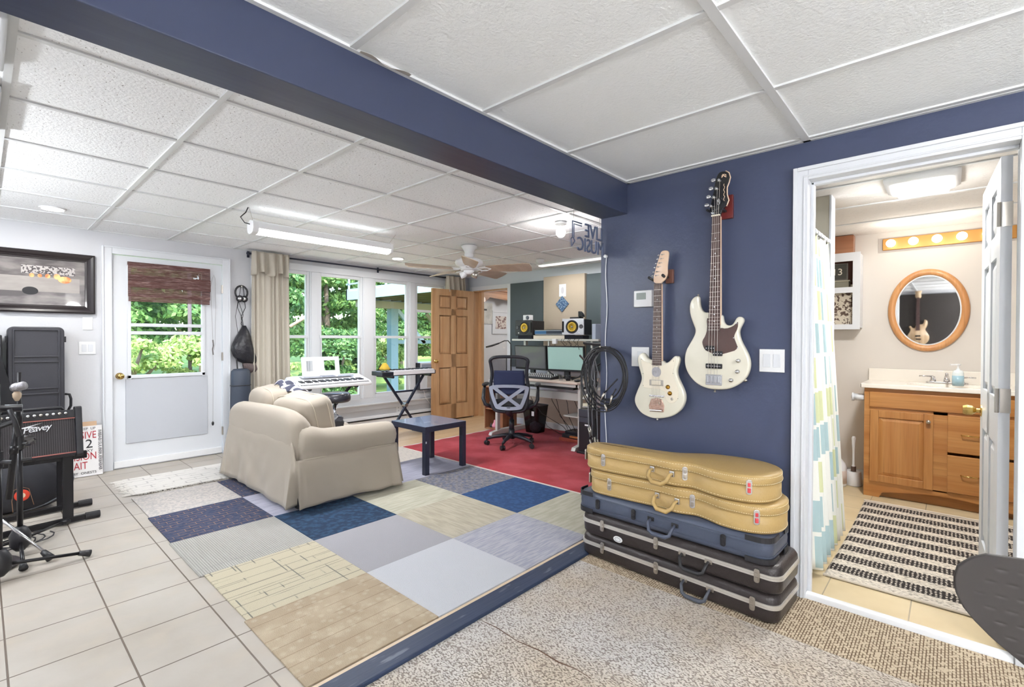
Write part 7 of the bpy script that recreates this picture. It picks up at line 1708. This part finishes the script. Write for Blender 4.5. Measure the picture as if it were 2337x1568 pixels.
# ============================================================ OUTSIDE
m_grass = mat('sunlit_grass', (150, 176, 84), .95, var=(2, (116, 146, 66), .35, .65))
def hill(u, v):
    x = -30+70*u; y = YW+.2+34*v
    z = -.45+.25*math.sin(x*.3)*v+2.6*max(0, v-.42)**1.2*1.6
    return (x, y, z)
struct('lawn', MB().grid(hill, 60, 40), m_grass, smooth=True)
def leafmat(name, c, c2):
    m = bpy.data.materials.new(name); m.use_nodes = True; nt = m.node_tree; b = nt.nodes['Principled BSDF']
    ge = nt.nodes.new('ShaderNodeNewGeometry'); r = nt.nodes.new('ShaderNodeValToRGB')
    r.color_ramp.elements[0].color = (*lin(c), 1); r.color_ramp.elements[1].color = (*lin(c2), 1)
    nt.links.new(ge.outputs['Random Per Island'], r.inputs[0]); nt.links.new(r.outputs[0], b.inputs['Base Color'])
    b.inputs['Roughness'].default_value = .5
    tr = nt.nodes.new('ShaderNodeBsdfTranslucent'); nt.links.new(r.outputs[0], tr.inputs[0])
    mx = nt.nodes.new('ShaderNodeMixShader'); mx.inputs[0].default_value = .38
    nt.links.new(b.outputs[0], mx.inputs[1]); nt.links.new(tr.outputs[0], mx.inputs[2]); nt.links.new(mx.outputs[0], nt.nodes['Material Output'].inputs[0])
    return m
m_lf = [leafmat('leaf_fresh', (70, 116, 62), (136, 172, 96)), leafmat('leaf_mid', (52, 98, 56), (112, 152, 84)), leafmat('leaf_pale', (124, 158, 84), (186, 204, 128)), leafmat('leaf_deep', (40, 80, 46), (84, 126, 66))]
m_bark = mat('bark', (120, 108, 96), .9, bump=(30, .02))
def foliage(seed, cx, cy, z0, z1, rx, ry, nblob, nleaf, size, m, name, label, trunk=True, group=None):
    r = np.random.default_rng(seed)
    c = np.stack([r.uniform(-1, 1, nblob), r.uniform(-1, 1, nblob), r.uniform(0, 1, nblob)], 1)
    cen = np.stack([cx+c[:, 0]*rx*.8, cy+c[:, 1]*ry*.8, z0+(z1-z0)*(.08+.86*c[:, 2])], 1)
    rad = r.uniform(.28, .55, nblob)*min(rx, (z1-z0)/2, 2.1)*.62
    bi = r.integers(0, nblob, nleaf)
    d = r.normal(size=(nleaf, 3)); d /= np.linalg.norm(d, axis=1)[:, None]
    d[:, 2] = np.abs(d[:, 2])*1.0-.25*(r.random(nleaf) < .5)
    p = cen[bi]+d*(rad[bi]*r.uniform(.6, 1.05, nleaf))[:, None]*np.array([1.15, 1.15, .75])
    nrm = d+r.normal(scale=.55, size=(nleaf, 3)); nrm /= np.linalg.norm(nrm, axis=1)[:, None]
    t = np.cross(nrm, r.normal(size=(nleaf, 3))); t /= np.linalg.norm(t, axis=1)[:, None]; b = np.cross(nrm, t)
    s = size*r.uniform(.6, 1.25, nleaf)[:, None]
    V = np.stack([p-t*s, p-b*s*.5+nrm*s*.1, p+t*s, p+b*s*.5+nrm*s*.1], 1).reshape(-1, 3)
    me = bpy.data.meshes.new('foliage'); me.vertices.add(len(V)); me.vertices.foreach_set('co', V.astype(np.float32).ravel())
    me.loops.add(nleaf*4); me.loops.foreach_set('vertex_index', np.arange(nleaf*4, dtype=np.int32))
    me.polygons.add(nleaf); me.polygons.foreach_set('loop_start', np.arange(0, nleaf*4, 4, dtype=np.int32)); me.update(calc_edges=True)
    me.materials.append(m)
    root = thing(name, label, 'tree' if trunk else 'bush', (cx, cy, -.45), group=group)
    me.transform(WM[root.name].inverted())
    o = link(bpy.data.objects.new('leaves', me)); o.parent = root; WM['leaves'] = WM[root.name]
    st = MB().tube([(cx, cy, -.6), (cx+.05, cy, z0*.5+.3), (cx-.05, cy, (z0+z1)/2)], [.16 if trunk else .05, .12 if trunk else .04, .05 if trunk else .02], 8)
    for k in range(7):
        q = cen[k % nblob]; st.tube([(cx, cy, z0*.6+.2), ((cx+q[0])/2, (cy+q[1])/2, (z0*.6+q[2])/2+.3), tuple(q)], [.05, .035, .015], 6)
    build(st, 'trunk' if trunk else 'stems', m_bark, root, smooth=True)
TR = [
 (1, 1.3, 13.0, .4, 6.2, 2.2, 1.6, 80, 42000, .075, 0, 'broadleaf_tree', 'tall fresh green tree seen through the glass of the outside door', True),
 (2, 4.4, 13.6, .2, 7.0, 1.7, 1.5, 80, 42000, .075, 1, 'broadleaf_tree', 'tall mid green tree behind the leftmost window', True),
 (3, 8.0, 15.8, .2, 7.0, 2.2, 1.6, 80, 42000, .085, 0, 'broadleaf_tree', 'tall leafy green tree behind the second window', True),
 (4, 12.8, 18.5, .0, 6.5, 2.8, 2.0, 80, 36000, .10, 1, 'broadleaf_tree', 'broad mid green tree seen beyond the deck posts', True),
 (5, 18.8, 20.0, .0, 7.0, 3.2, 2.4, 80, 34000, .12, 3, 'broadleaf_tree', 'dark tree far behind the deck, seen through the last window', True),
 (6, 1.6, 9.9, -.5, 1.30, 1.7, .8, 50, 22000, .05, 2, 'leafy_bush', 'pale sunlit bush outside the door glass', False),
 (7, 4.1, 10.4, -.5, .75, .9, .7, 40, 14000, .05, 2, 'leafy_bush', 'bright pale bush low behind the leftmost window', False),
 (8, 6.2, 11.6, -.5, 1.5, 1.0, .7, 50, 18000, .055, 1, 'leafy_bush', 'green bush low behind the second window', False),
 (9, 9.0, 14.6, -.5, 1.3, 1.3, .7, 40, 12000, .065, 2, 'leafy_bush', 'pale bush just beyond the deck post', False),
 (10, -3.0, 16.0, .1, 7.5, 2.6, 2.0, 70, 26000, .10, 1, 'broadleaf_tree', 'far tree at the left outside, beyond the fresh green one', True),
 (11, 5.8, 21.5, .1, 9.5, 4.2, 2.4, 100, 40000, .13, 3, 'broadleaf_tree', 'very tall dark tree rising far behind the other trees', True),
 (12, 13.0, 15.4, -.5, 1.8, 1.8, .9, 40, 14000, .07, 0, 'leafy_bush', 'fresh green bush under the far end of the deck', False),
 (13, 12.5, 24.5, .1, 9.5, 4.4, 2.4, 100, 34000, .14, 1, 'broadleaf_tree', 'tall hazy tree far away between the deck posts', True),
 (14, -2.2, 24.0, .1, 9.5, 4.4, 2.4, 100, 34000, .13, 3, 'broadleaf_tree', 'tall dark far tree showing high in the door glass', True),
 (15, 22.0, 26.5, .1, 9.5, 5.0, 2.4, 100, 30000, .15, 0, 'broadleaf_tree', 'distant tree at the far right of the garden', True),
]
for a in TR: foliage(a[0], a[1], a[2], a[3], a[4], a[5], a[6], a[7], a[8], a[9], m_lf[a[10]], a[11], a[12], a[13], 'trees and bushes in the garden')
pl_ = thing('thin_post', 'thin dark vertical pole standing outside the door glass', 'pole', (2.55, 9.9, -.4)); build(MB().cyl((2.50, 9.9, -.6), (2.48, 9.9, 3.2), .030), 'pole', mat('weathered_wood', (92, 82, 84), .8), pl_)
m_dk = mat('blue_white_deck_paint', (150, 172, 196), .5); m_post = mat('blue_grey_post', (112, 138, 154), .6); m_under = mat('deck_underside', (104, 98, 84), .85)
dkk = thing('raised_deck', 'raised deck with pale blue fascia on posts outside the right windows', 'deck', (10, 11, 2.4))
build(B(7.40, 7.46, 7.2, 13.45, 2.40, 2.72).box(7.40, 16, 13.39, 13.45, 2.40, 2.72), 'fascia', m_dk, dkk)
jm = B(7.46, 16, 7.2, 13.39, 2.66, 2.70)
for k in range(20): jm.box(7.7+.41*k, 7.74+.41*k, 7.2, 13.39, 2.46, 2.66)
build(jm, 'deck_floor', m_under, dkk)
build(B(7.6, 16, 13.10, 13.24, 2.20, 2.42), 'beam', mat('grey_beam', (150, 146, 138), .8), dkk)
for x in (8.85, 12.6):
    build(B(x-.13, x+.13, 13.05, 13.30, -.5, 2.20), 'post', m_post, dkk)
build(MB().bar((9.0, 13.17, 2.2), (10.1, 13.17, 1.1), .08, .12), 'brace', m_dk, dkk)
build(MB().bar((8.98, 13.17, 1.15), (12.5, 13.17, 1.15), .08, .12), 'cross_rail', m_post, dkk)
build(MB().bar((9.9, 13.17, -.2), (12.4, 13.17, 2.1), .08, .12).bar((10.2, 13.2, 2.1), (12.5, 13.2, -.2), .08, .12), 'cross_brace', mat('grey_brace', (130, 128, 118), .8), dkk)  # warm grey braces, unlike the pale blue one
rl = MB()
for k in range(10): rl.box(7.40, 7.45, 13.3-.65*k, 13.34-.65*k, 2.72, 3.5)
rl.box(7.38, 7.47, 7.2, 13.45, 3.5, 3.54).box(7.40, 7.45, 7.2, 13.45, 2.85, 2.89)
build(rl, 'railing', m_dk, dkk)
bm_ = thing('tree_limb', 'bare pale branch crossing behind the leftmost window', 'branch', (4.6, 11.4, 1.6)); build(MB().tube([(4.35, 10.2, 1.5), (4.75, 10.2, 1.75), (4.9, 10.2, 2.1), (5.0, 10.2, 2.9)], [.035, .032, .028, .02], 8), 'limb', mat('pale_bark', (150, 132, 116), .8), bm_, smooth=True)
SC['made'] = 1
